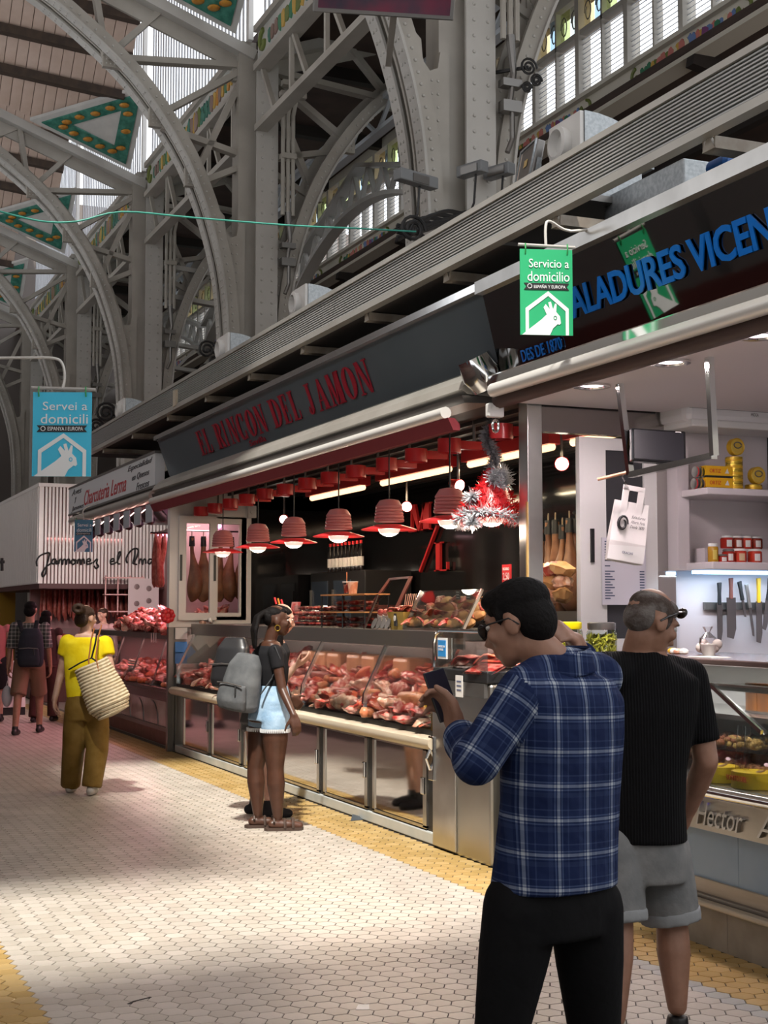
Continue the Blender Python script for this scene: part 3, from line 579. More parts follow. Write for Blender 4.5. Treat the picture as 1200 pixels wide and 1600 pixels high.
# ---- white framed cabinet window in the far end wall (Y = 15.95)
WY = 15.95; offw = mat('off_white_frame', (.66, .62, .6), .4)
def e2(x, y): p = at(x, y, Y=WY); return p.x, p.z
cab = thing('cabinet_window', 'white framed sliding window with hams hanging behind it', 'window', (4.15, WY, 0))
x0, z1 = e2(264, 806); x1, _ = e2(391, 806); _, z0 = e2(264, 980); rx = lambda v: v - 4.15
def frame(nm, xa, xb, za, zb, t, y0, y1, m, par): return MB().box((rx(xa), y0, za), (rx(xb), y1, za + t)).box((rx(xa), y0, zb - t), (rx(xb), y1, zb)).box((rx(xa), y0, za + t), (rx(xa) + t, y1, zb - t)).box((rx(xb) - t, y0, za + t), (rx(xb), y1, zb - t)).build(nm, m, par)
frame('outer_frame', x0, x1, z0, z1 + .1, .12, -.05, .06, offw, cab)
MB().box((rx(x0), -.04, 0), (rx(x1), .04, z0)).build('lower_panel', darksteel, cab); MB().box((rx(x0), -.04, z1 + .1), (rx(6.3), .04, 3.0)).build('upper_panel', offw, cab)
xm = (x0 + x1) / 2
s1 = frame('sash', x0 + .1, xm + .06, z0 + .08, z1, .085, -.1, -.05, offw, cab); s2 = frame('sash', xm, x1 - .06, z0 + .08, z1, .085, -.05, 0, offw, cab)
MB().box((rx(x0 + .18), -.08, z0 + .15), (rx(xm), -.075, z1 - .08)).build('pane', glass, s1); MB().box((rx(xm + .08), -.03, z0 + .15), (rx(x1 - .14), -.025, z1 - .08)).build('pane', glass, s2)
MB().box((rx(x0 + .11), -.115, 1.95), (rx(x0 + .135), -.1, 2.25)).build('pull', black, s1); MB().box((rx(xm + .02), -.115, 1.95), (rx(xm + .045), -.1, 2.25)).build('pull', black, s2)
struct(MB().box((x1, WY - .04, 0), (6.3, WY + .04, 3.0)).build('wall_left', blackgloss))
pinkwall = mat('pink_lit_tile', (.62, .5, .5), .5)
tag(MB().box((x0 + .45, WY + .9, .8), (x1 + .4, WY + 1.0, 2.9)).build('cabinet_back', pinkwall), 'pale tiled back of the ham cabinet behind the white window', 'panel')
lamp('cabinet_light', 'AREA', (4.6, WY + .5, 2.85), 14, (1, .5, .55), size=.7)
tag(MB().box((-.05, -.06, -.07), (.05, .0, .07)).tube([(0, -.06, 0), (0, -.075, 0)], .03, 12).build('security_camera', offw, loc=at(392, 800, Y=WY - .1)), 'small cream camera box at the top corner of the cabinet window', 'camera')
# hams
hamskin = mat('cured_ham', (.16, .06, .03), .45, var=(.3, .13, .06), vs=7, bump=.2, bs=12)
def ham_mesh():
    P = [(0, 0, 0), (.0, 0, -.1), (.01, 0, -.22), (.03, 0, -.34), (.045, 0, -.48), (.04, 0, -.6), (.02, 0, -.7), (0, 0, -.76)]; return MB().tube(interp(P, 3), [r for r in [x[0] for x in interp([(.035,), (.03,), (.04,), (.075,), (.12,), (.13,), (.09,), (.02,)], 3)]], 14, sq=.7)
hm = ham_mesh(); ham0 = None
hpos = [(300, 832, WY + .3), (318, 836, WY + .5), (345, 828, WY + .35), (362, 830, WY + .5), (380, 828, WY + .3)]
tag(MB().tube([(4.2, WY + .35, 2.555), (5.2, WY + .35, 2.555)], .012, 6).build('ham_rail', chrome), 'chrome rail carrying the hams behind the white cabinet window', 'rail')
for i, (x, y, Yy) in enumerate(hpos):
    p = at(x, y, Y=WY + .35); p.z = 2.47
    if ham0 is None: ham0 = thing('cured_ham', 'x', 'ham', p, 0, 'hams behind the white cabinet window'); hm.build('meat', hamskin, ham0, True); MB().tube([(0, 0, 0), (0, 0, .08)], .006, 5).build('cord', mat('twine', (.3, .22, .15), .8), ham0); MB().tube([(0, 0, .02), (.0, 0, -.1)], [.03, .036], 10).build('hoof', black, ham0, True); o = ham0
    else: o = dup(ham0, p, (0, 0, i * 1.1))
    o['label'] = 'whole cured ham hanging behind the white cabinet window'
for i in range(12):
    p = at(838 + i * 5.5, 880, X=6.0); o = dup(ham0, (6.05 - .1 * (i % 2), p.y, 2.35 if i % 3 else 2.3), (0, 0, i)); o['label'] = 'whole cured ham hanging on the rail inside the ham stall, seen beside the steel post'; o['group'] = 'hams on the inner rail'
tag(MB().tube([(6.05, 8.1, 2.42), (6.05, 10.2, 2.42)], .02, 8).build('ham_rail', chrome), 'chrome rail carrying hams inside the ham stall', 'rail')
# wine bottles and fridge in the back of the stall
fr = thing('drinks_fridge', 'black glass-fronted drinks fridge against the stall wall', 'fridge', (5.95, 14.2, 0))
fy0, fy1 = at(485, 920, X=5.7).y, at(570, 920, X=5.7).y; fz = at(530, 893, X=5.7).z
MB().box((-.25, fy1 - 14.2, 0), (.3, fy0 - 14.2, fz)).build('body', black, fr, bevel=.01)
for k in (0, 1):
    ya = fy0 - 14.2 - .08 - k * (fy0 - fy1) * .42; MB().box((-.265, ya - (fy0 - fy1) * .3, .9), (-.25, ya, fz - .1)).build('door', mat('fridge_glass', (.05, .07, .1), .05), fr)
    MB().box((-.29, ya - .02, 1.2), (-.265, ya, fz - .2)).build('handle', darksteel, fr)
wine = mat('wine_glass', (.012, .01, .01), .08); paper = mat('paper', (.72, .69, .66), .6); bot = None
for k in range(9):
    p = Vector((5.72, at(516 + k * 6, 870, X=5.72).y, fz))
    if bot is None:
        bot = thing('wine_bottle', 'x', 'bottle', p, 0, 'wine bottles on the fridge'); MB().lathe([(.03, 0), (.031, .02), (.031, .2), (.014, .26), (.013, .32)], n=12).build('glass_body', wine, bot, True); MB().lathe([(.0322, .05), (.0322, .15)], n=12, cap=False).build('wrapper', paper, bot, True); MB().lathe([(.016, .29), (.016, .325)], n=10).build('cap', redlac, bot); o = bot
    else: o = dup(bot, p)
    o['label'] = 'dark wine bottle with a white label standing on the drinks fridge'
# ================================================================== HAM COUNTER
CT = thing('ham_counter', 'long refrigerated glass counter with mirror steel doors full of cured meat', 'counter', (4.13, 12.3, 0))
cy = lambda y: y - 12.3
def cb(name, x0, x1, y0, y1, z0, z1, m, bev=0): return MB().box((x0 - 4.13, cy(y0), z0), (x1 - 4.13, cy(y1), z1)).build(name, m, CT, bevel=bev)
marble = mat('white_marble', (.55, .57, .56), .35, var=(.42, .46, .46), vs=3)
cream = mat('cream_stone', (.60, .52, .40), .35, var=(.5, .42, .31), vs=2, stretch=(1, .3, 1), coat=.2)
cb('plinth', 4.12, 4.95, 8.75, YB, 0, .085, marble, .01)
cb('carcass', 4.2, 4.95, 8.75, YB, .085, .66, darksteel)
cb('bottom_deck', 4.13, 4.95, 8.75, YB, .74, .78, black)
MB().prism([(-.06, .655), (-.085, .68), (-.09, .7), (-.08, .725), (-.05, .742), (.1, .742), (.1, .655)], (0, cy(8.78), 0), (1, 0, 0), (0, 0, 1), (0, YB - 8.78, 0)).build('front_rail', cream, CT, True)
cb('back_wall', 4.92, 4.95, 8.75, YB, .78, 1.38, mat('counter_inside', (.28, .25, .24), .3, .5))
cb('top_shelf', 4.31, 5.0, 8.75, YB, 1.39, 1.455, darksteel, .008)
cb('end_cheek', 4.13, 4.95, YB - .01, YB + .02, .085, 1.0, steel)
for y0, y1 in ((14.45, 15.5), (13.32, 14.36), (12.2, 13.22), (11.12, 12.1), (10.06, 11.02), (8.98, 9.96)):
    d = MB().box((.0, cy(y0) + .03, .12), (.025, cy(y1) - .03, .63)).build('door', mirror, CT); 
    MB().box((-.008, cy(y0), .1), (.03, cy(y0) + .06, .65)).box((-.008, cy(y1) - .04, .1), (.03, cy(y1), .65)).box((-.008, cy(y0), .63), (.03, cy(y1), .655)).box((-.008, cy(y0), .095), (.03, cy(y1), .115)).build('door_frame', steel, d)
    MB().box((-.035, cy(y0) + .005, .33), (-.005, cy(y0) + .05, .45)).build('latch', chrome, d, bevel=.008)
    cb('door_post', 4.135, 4.2, y0 - .1, y0, .085, .66, black)
GS = [15.75, 14.35, 12.95, 11.55, 10.13, 8.86]
prof = [(-.01, .78), (-.01, .9), (0, .97), (.03, 1.03), (.2, 1.38)]
for i in range(5):
    o = MB(); a, b = cy(GS[i + 1]) + .01, cy(GS[i]) - .01
    o.loft([[(x, a, z), (x, b, z), (x + .006, b, z), (x + .006, a, z)] for x, z in prof]); o.build('front_pane', glass, CT, True)
for y in GS: MB().loft([[(x - .012, cy(y) - .014, z), (x - .012, cy(y) + .014, z), (x + .012, cy(y) + .014, z), (x + .012, cy(y) - .014, z)] for x, z in prof]).build('pane_strip', chrome, CT)
o = MB().prism([(x + .012, z) for x, z in prof] + [(.79, 1.38), (.79, .78)], (0, cy(YB), 0), (1, 0, 0), (0, 0, 1), (0, .008, 0)).build('side_pane', glass, CT)
cb('shelf_lip', 4.3, 4.315, 8.75, YB, 1.335, 1.455, darksteel); cb('light_tube', 4.34, 4.37, 8.9, YB - .1, 1.362, 1.385, mat('pink_tube', (1, .8, .75), .4, emit=3, ecol=(1, .72, .62)))
for i in range(5): lamp('counter_light', 'AREA', (4.4, (GS[i] + GS[i + 1]) / 2, 1.365), 7.5, (1, .72, .62), size=.08, sy=1.3, rot=(0, math.radians(-14), 0))
# steel end cabinet with the rounded corner
EC = thing('steel_end_cabinet', 'brushed stainless end cabinet of the ham counter with two white price slips', 'cabinet', (4.13, 8.35, 0))
ey = lambda y: y - 8.35
MB().box((-.03, ey(7.97), 0), (.8, ey(8.78), 1.14)).build('body', mat('brushed_steel', (.5, .49, .45), .33, 1, var=(.42, .4, .36), vs=1.2), EC, bevel=.02)
MB().box((-.045, ey(8.45), .02), (-.03, ey(8.8), 1.12)).build('corner_flange', steel, EC, bevel=.005)
MB().box((-.06, ey(8.76), .45), (-.0, ey(8.84), .75)).tube([(-.06, ey(8.8), .66), (-.09, ey(8.8), .6), (-.06, ey(8.8), .52)], .012, 6).build('hinge_cover', chrome, EC, bevel=.02)
MB().box((-.05, ey(7.97), 1.14), (.8, ey(8.78), 1.22)).build('top_edge', black, EC, bevel=.01)
MB().box((-.055, ey(8.0), 1.05), (-.03, ey(8.76), 1.14)).build('top_band', darksteel, EC)
MB().prism([(0, 0), (.78, 0), (.78, .25), (.1, .25), (.03, .22), (0, .15)], (-.04, ey(8.78), 1.22), (0, -1, 0), (0, 0, 1), (.012, 0, 0)).build('glass_guard', glass, EC)
MB().tube([(-.04, ey(8.78), 1.22), (-.04, ey(8.78), 1.38), (-.04, ey(8.75), 1.44), (-.04, ey(8.68), 1.47), (-.04, ey(8.0), 1.47)], .012, 8).build('guard_rail', chrome, EC, True)
for k, (x, z) in enumerate(((8.66, 1.08), (8.35, 1.06))):
    s = MB().box((-.062, ey(x) - .05, z - .02), (-.056, ey(x) + .05, z + .12)).build('price_slip', paper, EC)
    for j in range(3): MB().box((-.064, ey(x) - .035, z + .02 + j * .028), (-.062, ey(x) + .03, z + .03 + j * .028)).build('printed_line', mat('ink', (.1, .12, .2), .6), s)
s = MB().box((-.05, ey(8.7), 1.28), (-.042, ey(8.56), 1.42)).build('sticker', white, EC)
MB().box((-.053, ey(8.69), 1.295), (-.05, ey(8.57), 1.405)).build('sticker_print', mat('card_blue', (.03, .25, .6), .4), s)
text('sticker_text', 'AMERICAN\nEXPRESS', white, s, (4.13 - .054, 8.68, 1.335), (0, -1, 0), (0, 0, 1), .1, .035, .001)
# stickers by the far end
st = thing('card_sticker', 'blue and white card stickers on the grey panel under the cabinet window', 'sticker', (4.12, YB + .05, 1.1))
for i, (z, c) in enumerate(((.18, (.6, .6, .6)), (.02, (.05, .2, .5)), (-.1, (.05, .15, .35)))): MB().box((0, -.03, z), (.14, -.02, z + .13)).build('print', mat('sticker_%d' % i, c, .4), st)
# ================================================================== MEAT
mcols = [((.40, .03, .026), (.58, .2, .16)), ((.46, .07, .05), (.66, .34, .27)), ((.3, .02, .02), (.48, .1, .08)), ((.58, .14, .07), (.42, .04, .03)), ((.16, .018, .018), (.36, .08, .06)), ((.62, .3, .2), (.74, .5, .38))]
meatm = [mat('meat_%s' % 'abcdef'[i], a, .3, var=b, vs=22, bump=.4, bs=30, coat=.25, sharp=(.46, .58)) for i, (a, b) in enumerate(mcols)]
sausm = [mat('sausage_%s' % 'abc'[i], a, .35, var=b, vs=22, bump=.2, bs=30) for i, (a, b) in enumerate([((.42, .07, .03), (.6, .2, .08)), ((.25, .04, .03), (.38, .12, .09)), ((.62, .26, .12), (.5, .14, .06))])]
cheesem = mat('cheese', (.68, .46, .2), .45, var=(.6, .36, .14), vs=5)
rnd = random.Random(11)
def rough(mb, seed, amt):
    r = random.Random(seed); ph = [r.uniform(0, 6) for _ in range(6)]
    mb.v = [tuple(c * (1 + amt * math.sin(7 * v[(j + 1) % 3] / .1 + ph[j]) * .5 + amt * math.sin(13 * v[(j + 2) % 3] / .1 + ph[j + 3]) * .4) for j, c in enumerate(v)) for v in mb.v]; return mb
PROT = {}
for k in range(6):
    PROT['cut', k] = rough(MB().ball((0, 0, .03), (.08, .12, .034), 18, 10), k, .5).mesh('meat_cut')
    PROT['slab', k] = rough(MB().ball((0, 0, .045), (.06, .15, .05), 18, 10), k + 9, .35).mesh('meat_slab')
    s = MB(); [s.tube(interp([(-.12 + j * .014, -.08 + .02 * j, .01 + j * .01), (-.04 + j * .01, -.03 + .025 * j, .04 + j * .006), (.03, -.02 + .03 * j, .015 + j * .01), (.1, .02 + .02 * j, .04 + j * .006), (.14, .05, .01)], 3), .026, 6, sq=.25) for j in range(5)]; PROT['slices', k] = s.mesh('sliced_ham')
for k in range(3):
    PROT['sausage', k] = MB().tube(interp([(-.16, 0, .03), (-.08, .03, .03), (.02, .035, .03), (.1, .02, .03), (.16, -.02, .03)], 3), [.006] + [.03] * 11 + [.006], 10).mesh('sausage')
    PROT['salami', k] = MB().tube([(0, -.19, .045), (0, -.18, .045), (0, 0, .045), (0, .18, .045), (0, .19, .045)], [.02, .04, .045, .04, .015], 12).mesh('salami')
PROT['cheese', 0] = MB().lathe([(.1, 0), (.11, .02), (.11, .07), (.1, .09)], n=20).mesh('cheese')
for k, me in PROT.items():
    me.materials.append(cheesem if k[0] == 'cheese' else sausm[k[1]] if k[0] in ('sausage', 'salami') else meatm[k[1]])
    for p in me.polygons: p.use_smooth = True
NM = dict(cut='meat_cut', slab='meat_joint', slices='sliced_ham', sausage='sausage', salami='salami', cheese='cheese_wheel')
DS = dict(cut='cut of raw red meat', slab='joint of pinkish meat', slices='folded pile of sliced ham', sausage='curved red sausage', salami='straight cured salami', cheese='small round yellow cheese')
def food(kind, k, loc, where, grp, rz=None, sc=1, rx=0):
    o = bpy.data.objects.new(NM[kind], PROT[kind, k]); COL.objects.link(o); o.location = loc; o.rotation_euler = (rx, 0, rnd.uniform(0, 6.28) if rz is None else rz); o.scale = (sc, sc, sc * rnd.uniform(.85, 1.15))
    return tag(o, DS[kind] + ' ' + where, 'cheese' if kind == 'cheese' else 'sausage' if kind in ('sausage', 'salami') else 'meat', grp)
# tray shelf inside, then rows of meat rising to the back
cb('display_step', 4.42, 4.92, 8.8, YB - .05, .78, .86, steel); cb('display_step', 4.56, 4.92, 8.8, YB - .05, .86, .95, steel); cb('display_step', 4.7, 4.92, 8.8, YB - .05, .95, 1.04, steel)
for y in [8.98 + i * .172 for i in range(40)]:
    for j, x in enumerate((4.22, 4.34, 4.48, 4.63, 4.8)):
        z = (.785, .79, .865, .955, 1.045)[j]
        c = rnd.random(); near_ = y < 10.2
        kind = 'cut' if c < .3 else 'slab' if c < .42 else 'slices' if c < .72 else 'sausage' if c < .87 else 'salami'
        k = rnd.randrange(3) if kind in ('sausage', 'salami') else rnd.choice([0, 0, 1, 1, 3, 5] if j < 3 else [0, 1, 2, 3, 4, 5])
        food(kind, k, (x + rnd.uniform(-.03, .03), y + rnd.uniform(-.04, .04), z), 'behind the sloping glass of the ham counter', 'meat in the ham counter: ' + kind, sc=rnd.uniform(.9, 1.25))
        if rnd.random() < .55:
            food('cut' if rnd.random() < .6 else 'slab', rnd.choice([0, 1, 3, 5]), (x + rnd.uniform(-.03, .03), y + .08, z + .06), 'behind the sloping glass of the ham counter', 'meat in the ham counter: ' + 'upper', rx=rnd.uniform(-.5, .5))
for o in [x for x in COL.objects if x.get('group') == 'meat in the ham counter: upper']: o['group'] = 'meat in the ham counter: ' + ('cut' if o.name.startswith('meat_cut') else 'slab')
# big ham loaves and wooden board boxes in the back of the counter
loaf = mat('ham_loaf', (.46, .2, .1), .4, var=(.54, .28, .15), vs=6)
for i, y in enumerate((11.3, 11.65, 12.15, 12.5, 12.85, 10.6)):
    tag(MB().box((-.12, -.15, 0), (.12, .15, .17)).build('ham_loaf', loaf, loc=(4.74, y, 1.05), bevel=.03), 'blocky pale cooked ham loaf at the back of the ham counter', 'ham loaf', 'cooked ham loaves in the counter')
for i, (y, x) in enumerate(((9.45, 4.4), (9.7, 4.35), (9.62, 4.55))):
    o = tag(MB().tube([(0, -.22, .06), (0, -.2, .06), (0, 0, .065), (0, .2, .06), (0, .22, .06)], [.03, .06, .065, .06, .03], 14).build('cured_loin', sausm[2], smooth=True, loc=(x, y, .8 + .07 * i)), 'thick orange cured loin near the counter end, ' + ('lying in front by the glass', 'lowest of the small pile', 'topmost and farthest back')[i], 'loin', 'cured loins'); o.rotation_euler = (0, 0, .25 * (i - 1))
tagm = mat('price_tag_black', (.03, .03, .035), .5)
for i, y in enumerate((9.2, 9.32, 9.08, 10.5, 11.1, 12.0)):
    o = thing('price_tag', 'small black price tag on a stick among the meat in the ham counter', 'price tag', (4.2 + .03 * (i % 2), y, .8), 0, 'price tags in the ham counter')
    MB().box((-.003, -.025, .09 if i % 2 else .05), (.003, .025, .13 if i % 2 else .09)).build('card', tagm, o); MB().tube([(0, 0, 0), (0, 0, .09 if i % 2 else .05)], .003, 5).build('stick', white, o)
    for j in (0, 1): MB().box((-.0045, -.018, (.1 if i % 2 else .06) + j * .012), (-.003, .018, (.104 if i % 2 else .064) + j * .012)).build('writing', white, o)
# ================================================================== ON TOP OF THE HAM COUNTER
ZT = 1.455
def onY(x, X=4.55): return at(x, 980, X=X).y
bread = mat('bread_crust', (.5, .22, .07), .6, var=(.66, .38, .16), vs=8, bump=.2, bs=20); woodb = mat('basket_wood', (.62, .42, .1), .5, var=(.52, .32, .06), vs=4, stretch=(1, 1, 6))
# glass sandwich case
gy0, gy1 = onY(750, 4.5), onY(655, 4.5)
gc = thing('sandwich_case', 'slanted glass case of ham-filled bread rolls on the ham counter', 'glass case', (4.5, (gy0 + gy1) / 2, ZT)); hw = (gy1 - gy0) / 2
MB().box((-.14, -hw, 0), (.3, hw, .02)).build('base', steel, gc)
MB().add([(-.13, -hw, .02), (-.13, hw, .02), (.02, hw, .3), (.02, -hw, .3), (-.124, -hw, .02), (-.124, hw, .02), (.026, hw, .3), (.026, -hw, .3)], [(0, 1, 2, 3), (7, 6, 5, 4), (0, 4, 5, 1), (1, 5, 6, 2), (2, 6, 7, 3), (3, 7, 4, 0)]).build('front_pane', glass, gc)
for s in (-1, 1): MB().beam((-.13, s * hw, .02), (.02, s * hw, .3), .02, .02).build('edge_strip', chrome, gc)
MB().box((.02, -hw, .29), (.3, hw, .3)).build('top_pane', glass, gc)
for r_ in range(4):
    for k in range(5):
        y = gc.location.y - hw + .07 + k * (2 * hw - .12) / 4.2; x = 4.43 + r_ * .085; z = ZT + .03 + r_ * .055
        o = tag(MB().ball((0, 0, .03), (.055, .105, .035), 12, 6).build('bread_roll', bread, smooth=True, loc=(x + .02, y, z)), 'crusty bread roll filled with ham in the slanted glass case', 'bread roll', 'rolls in the glass case'); o.rotation_euler = (0, -.5, rnd.uniform(-.4, .4))
        food('slices', rnd.choice([0, 1, 3]), (x - .03, y + .03, z + .02), 'between the rolls in the slanted glass case', 'ham in the roll case', sc=.55, rx=.3)
for k in range(3):
    o = tag(MB().box((-.004, -.03, 0), (.004, .03, .07)).build('price_card', tagm, loc=(4.54, gc.location.y - hw + .09 + k * .17, ZT + .23)), ['dark price card on the edge of the roll case nearest the man with the phone', 'dark price card at the middle of the roll case edge', 'dark price card at the far end of the roll case edge'][k], 'price card')
    for j in range(3): MB().box((-.006, -.022, .012 + j * .02), (-.004, .022, .018 + j * .02)).build('writing', paper, o)
# wooden baskets with sticks
by = onY(632, 4.45)
bk = thing('wooden_basket', 'yellow wooden tapered basket filled with pink meat sticks on the counter', 'basket', (4.46, by, ZT))
h2 = [(-.09, -.16), (.1, -.16), (.1, .16), (-.09, .16)]
MB().loft([[(x * .75, y * .8, 0) for x, y in h2], [(x, y, .14) for x, y in h2], [(x * .9, y * .93, .14) for x, y in h2], [(x * .68, y * .74, .015) for x, y in h2]]).build('slatted_body', woodb, bk)
MB().box((-.088, -.02, .03), (-.078, .03, .13)).build('label_card', tagm, bk); MB().lathe([(.022, 0), (.022, .003)], n=14, M=Matrix.Translation((-.09, .005, .09)) @ Matrix.Rotation(-PI / 2, 4, 'Y')).build('round_badge', paper, bk)
for k in range(12): food('slices', rnd.choice([1, 5, 3]), (4.46 + rnd.uniform(-.05, .06), by + rnd.uniform(-.12, .12), ZT + .12 + rnd.uniform(0, .03)), 'heaped in the yellow wooden basket', 'meat in the wooden basket', sc=.6)
for k in range(9):
    o = tag(MB().tube([(0, 0, 0), (.01, -.02 - .02 * (k % 3), .13)], .0035, 5).build('skewer', mat('skewer', (.7, .5, .38), .5), loc=(4.49, by + .1 - k * .025, ZT + .15)), 'thin wooden skewer standing in the yellow basket', 'skewer', 'skewers in the basket')
# paper cones and black plates
for k in range(4):
    p = (4.44, onY(592 + k * 8, 4.44), ZT + .02)
    c = thing('paper_cone', 'white paper cone of ham shavings beside the yellow basket', 'paper cone', p, 0, 'paper cones on the counter')
    MB().lathe([(.006, 0), (.028, .1)], n=12, M=Matrix.Rotation(.35, 4, 'X')).build('cone', white, c, True); MB().ball((0, -.04, .115), (.028, .028, .03), 10, 6).build('filling', meatm[k % 2], c, True)
for k in range(4): o = tag(MB().lathe([(.03, 0), (.045, .006), (.045, .01)], n=18, M=Matrix.Rotation(-1.2, 4, 'Y')).build('sauce_dish', darksteel, smooth=True, loc=(4.37, onY(586 + k * 7, 4.37), ZT + .045)), 'dark round dish leaning in a row below the paper cones', 'dish', 'dark dishes in a rack')
# two-tier wire stand
sy0, sy1 = onY(592, 4.5), onY(522, 4.5)
ws = thing('wire_stand', 'black wire stand with two thin wooden shelves of packed meat', 'stand', (4.5, (sy0 + sy1) / 2, ZT)); hw = (sy1 - sy0) / 2
for z in (.13, .28): MB().box((-.13, -hw, z), (.1, hw, z + .012)).build('shelf', mat('orange_wood', (.6, .28, .1), .5), ws)
for x in (-.12, .09):
    for y in (-hw + .01, 0, hw - .01): MB().tube([(x, y, 0), (x, y, .28)], .006, 6).build('upright', black, ws)
MB().beam((-.13, -hw, .0), (-.06, -hw - .12, .28), .02, .012).build('glass_edge', chrome, ws)
plas = glass_mat('plastic_film', (.92, .9, .9), .12)
def pack(loc, lab, grp, sc=1):
    o = thing('meat_pack', lab, 'packed meat', loc, rnd.uniform(-.2, .2), grp); MB().box((-.06 * sc, -.07 * sc, 0), (.06 * sc, .07 * sc, .045)).build('film', plas, o, bevel=.008); MB().ball((0, 0, .022), (.05 * sc, .06 * sc, .02), 10, 6).build('meat', meatm[rnd.choice([0, 2, 4, 1])], o, True); return o
for z in (.005, .055, .145, .195):
    for k in range(3): pack((4.45, ws.location.y - hw + .09 + k * (2 * hw - .1) / 3, ZT + z), 'clear pack of dark cured meat stacked on the black wire stand', 'packs on the wire stand')
for k in range(2):
    c = thing('snack_cup', ['pink snack tub on the top shelf of the wire stand', 'clear snack cup with a straw-like stick on top of the wire stand'][k], 'cup', (4.45, ws.location.y - .06 + k * .12, ZT + .293)); MB().lathe([(.035, 0), (.045, .1)], n=14).build('tub', meatm[5] if k == 0 else plas, c, True); MB().lathe([(.03, .01), (.038, .08)], n=12).build('contents', meatm[1], c, True); MB().lathe([(.046, .1), (.046, .106)], n=14, cap=False).build('rim', white, c)
    if k: MB().tube([(0, .02, .06), (0, .02, .19)], .004, 5).build('stick', sausm[2], c)
# packs left of the stand and the open lid behind
for j in range(4):
    for k in range(6): pack((4.42 + .1 * (j % 2), onY(458 + k * 11, 4.42), ZT + .01 + .047 * j), 'clear pack of sliced cured meat piled left of the wire stand', 'packs piled beside the wire stand')
ol = thing('tilted_lid_box', 'open dark wooden box lid with glass tilted up behind the wire stand', 'box lid', at(600, 940, X=4.8)); ol.rotation_euler = (0, 0, 0)
a, b, c, d = [at(*q, X=X) - ol.location for q, X in (((576, 952), 4.75), ((610, 905), 5.05), ((624, 903), 4.95), ((598, 958), 4.65))]
for k, (p, q) in enumerate(((a, b), (b, c + Vector((0, -.25, 0))), (c + Vector((0, -.25, 0)), d + Vector((0, -.25, 0))), (d + Vector((0, -.25, 0)), a))): MB().beam(p, q, .03, .02).build('frame_bar', mat('lid_wood', (.12, .03, .025), .4), ol)
MB().add([a, b, c + Vector((0, -.25, 0)), d + Vector((0, -.25, 0))], [(0, 1, 2, 3)]).build('pane', glass, ol)
MB().box((-.1, -.3, -.2), (.25, .12, -.03)).build('box_base', MATS['lid_wood'], ol)
# slips hanging at the shelf edge, flyers
for k, x in enumerate((462, 475, 494, 509)):
    o = tag(MB().box((-.004, -.022, -.07), (0, .022, 0)).build('price_slip', paper, loc=(4.305, at(x, 992, X=4.3).y, 1.455)), 'white price slip hanging from the counter shelf edge, behind the woman with the grey backpack', 'price slip', 'slips on the shelf edge')
fy = onY(457, 4.6); o = tag(MB().box((-.004, -.07, 0), (.004, .07, .24)).build('red_flyer', mat('flyer', (.6, .08, .08), .5, var=(.75, .6, .55), vs=12), loc=(4.6, fy, ZT)), 'red and white flyer standing on the ham counter', 'flyer'); o.rotation_euler = (0, .2, .3)
# 2,50 sign
sgn = thing('price_sign', 'red price sign reading 2,50 above the plaid man', 'sign', at(793, 912, X=4.5))
MB().box((-.01, -.06, 0), (0, .06, .13)).build('board', redlac, sgn); text('digits', '2,50', white, sgn, sgn.location + Vector((-.011, .045, .02)), (0, -1, 0), (0, 0, 1), .09, .055, .002); text('caption', 'BOCADILLO', white, sgn, sgn.location + Vector((-.011, .045, .09)), (0, -1, 0), (0, 0, 1), .09, .02, .002)
MB().tube([(.005, 0, 0), (.005, 0, sgn.location.z * -1 + ZT)], .006, 6).build('stand', chrome, sgn)
# vacuum packs of ham on the steel cabinet
for k in range(7):
    o = thing('vacuum_ham', 'vacuum pack of red sliced ham fanned on the steel end cabinet', 'ham pack', (4.14 + .05 * k, 8.1 + .06 * k, 1.23 + .012 * k), rnd.uniform(-.4, .3), 'vacuum packs on the steel cabinet'); o.rotation_euler = (rnd.uniform(-.1, .1), -.35 - .1 * (k % 3), .3 - .1 * k)
    MB().box((-.09, -.14, 0), (.09, .14, .012)).build('film', plas, o); MB().box((-.075, -.11, .003), (.07, .12, .009)).build('slices', meatm[(0, 3, 0, 1, 3, 0, 3)[k]], o)
for k in range(4): food('slices', (1, 0, 3, 1)[k], (4.2 + .08 * k, 8.6 - .1 * k, 1.235), 'loose on the steel end cabinet', 'slices on the steel cabinet', sc=1.1)
# far end: paper flower trims
pf = tag(bpy.data.objects.new('paper_frill', None), 'pink and white speckled frill of candy packs on the shelf under the cabinet window', 'decoration'); COL.objects.link(pf); pf.location = at(322, 978, X=4.5)
for k in range(26): MB().ball((rnd.uniform(-.1, .1), rnd.uniform(-.25, .25), rnd.uniform(0, .08)), .022, 6, 4).build('bead', meatm[5] if k % 3 else white, pf)
rf_ = thing('red_rosette', 'round red rosette at the corner of the cabinet window', 'rosette', at(262, 962, X=4.0)); MB().lathe([(.02, -.02), (.06, -.015), (.085, 0), (.06, .015), (.02, .02)], n=16, M=Matrix.Rotation(PI / 2, 4, 'X')).build('disc', red, rf_, True)
for k in range(8): MB().ball((.055 * math.cos(k * PI / 4), -.01, .055 * math.sin(k * PI / 4)), .035, 8, 5).build('petal', red, rf_, True)
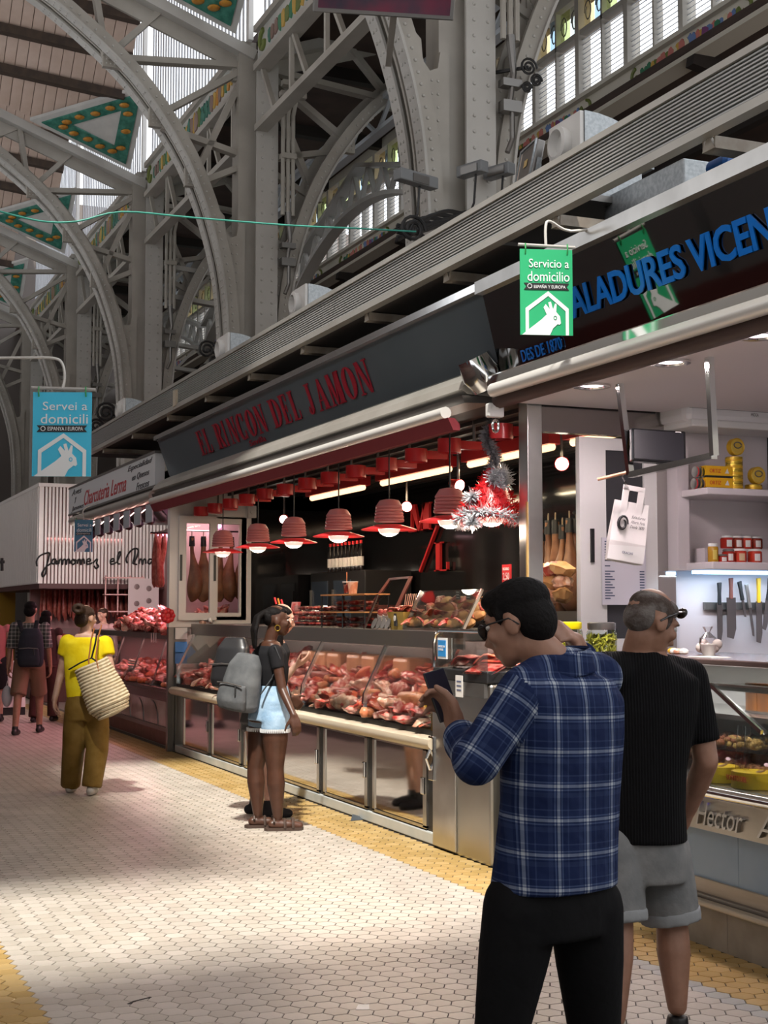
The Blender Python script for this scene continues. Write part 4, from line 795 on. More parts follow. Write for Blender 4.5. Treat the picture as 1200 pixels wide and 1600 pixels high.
# dropped things on the floor
o = tag(MB().add([(0, 0, 0), (.11, .02, 0), (.13, .1, .01), (.05, .09, .035), (0, 0, .004), (.11, .02, .004), (.13, .1, .014), (.05, .09, .039)], [(0, 1, 2, 3), (7, 6, 5, 4), (0, 4, 5, 1), (1, 5, 6, 2), (2, 6, 7, 3), (3, 7, 4, 0)]).build('fallen_card', mat('card_dark', (.05, .06, .07), .5), loc=at(548, 1283, z=.001)), 'dark folded card lying on the yellow tiles at the counter', 'card')
o = tag(MB().add([(0, 0, 0), (.05, -.02, 0), (.07, .03, .004), (.03, .05, .002), (0, 0, .003), (.05, -.02, .003), (.07, .03, .008), (.03, .05, .006)], [(0, 1, 2, 3), (7, 6, 5, 4), (0, 4, 5, 1), (1, 5, 6, 2), (2, 6, 7, 3), (3, 7, 4, 0)]).build('paper_scrap', white, loc=at(556, 1578, z=.001)), 'small white paper scrap on the beige tiles', 'paper scrap')
# ================================================================== RIGHT STALL (Y 3.6 .. 7.93)
mirrorblack = mat('black_mirror', (.19, .185, .18), .05, 1, bump=.05, bs=3)
sal = fascia('shop_sign', 'curved black mirror fascia with blue letters and a green banner reflected in it', 3.4, YA, mirrorblack, 4.19, 4.06, 3.1, 3.62)
AY2 = Vector((4.06 - 4.19, 0, .52)).normalized()
def SG2(x, y): # foot of a pixel on the fascia plane
    lo, hi = 3.8, 4.4
    for _ in range(40):
        m_ = (lo + hi) / 2; p = at(x, y, X=m_); px_ = 4.19 - (p.z - 3.1) * .25
        if px_ > m_: lo = m_
        else: hi = m_
    return at(x, y, X=lo - .008)
bluelet = mat('sign_blue', (.0, .19, .74), .3)
a = SG2(884, 505); b = SG2(1246, 358); text('lettering', 'SALADURES VICENT', bluelet, sal, SG2(884, 503), (0, -1, 0), AY2, (a.y - b.y) * 1.0, .175, .008, space=.95, bold=.02)
a = SG2(818, 566); b = SG2(880, 545); text('lettering_small', 'DES DE 1870', bluelet, sal, a, (0, -1, 0), AY2, a.y - b.y, .075, .006)
tag(MB().box((4.0, 3.4, 3.62), (4.3, YA, 3.70)).build('sign_trim', steel), 'brushed steel strip along the top of the black mirror fascia', 'trim strip')
mb = thing('awning_bar', 'white and brown awning roll along the bottom of the black fascia', 'awning', (4.1, 5.7, 3.0)); 
MB().box((-.02, -2.3, .02), (.1, 2.25, .1)).build('trim_upper', chrome, mb, bevel=.01); MB().tube([(0, -2.3, 0), (0, 2.2, 0)], .045, 12).build('front_bar', MATS['white_bar'], mb, True); MB().tube([(.07, -2.3, -.05), (.07, 2.25, -.05)], .055, 12).build('canvas_roll', mat('brown_canvas', (.05, .025, .02), .6), mb, True)
cl = struct(MB().box((4.2, 3.4, 2.93), (6.9, 7.9, 3.0)).build('ceiling_white', mat('stall_white', (.72, .66, .67), .5)))
for i, (x, y) in enumerate(((925, 602), (1047, 565), (1185, 523))):
    p = at(x, y, z=2.93); o = thing('downlight', ['recessed ceiling downlight nearest the steel post', 'middle recessed downlight over the chrome frame', 'recessed downlight at the picture edge'][i], 'light', p, 0, 'downlights in the white canopy')
    MB().lathe([(.11, 0), (.11, -.012), (.08, -.012), (.07, 0)], n=24, cap=False).build('rim', chrome, o, True); MB().lathe([(.07, -.002), (.02, -.003)], n=20).build('lens', mat('pink_lens', (1, .9, .95), .4, emit=4, ecol=(1, .82, .9)), o)
    lamp('downlight_beam', 'AREA', p + Vector((0, 0, -.02)), 24, (1, .84, .86), size=.2)
WY2 = 7.99
def e8(x, y, Y=WY2): p = at(x, y, Y=Y); return p.x, p.z
wallp = mat('stall_wall_white', (.7, .64, .65), .4)
xw, _ = e8(1052, 900)
struct(MB().box((xw, WY2, 0), (7.0, WY2 + .08, 2.95)).build('wall_partition', wallp))
struct(MB().box((6.9, 3.4, 0), (7.0, WY2, 2.95)).build('wall_right_stall', wallp))
x0, _ = e8(1018, 900); tag(MB().box((x0, WY2 - .03, 0), (xw, WY2 + .05, 2.93)).build('steel_jamb', mirror), 'dark polished steel jamb beside the price list', 'jamb')
# white sliding door with price list
xa, za = e8(900, 683); xb, _ = e8(1020, 683); dr = thing('sliding_door', 'white framed glass sliding door with a printed price list', 'door', (xa, WY2 - .04, 0)); W_ = xb - xa; zt_ = za
MB().box((0, 0, 0), (.2, .05, zt_)).box((W_ - .1, 0, 0), (W_, .05, zt_)).box((.2, 0, zt_ - .08), (W_ - .1, .05, zt_)).box((.2, 0, 0), (W_ - .1, .05, 1.42)).build('frame', mat('bright_white', (.8, .78, .77), .4), dr)
MB().box((.2, .02, 1.42), (W_ - .1, .026, zt_ - .08)).build('pane', mat('smoke_glass', (.05, .05, .055), .06), dr); xq, zq = e8(910, 855); MB().box((.075, -.015, zq - .1), (.1, 0, zq + .12)).build('pull', black, dr)
xq0, zq0 = e8(934, 945); xq1, zq1 = e8(1001, 842); pl = MB().box((xq0 - xa, -.02, zq0), (xq1 - xa, -.012, zq1)).build('price_list', mat('list_paper', (.72, .69, .76), .5), dr)
ink = MATS['ink']
for k in range(22):
    zz = zq1 - .03 - k * (zq1 - zq0 - .05) / 22
    if k in (8, 10): continue
    MB().box((xq0 - xa + .02, -.022, zz), (xq0 - xa + .06 + .05 * ((k * 7) % 3) / 3, -.02, zz + .008)).build('printed_line', ink, pl)
    if k > 10: MB().box((xq1 - xa - .05, -.022, zz), (xq1 - xa - .015, -.02, zz + .008)).build('printed_price', ink, pl)
text('heading', 'Precios', ink, pl, (xq0 + .1, WY2 - .0605, (zq0 + zq1) / 2 + .06), (1, 0, 0), (0, 0, 1), .12, .03, .001, shear=.3)
# upper steel header between post and wall
xh, zh = e8(815, 640); xh2, zh2 = e8(975, 683); tag(MB().box((4.47, WY2 - .05, zh2), (xw, WY2 + .03, 2.94)).build('steel_header', mat('header_steel', (.4, .37, .36), .15, 1, bump=.1, bs=4)), 'polished steel header panel above the sliding door', 'panel')
tag(MB().box((4.48, WY2, 1.45), (xa, WY2 + .006, zh2)).build('partition_pane', glass), 'clear glass pane between the steel post and the white door', 'glass pane')
# air conditioner
xc0, zc0 = e8(1062, 667, 7.7); xc1, zc1 = e8(1062, 602, 7.7)
ac = thing('air_conditioner', 'white wall air conditioner above the shelves', 'air conditioner', (xc0, 7.75, zc0)); MB().box((0, -.12, .03), (1.1, .22, zc1 - zc0)).build('body', whitegloss, ac, bevel=.05); MB().box((.04, -.125, .0), (1.08, .2, .05)).build('louvre_flap', white, ac, bevel=.01); MB().box((.03, -.122, .12), (1.1, -.119, .124)).build('seam', darksteel, ac)
text('badge', 'MIDEA', darksteel, ac, (xc0 + .52, 7.628, zc0 + .09), (1, 0, 0), (0, 0, 1), .06, .02, .001)
# screen on a chrome hanging frame
fr_ = thing('screen_hanger', 'chrome hanging frame carrying the small screen', 'frame', at(968, 600, z=2.93))
A = at(968, 600, z=2.93); B = at(1108, 558, z=2.93); A2 = at(985, 742, Y=A.y); B2 = at(1116, 712, Y=B.y); O_ = fr_.location
for p, q in ((A, A2), (A2, B2), (B2, B)): MB().beam(p - O_, q - O_, .035, .035).build('bar', chrome, fr_)
tv = thing('small_screen', 'small black flat screen on the chrome frame', 'screen', at(1028, 698, Y=6.9)); Mx = Matrix.Rotation(-.22, 4, 'X') @ Matrix.Rotation(-.1, 4, 'Y'); tv.rotation_euler = (-.15, .05, -.25)
MB().box((-.165, -.02, -.1), (.165, .03, .1)).build('casing', blackgloss, tv, bevel=.008); MB().box((-.15, -.0225, -.085), (.15, -.02, .088)).build('display', mat('dead_screen', (.01, .01, .014), .35), tv); MB().box((.1, -.0235, .088), (.135, -.022, .093)).build('logo', paper, tv)
# paper bag on a wire
bg = thing('paper_bag', 'white paper carrier bag with black swirl print hanging in front of the price list', 'bag', at(981, 828, Y=7.3), -.2); s_ = 7.3 / 2200 * 1.08
bgm = mat('bag_paper', (.74, .71, .69), .7, bump=.15, bs=14)
MB().loft([[(-.115, -.02, -.2), (.115, -.02, -.2), (.1, .05, -.2), (-.1, .05, -.2)], [(-.115, -.03, -.08), (.115, -.03, -.08), (.115, .03, -.08), (-.115, .03, -.08)], [(-.11, -.005, .17), (.11, -.005, .17), (.11, .005, .17), (-.11, .005, .17)]]).build('body', bgm, bg)
MB().add([(-.115, -.032, -.195), (.115, -.032, -.195), (.115, -.034, -.09), (-.115, -.034, -.11)], [(0, 1, 2, 3)]).build('bottom_fold', white, bg)
for x in (-.05, .05): MB().box((x - .02, -.012, .1), (x + .02, -.004, .25)).build('handle', bgm, bg)
MB().box((-.07, -.012, .24), (.07, -.004, .27)).build('handle_top', bgm, bg)
P = [(-.05 + .035 * math.cos(a) * (1 - a / 14), -.03, .03 + .05 * math.sin(a) * (1 - a / 14)) for a in [i * .45 for i in range(18)]]; MB().tube(P, [.004 + .006 * math.sin(PI * i / 17) for i in range(18)], 6).build('swirl_print', black, bg)
bm_ = wmat(bg); ax_ = bm_.to_3x3() @ Vector((1, 0, 0))
for k, t_ in enumerate(('Saladures', 'Alberto Feria', 'Desde 1870')): text('print_line', t_, black, bg, bm_ @ Vector((.0, -.032, .07 - k * .03)), ax_, (0, 0, 1), .09, .018, .001, shear=.3)
text('print_foot', 'GRACIAS', ink, bg, bm_ @ Vector((-.03, -.036, -.15)), ax_, (0, 0, 1), .07, .014, .001); bg.rotation_euler = (0, .16, -.2)
tag(MB().tube([at(985, 742, Y=7.15), at(978, 735, Y=7.2), at(972, 745, Y=7.25), at(976, 752, Y=7.3), bg.location + Vector((0, -.008, .262)), bg.location + Vector((.01, -.008, .235))], .005, 6).build('wire_hook', chrome), 'bent wire hook holding the paper bag', 'hook')
tag(MB().tube([at(934, 749, Y=7.3), at(985, 737, Y=7.15)], .01, 8).build('wooden_rod', mat('rod_wood', (.5, .25, .15), .5)), 'thin wooden rod beside the hanging bag', 'rod')
# shelves with tins and jars
def shelf(pxl, pxr, py, th, lab):
    xa_, z_ = e8(pxl, py, 7.75); o = tag(MB().box((xa_, 7.55, z_ - th), (6.9, WY2, z_)).build('wall_shelf', mat('shelf_white', (.72, .66, .68), .4), bevel=.006), lab, 'shelf'); return xa_, z_
SX1, SZ1 = shelf(1077, 1200, 765, .045, 'upper white wall shelf with yellow tins'); SX2, SZ2 = shelf(1085, 1200, 879, .05, 'lower white wall shelf with jars')
MB_side = tag(MB().box((xw + .03, 7.84, SZ2 - .05), (SX1 - .03, WY2, SZ1 + .3)).build('shelf_side', MATS['shelf_white']), 'white upright side of the wall shelves', 'panel')
led = thing('led_strip', 'cold blue led strip under the lower wall shelf', 'light', (xw + .03, 7.8, SZ2 - .06)); MB().box((0, 0, -.012), (1.5, .02, .008)).build('diffuser', mat('led_blue', (.5, .75, 1), .4, emit=5, ecol=(.35, .65, 1)), led); lamp('led_glow', 'AREA', (xw + .75, 7.78, SZ2 - .08), 9, (.75, .87, 1), size=1.5, sy=.04)
ytin = mat('tin_yellow', (.7, .42, .02), .3, .2); ytin2 = mat('tin_gold', (.62, .42, .05), .25, .7)
YS = 7.7
def p8(x, z, Y=YS): return Vector((at(x, 800, Y=Y).x, Y, z))
t0 = None
def tin(loc, lab, flat=True, rot=None):
    o = thing('fish_tin', lab, 'tin', loc, 0, 'round gold tins on the upper shelf'); Mx = Matrix() if flat else Matrix.Rotation(PI / 2, 4, 'X')
    MB().lathe([(.055, .002), (.058, 0), (.058, .042), (.055, .044), (.05, .04)], n=22, M=Mx).build('can', ytin2 if flat else ytin, o, True)
    if not flat: MB().tube([(.03 * math.cos(a), -.046, .02 * math.sin(a) + .01) for a in [i * .5 for i in range(13)]], .004, 5).build('fish_print', darksteel, o); MB().lathe([(.05, .041), (.045, .043)], n=22, M=Mx).build('face', mat('tin_face', (.72, .5, .08), .3, .3), o)
    else: MB().lathe([(.0583, .012), (.0583, .03)], n=22, cap=False).build('band', ytin, o, True)
    return o
for k in range(5): tin(p8(1148, SZ1 + .045 * k), 'round gold tin lying in the stack of five on the upper shelf')
tin(p8(1148, SZ1 + .29), 'round yellow fish tin standing upright on the stack of five', False); tin(p8(1178, SZ1), 'single round gold tin lying flat on the upper shelf'); tin(p8(1180, SZ1 + .105), 'round yellow fish tin standing upright on the single tin', False)
for k in range(2):
    o = thing('fish_carton', ['lower long yellow carton lettered in red on the upper shelf', 'upper long yellow carton lettered in red on the upper shelf'][k], 'carton', p8(1098, SZ1 + .078 * k + .001)); MB().box((0, -.04, .012), (.23 - .01 * k, .04, .076)).build('box', mat('carton_yellow', (.82, .45, .01), .45), o); MB().box((.005, -.041, .0), (.23 - .01 * k, .04, .012)).build('dark_edge', black, o)
    text('brand', 'ORTIZ', redlac, o, o.location + Vector((.03, -.041, .03)), (1, 0, 0), (0, 0, 1), .09, .026, .001); MB().add([(.15, -.0415, .028), (.185, -.0415, .028), (.172, -.0415, .062)], [(0, 1, 2)]).build('sail_print', white, o)
    for j in range(3): c = thing('small_tin', 'small round tin on edge left of the yellow cartons', 'tin', p8(1084 + j * 6 + 2 * k, SZ1 + .078 * k + .036), 0, 'small tins on edge'); MB().lathe([(.03, 0), (.036, .002), (.036, .016), (.03, .018)], n=16, M=Matrix.Rotation(PI / 2, 4, 'Y')).build('can', steel, c, True); MB().lathe([(.0362, .004), (.0362, .014)], n=16, M=Matrix.Rotation(PI / 2, 4, 'Y'), cap=False).build('band', (redlac, ytin2, orangem)[j], c)
jam = [mat('jam_%d' % i, c, .12) for i, c in enumerate(((.36, .02, .012), (.5, .04, .018), (.26, .03, .015), (.45, .24, .02)))]
def jar(loc, lab, m, r, h, lid, grp='jars on the lower shelf', band=None):
    o = thing('preserve_jar', lab, 'jar', loc, 0, grp); MB().lathe([(r * .9, 0), (r, .01), (r, h * .8), (r * .85, h * .88)], n=18).build('glass_body', m, o, True); MB().lathe([(r * .9, h * .87), (r * .92, h), (r * .8, h + .004)], n=18).build('lid', lid, o, True)
    A_ = [-PI / 2 - .25 + j * .2 - .4 for j in range(5)]; MB().add([(r * 1.02 * math.cos(a), r * 1.02 * math.sin(a), z) for z in (h * .15, h * .68) for a in A_], [(j, j + 1, j + 6, j + 5) for j in range(4)]).build('wrapper', band or paper, o, True); return o
spec = [(1113, 0, 3, .035, .12, 'tall jar with a yellow label at the left end of the lower shelf'), (1127, 0, 0, .04, .05, 'small low red jar in front on the lower shelf'), (1137, 0, 0, .042, .085, 'red jar with a pale label in the middle of the lower row'), (1154, 0, 1, .048, .09, 'wide red jar with a tan label in the lower row'), (1178, 0, 1, .048, .09, 'red jar at the right end of the lower row')]
for x, z, m_, r, h, l in spec: jar(p8(x, SZ2 + z, 7.68), l, jam[m_], r, h, white if m_ else darksteel, band=mat('label_yellow', (.65, .5, .1), .5) if m_ == 3 else paper if x != 1154 else mat('label_tan', (.6, .42, .25), .5))
for k, x in enumerate((1135, 1150, 1164, 1180)): jar(p8(x, SZ2 + .001, 7.85) + Vector((0, 0, .1)), ['dark red jar at the left of the upper jar row', 'dark jar with an amber label in the upper jar row', 'bright red jar with a white lid in the upper jar row', 'dark jar half hidden at the right of the upper jar row'][k], jam[(0, 2, 1, 2)[k]], .045, .085, white)
tag(MB().box((SX2 + .12, 7.8, SZ2), (6.6, 7.92, SZ2 + .1)).build('jar_riser', MATS['shelf_white']), 'white riser under the back row of jars', 'riser')
# knife rack
xk0, zk = e8(1098, 948); kr = tag(MB().box((xk0, WY2 - .03, zk - .02), (6.6, WY2 - .001, zk + .03)).build('knife_rack', darksteel), 'dark magnetic knife rack on the white wall', 'rack')
bladem = mat('blade', (.3, .29, .29), .25, 1)
def knife(px_, top, pyb, bw, hm, hc, lab, tilt=0):
    x, z1_ = e8(px_, top); _, z0_ = e8(px_, pyb); xm_, zm_ = e8(px_, hm); o = thing('kitchen_knife', lab, 'knife', (x, WY2 - .05, zm_), 0, 'knives on the magnetic rack'); o.rotation_euler = (0, tilt, 0)
    L = zm_ - z0_; MB().prism([(-bw / 2, .01), (bw / 2, .01), (bw / 2, -L * .75), (bw * .2, -L), (-bw / 2, -L * .96)], (0, 0, 0), (1, 0, 0), (0, 0, 1), (0, .004, 0)).build('blade', bladem, o)
    H_ = z1_ - zm_; MB().prism([(-.013, 0), (.013, 0), (.012, H_ * .5), (.018, H_), (-.014, H_ * .98), (-.01, H_ * .5)], (0, -.006, 0), (1, 0, 0), (0, 0, 1), (0, .018, 0)).build('handle', hc, o, bevel=.004)
knife(1117, 910, 1000, .045, 945, black, 'carving knife with a black riveted handle, leftmost on the rack'); knife(1135, 903, 998, .075, 936, mat('knife_wood', (.16, .04, .025), .5), 'broad cleaver-like knife with a brown wooden handle'); knife(1153, 908, 965, .02, 938, black, 'narrow knife with a thin dark handle', -.2); knife(1164, 912, 995, .02, 950, steel, 'sharpening steel hanging between the knives', -.15); knife(1178, 903, 1005, .05, 942, mat('knife_yellow', (.75, .42, .01), .4), 'pointed knife with a bright yellow handle'); knife(1192, 902, 985, .04, 938, black, 'black handled knife at the right end of the rack', .15)
# scale edge at picture border
tag(MB().box((-.02, -.12, 0), (.5, .06, .36)).build('steel_cabinet', mat('grey_panel', (.3, .28, .28), .35, .5), loc=(e8(1189, 880)[0] - .1, 7.4, e8(1189, 868)[1]), bevel=.01), 'grey metal cabinet at the right end of the shelves', 'cabinet')
# ---- right counter
RC = thing('deli_counter', 'stainless glass deli counter with raised script letters and pale blue base', 'counter', (4.1, 5.7, 0)); ry = lambda y: y - 5.7
def rb(name, x0, x1, z0, z1, m, y0=3.4, y1=7.0, bev=0, par=None): return MB().box((x0 - 4.1, ry(y0), z0), (x1 - 4.1, ry(y1), z1)).build(name, m, par or RC, bevel=bev)
stone = mat('grey_stone', (.26, .235, .2), .6, var=(.36, .33, .29), vs=5, bump=.3, bs=8); trav = mat('travertine', (.6, .5, .38), .5, var=(.5, .4, .28), vs=6, stretch=(1, .3, 3))
for k in range(5): rb('plinth_stone', 4.1, 4.6, 0, .19, stone, 3.4 + k * .72, 3.4 + k * .72 + .716)
rb('plinth_cap', 4.07, 4.6, .19, .215, cream, bev=.008); rb('ledge', 4.15, 4.6, .215, .30, trav); rb('ledge_channel', 4.12, 4.6, .215, .235, darksteel)
for k in range(5): rb('base_panel', 4.17, 4.6, .3, .56, mat('pale_blue', (.30, .41, .53), .35, var=(.26, .37, .49), vs=4), 3.4 + k * .72, 3.4 + k * .72 + .717)
rb('letter_band', 4.08, 4.7, .555, .715, mat('worn_steel', (.5, .46, .4), .3, 1, var=(.4, .36, .3), vs=3)); MB().tube([(-.03, ry(3.4), .74), (-.03, ry(7.0), .74)], .03, 12).build('front_rail', chrome, RC, True)
bl = rb('blue_led', 4.065, 4.08, .712, .726, mat('led_violet', (.15, .12, .9), .4, emit=1.5, ecol=(.12, .1, 1)))
a = at(1090, 1292, X=4.07); b = at(1163, 1305, X=4.07)
text('script_letters', 'Hector', steel, RC, (4.08, a.y, .58), (0, -1, 0), (0, 0, 1), a.y - b.y, .11, .02, shear=.35); text('script_letters_second', 'Alberto', steel, RC, (4.08, at(1188, 1310, X=4.08).y, .58), (0, -1, 0), (0, 0, 1), .5, .11, .02, shear=.35)
rb('deck', 4.1, 4.85, .74, .77, steel); rb('back_panel', 4.83, 4.87, .77, 1.3, white)
rb('mid_shelf', 4.35, 4.83, 1.06, 1.085, steel); rb('top_shelf', 4.2, 4.95, 1.335, 1.365, mat('brown_edge', (.22, .15, .14), .25, .4), bev=.006); rb('glass_header', 4.18, 4.2, 1.25, 1.335, glass_mat('grey_glass', (.7, .72, .7), .1)); rb('header_rail', 4.17, 4.2, 1.22, 1.25, steel)
pr_ = [(-.02, .77), (-.02, .95), (.06, 1.24)]
MB().loft([[(x, ry(3.4), z), (x, ry(7.0), z), (x + .006, ry(7.0), z), (x + .006, ry(3.4), z)] for x, z in pr_]).build('front_pane', glass, RC)
q = at(1110, 1070, X=4.16); MB().beam(Vector((.06, ry(q.y), q.z)), Vector((.0, ry(at(1190, 1133, X=4.1).y), 1.05)), .012, .02).build('diagonal_strut', chrome, RC)
for y in (5.62, 5.56): MB().tube([(.12, ry(y), .8), (.14, ry(y), 1.05)], .014, 8).build('prop_tube', plas, RC)
lamp('deli_fill', 'AREA', (4.3, 5.2, 1.21), 20, (1, .84, .84), size=.06, sy=3.4)
lamp('deli_fill', 'AREA', (4.6, 5.2, 1.328), 16, (1, .92, .9), size=.3, sy=3.4)  # both lamps are fill, added to brighten the counter inside
# things in the deli counter
yc = mat('tub_yellow', (.78, .56, .02), .4)
for k, (x, lab) in enumerate(((1115, 'open yellow tin of fish with a white sticker in the deli counter'), (1173, 'open yellow tin lettered BONITO in the deli counter'), (1245, 'open yellow tin at the right edge of the deli counter'))):
    o = thing('fish_tub', lab, 'tin', (4.22, at(x, 1200, X=4.2).y, .772)); MB().loft([[(.1 * math.cos(a), .12 * math.sin(a), z) for a in [i * PI / 10 for i in range(20)]] for z in (0, .075)], cap=False).loft([[(.095 * math.cos(a), .115 * math.sin(a), z) for a in [i * PI / 10 for i in range(20)]] for z in (.075, .01)]).build('can', yc, o, True)
    MB().ball((0, 0, .055), (.09, .11, .012), 14, 5).build('fish', meatm[5], o, True)
    if k == 1: text('print', 'BONITO DEL', mat('print_orange', (.7, .1, .01), .5), o, o.location + Vector((-.105, .07, .035)), (0, -1, 0), (0, 0, 1), .15, .025, .003)
    if k == 0: MB().box((-.105, -.07, .015), (-.098, -.0, .06)).build('sticker', paper, o)
    MB().tube([(0, .02, .06), (-.02, -.1, .09), (-.03, -.13, .12)], [.008, .005, .012], 6).build('fork', mat('pink_plastic', (.7, .45, .5), .4), o)
for k in range(34):
    y = 5.0 + rnd.uniform(0, 1.5); x = 4.45 + rnd.uniform(-.03, .3); o = food(('slab', 'cut', 'sausage')[k % 3], (3, 5, 1, 0)[k % 4] if k % 3 < 2 else k % 3, (x, y, .775 + rnd.uniform(0, .1)), 'under the middle shelf of the deli counter', 'food in the deli counter: ' + ('slab', 'cut', 'sausage')[k % 3])
olv = [mat('olive_%d' % i, c, .3) for i, c in enumerate(((.36, .17, .08), (.36, .25, .08), (.26, .1, .05)))]
for k, (x, z, m_) in enumerate(((1150, .80, 0), (1172, .93, 1), (1140, .93, 2), (1195, .8, 0))):
    o = thing('olive_tray', 'clear tray of ' + ('brown beans at the bottom of the deli counter', 'green olives raised in the deli counter', 'dark olives raised in the deli counter', 'brown beans at the picture edge of the deli counter')[k], 'food tray', (4.4, at(x, 1150, X=4.4).y, z)); MB().box((-.09, -.13, -.02), (.09, .13, 0)).build('tray', plas, o)
    b = MB(); [b.ball((rnd.uniform(-.08, .08), rnd.uniform(-.12, .12), rnd.uniform(.005, .045)), .014, 6, 4) for _ in range(110)]; b.build('olives', olv[m_], o, True)['kind'] = 'stuff'
bo = thing('wooden_cheese_boards', 'orange wooden barrel half on the middle shelf of the deli counter', 'barrel', (4.55, 5.5, 1.087))
for k in range(9): MB().box((-.04, -.42 + k * .095, 0), (-.02, -.42 + k * .095 + .09, .15)).build('stave', mat('barrel_wood_%d' % (k % 2), ((.6, .22, .03), (.5, .17, .02))[k % 2], .5, var=(.2, .07, .02), vs=9, stretch=(1, 1, .2)), bo)
MB().box((-.045, -.43, 0), (.2, .43, .012)).box((-.045, -.12, 0), (-.038, -.11, .15)).build('hoop', darksteel, bo)
wt = thing('white_tub', 'small white plastic tub on the deli counter top', 'tub', (4.5, at(1107, 1015, X=4.5).y, 1.365)); MB().lathe([(.03, 0), (.042, .055), (.046, .06), (.04, .06), (.028, .01)], n=18).build('pot', white, wt, True)
gb = thing('garlic_bag', 'small bag of garlic behind the white tub', 'bag', (4.62, at(1106, 1000, X=4.62).y, 1.366))
for k in range(5): MB().ball((rnd.uniform(-.03, .03), rnd.uniform(-.045, .045), .035 + .02 * (k % 2)), .028, 10, 6).build('garlic', mat('garlic', (.7, .63, .58), .5), gb, True)
MB().lathe([(.05, .02), (.045, .09), (.012, .12), (.03, .15)], n=12, cap=False).build('net', plas, gb, True)
sp = thing('spoon_rest', 'white napkin and wrapped sweets on the deli counter top', 'wrapper', (4.4, at(1062, 1012, X=4.4).y, 1.366))
for k in range(4): MB().ball((rnd.uniform(-.02, .02), -.05 + .04 * k, .02), (.025, .028, .018), 8, 5).build('sweet', (white, meatm[5], white, ytin)[k], sp, True)
tag(MB().box((-.06, -.1, 0), (.06, .1, .004)).build('napkin', white, loc=(4.32, at(1108, 1030, X=4.32).y, 1.366)), 'white napkin lying below the white tub', 'napkin')
# pickle jars, bagged nuts near the steel post (standing on a steel ledge in front of the door)
tag(MB().box((4.15, 7.03, .9), (4.75, 7.9, 1.2)).box((4.15, 7.03, 0), (4.3, 7.9, .9)).build('display_stand', steel), 'steel display stand holding the pickle jars', 'stand')
pick = [mat('pepper_%d' % i, c, .3) for i, c in enumerate(((.6, .55, .02), (.42, .4, .05)))]
for k, (x, lab, lid) in enumerate(((888, 'big jar of yellow peppers with a yellow lid beside the steel post', mat('lid_yellow', (.75, .62, .0), .4)), (940, 'big jar of green pickled peppers with a dark lid under the price list', darksteel))):
    o = thing('pickle_jar', lab, 'jar', (4.45, at(x, 1000, X=4.45).y, 1.2)); MB().lathe([(.085, 0), (.09, .02), (.09, .27), (.075, .3)], n=22).build('glass_body', glass, o, True); MB().lathe([(.08, .29), (.084, .3), (.084, .33), (.07, .335)], n=22).build('lid', lid, o, True)
    b = MB()
    for _ in range(420):
        a = rnd.uniform(0, 6.28); r = .078 * math.sqrt(rnd.uniform(.4, 1)); c = Vector((r * math.cos(a), r * math.sin(a), rnd.uniform(.02, .26))); d = Vector((rnd.gauss(0, 1), rnd.gauss(0, 1), rnd.gauss(0, 1))).normalized() * .022; b.tube([c - d, c, c + d], [.003, .008, .004], 5)
    b.build('peppers', pick[k], o)['kind'] = 'stuff'
for k in range(4):
    o = thing('nut_bag', 'clear bag of orange snacks with a white label beside the pickle jars', 'bag', (4.32 + .03 * k, at(952 + 13 * k, 1000, X=4.35).y, 1.2), rnd.uniform(-.5, .5), 'bags of snacks'); MB().ball((0, 0, .055), (.05, .07, .055), 12, 7).build('snacks', mat('snack', (.6, .22, .08), .4, var=(.7, .4, .2), vs=40, bump=.4, bs=60), o, True); MB().box((-.062, -.035, .05), (-.056, .035, .14)).build('label_card', paper, o); MB().ball((0, 0, .09), (.055, .075, .08), 10, 6).build('film', plas, o, True)
# bread and hams seen through the partition
for k in range(9):
    p = at(845 + (k % 3) * 17, 930 - 20 * (k // 3), X=5.1); o = tag(rough(MB().ball((0, 0, 0), (.07, .12, .05), 16, 9), k, .3).build('country_loaf', (bread, meatm[5], bread, meatm[1])[k % 4], smooth=True, loc=p), 'ham-filled loaf piled behind the glass beside the steel post', 'bread', 'loaves beside the post'); o.rotation_euler = (rnd.uniform(-.3, .3), 0, rnd.uniform(-.6, .6))
tag(MB().box((4.96, 8.15, 0), (5.4, 9.2, 1.6)).build('service_cabinet', darksteel), 'dark cabinet carrying the loaves behind the steel post', 'cabinet')
# ================================================================== NEXT BUTCHER STALL  (Y 16.1 .. 22.2)
lm = thing('shop_sign', 'white fascia sign with red script reading Charcuteria Lerma', 'sign', (4.1, 19.6, 3.1))
MB().box((-.02, -2.83, .03), (.1, 2.85, .42)).build('board', mat('sign_white', (.66, .68, .7), .4), lm); MB().box((-.03, -2.85, 0), (.1, 2.85, .03)).box((-.03, -2.85, .42), (.1, 2.85, .45)).build('frame', darksteel, lm)
sred = mat('script_red', (.5, .04, .05), .5); sdk = mat('script_dark', (.08, .08, .09), .5); XF = 4.078
def lt(s, y0, z, W, Hh, m, sh=.45): text('lettering', s, m, lm, (XF, y0, z), (0, -1, 0), (0, 0, 1), W, Hh, .004, shear=sh)
a = at(134, 785, X=4.1); b = at(200, 752, X=4.1); lt('Charcuteria Lerma', a.y, 3.18, a.y - b.y, .22, sred)
for k, s in enumerate(('Aves', 'y', 'Jamones')): lt(s, 22.2 - (.25 if k == 1 else 0), 3.4 - k * .13, (.8, .15, 1.0)[k], .09, sdk)
for k, s in enumerate(('Especialidad', 'en Quesos', 'Frescos')): lt(s, 18.25 - .25 * k, 3.4 - k * .13, (1.35, .95, .7)[k], .09, sdk)
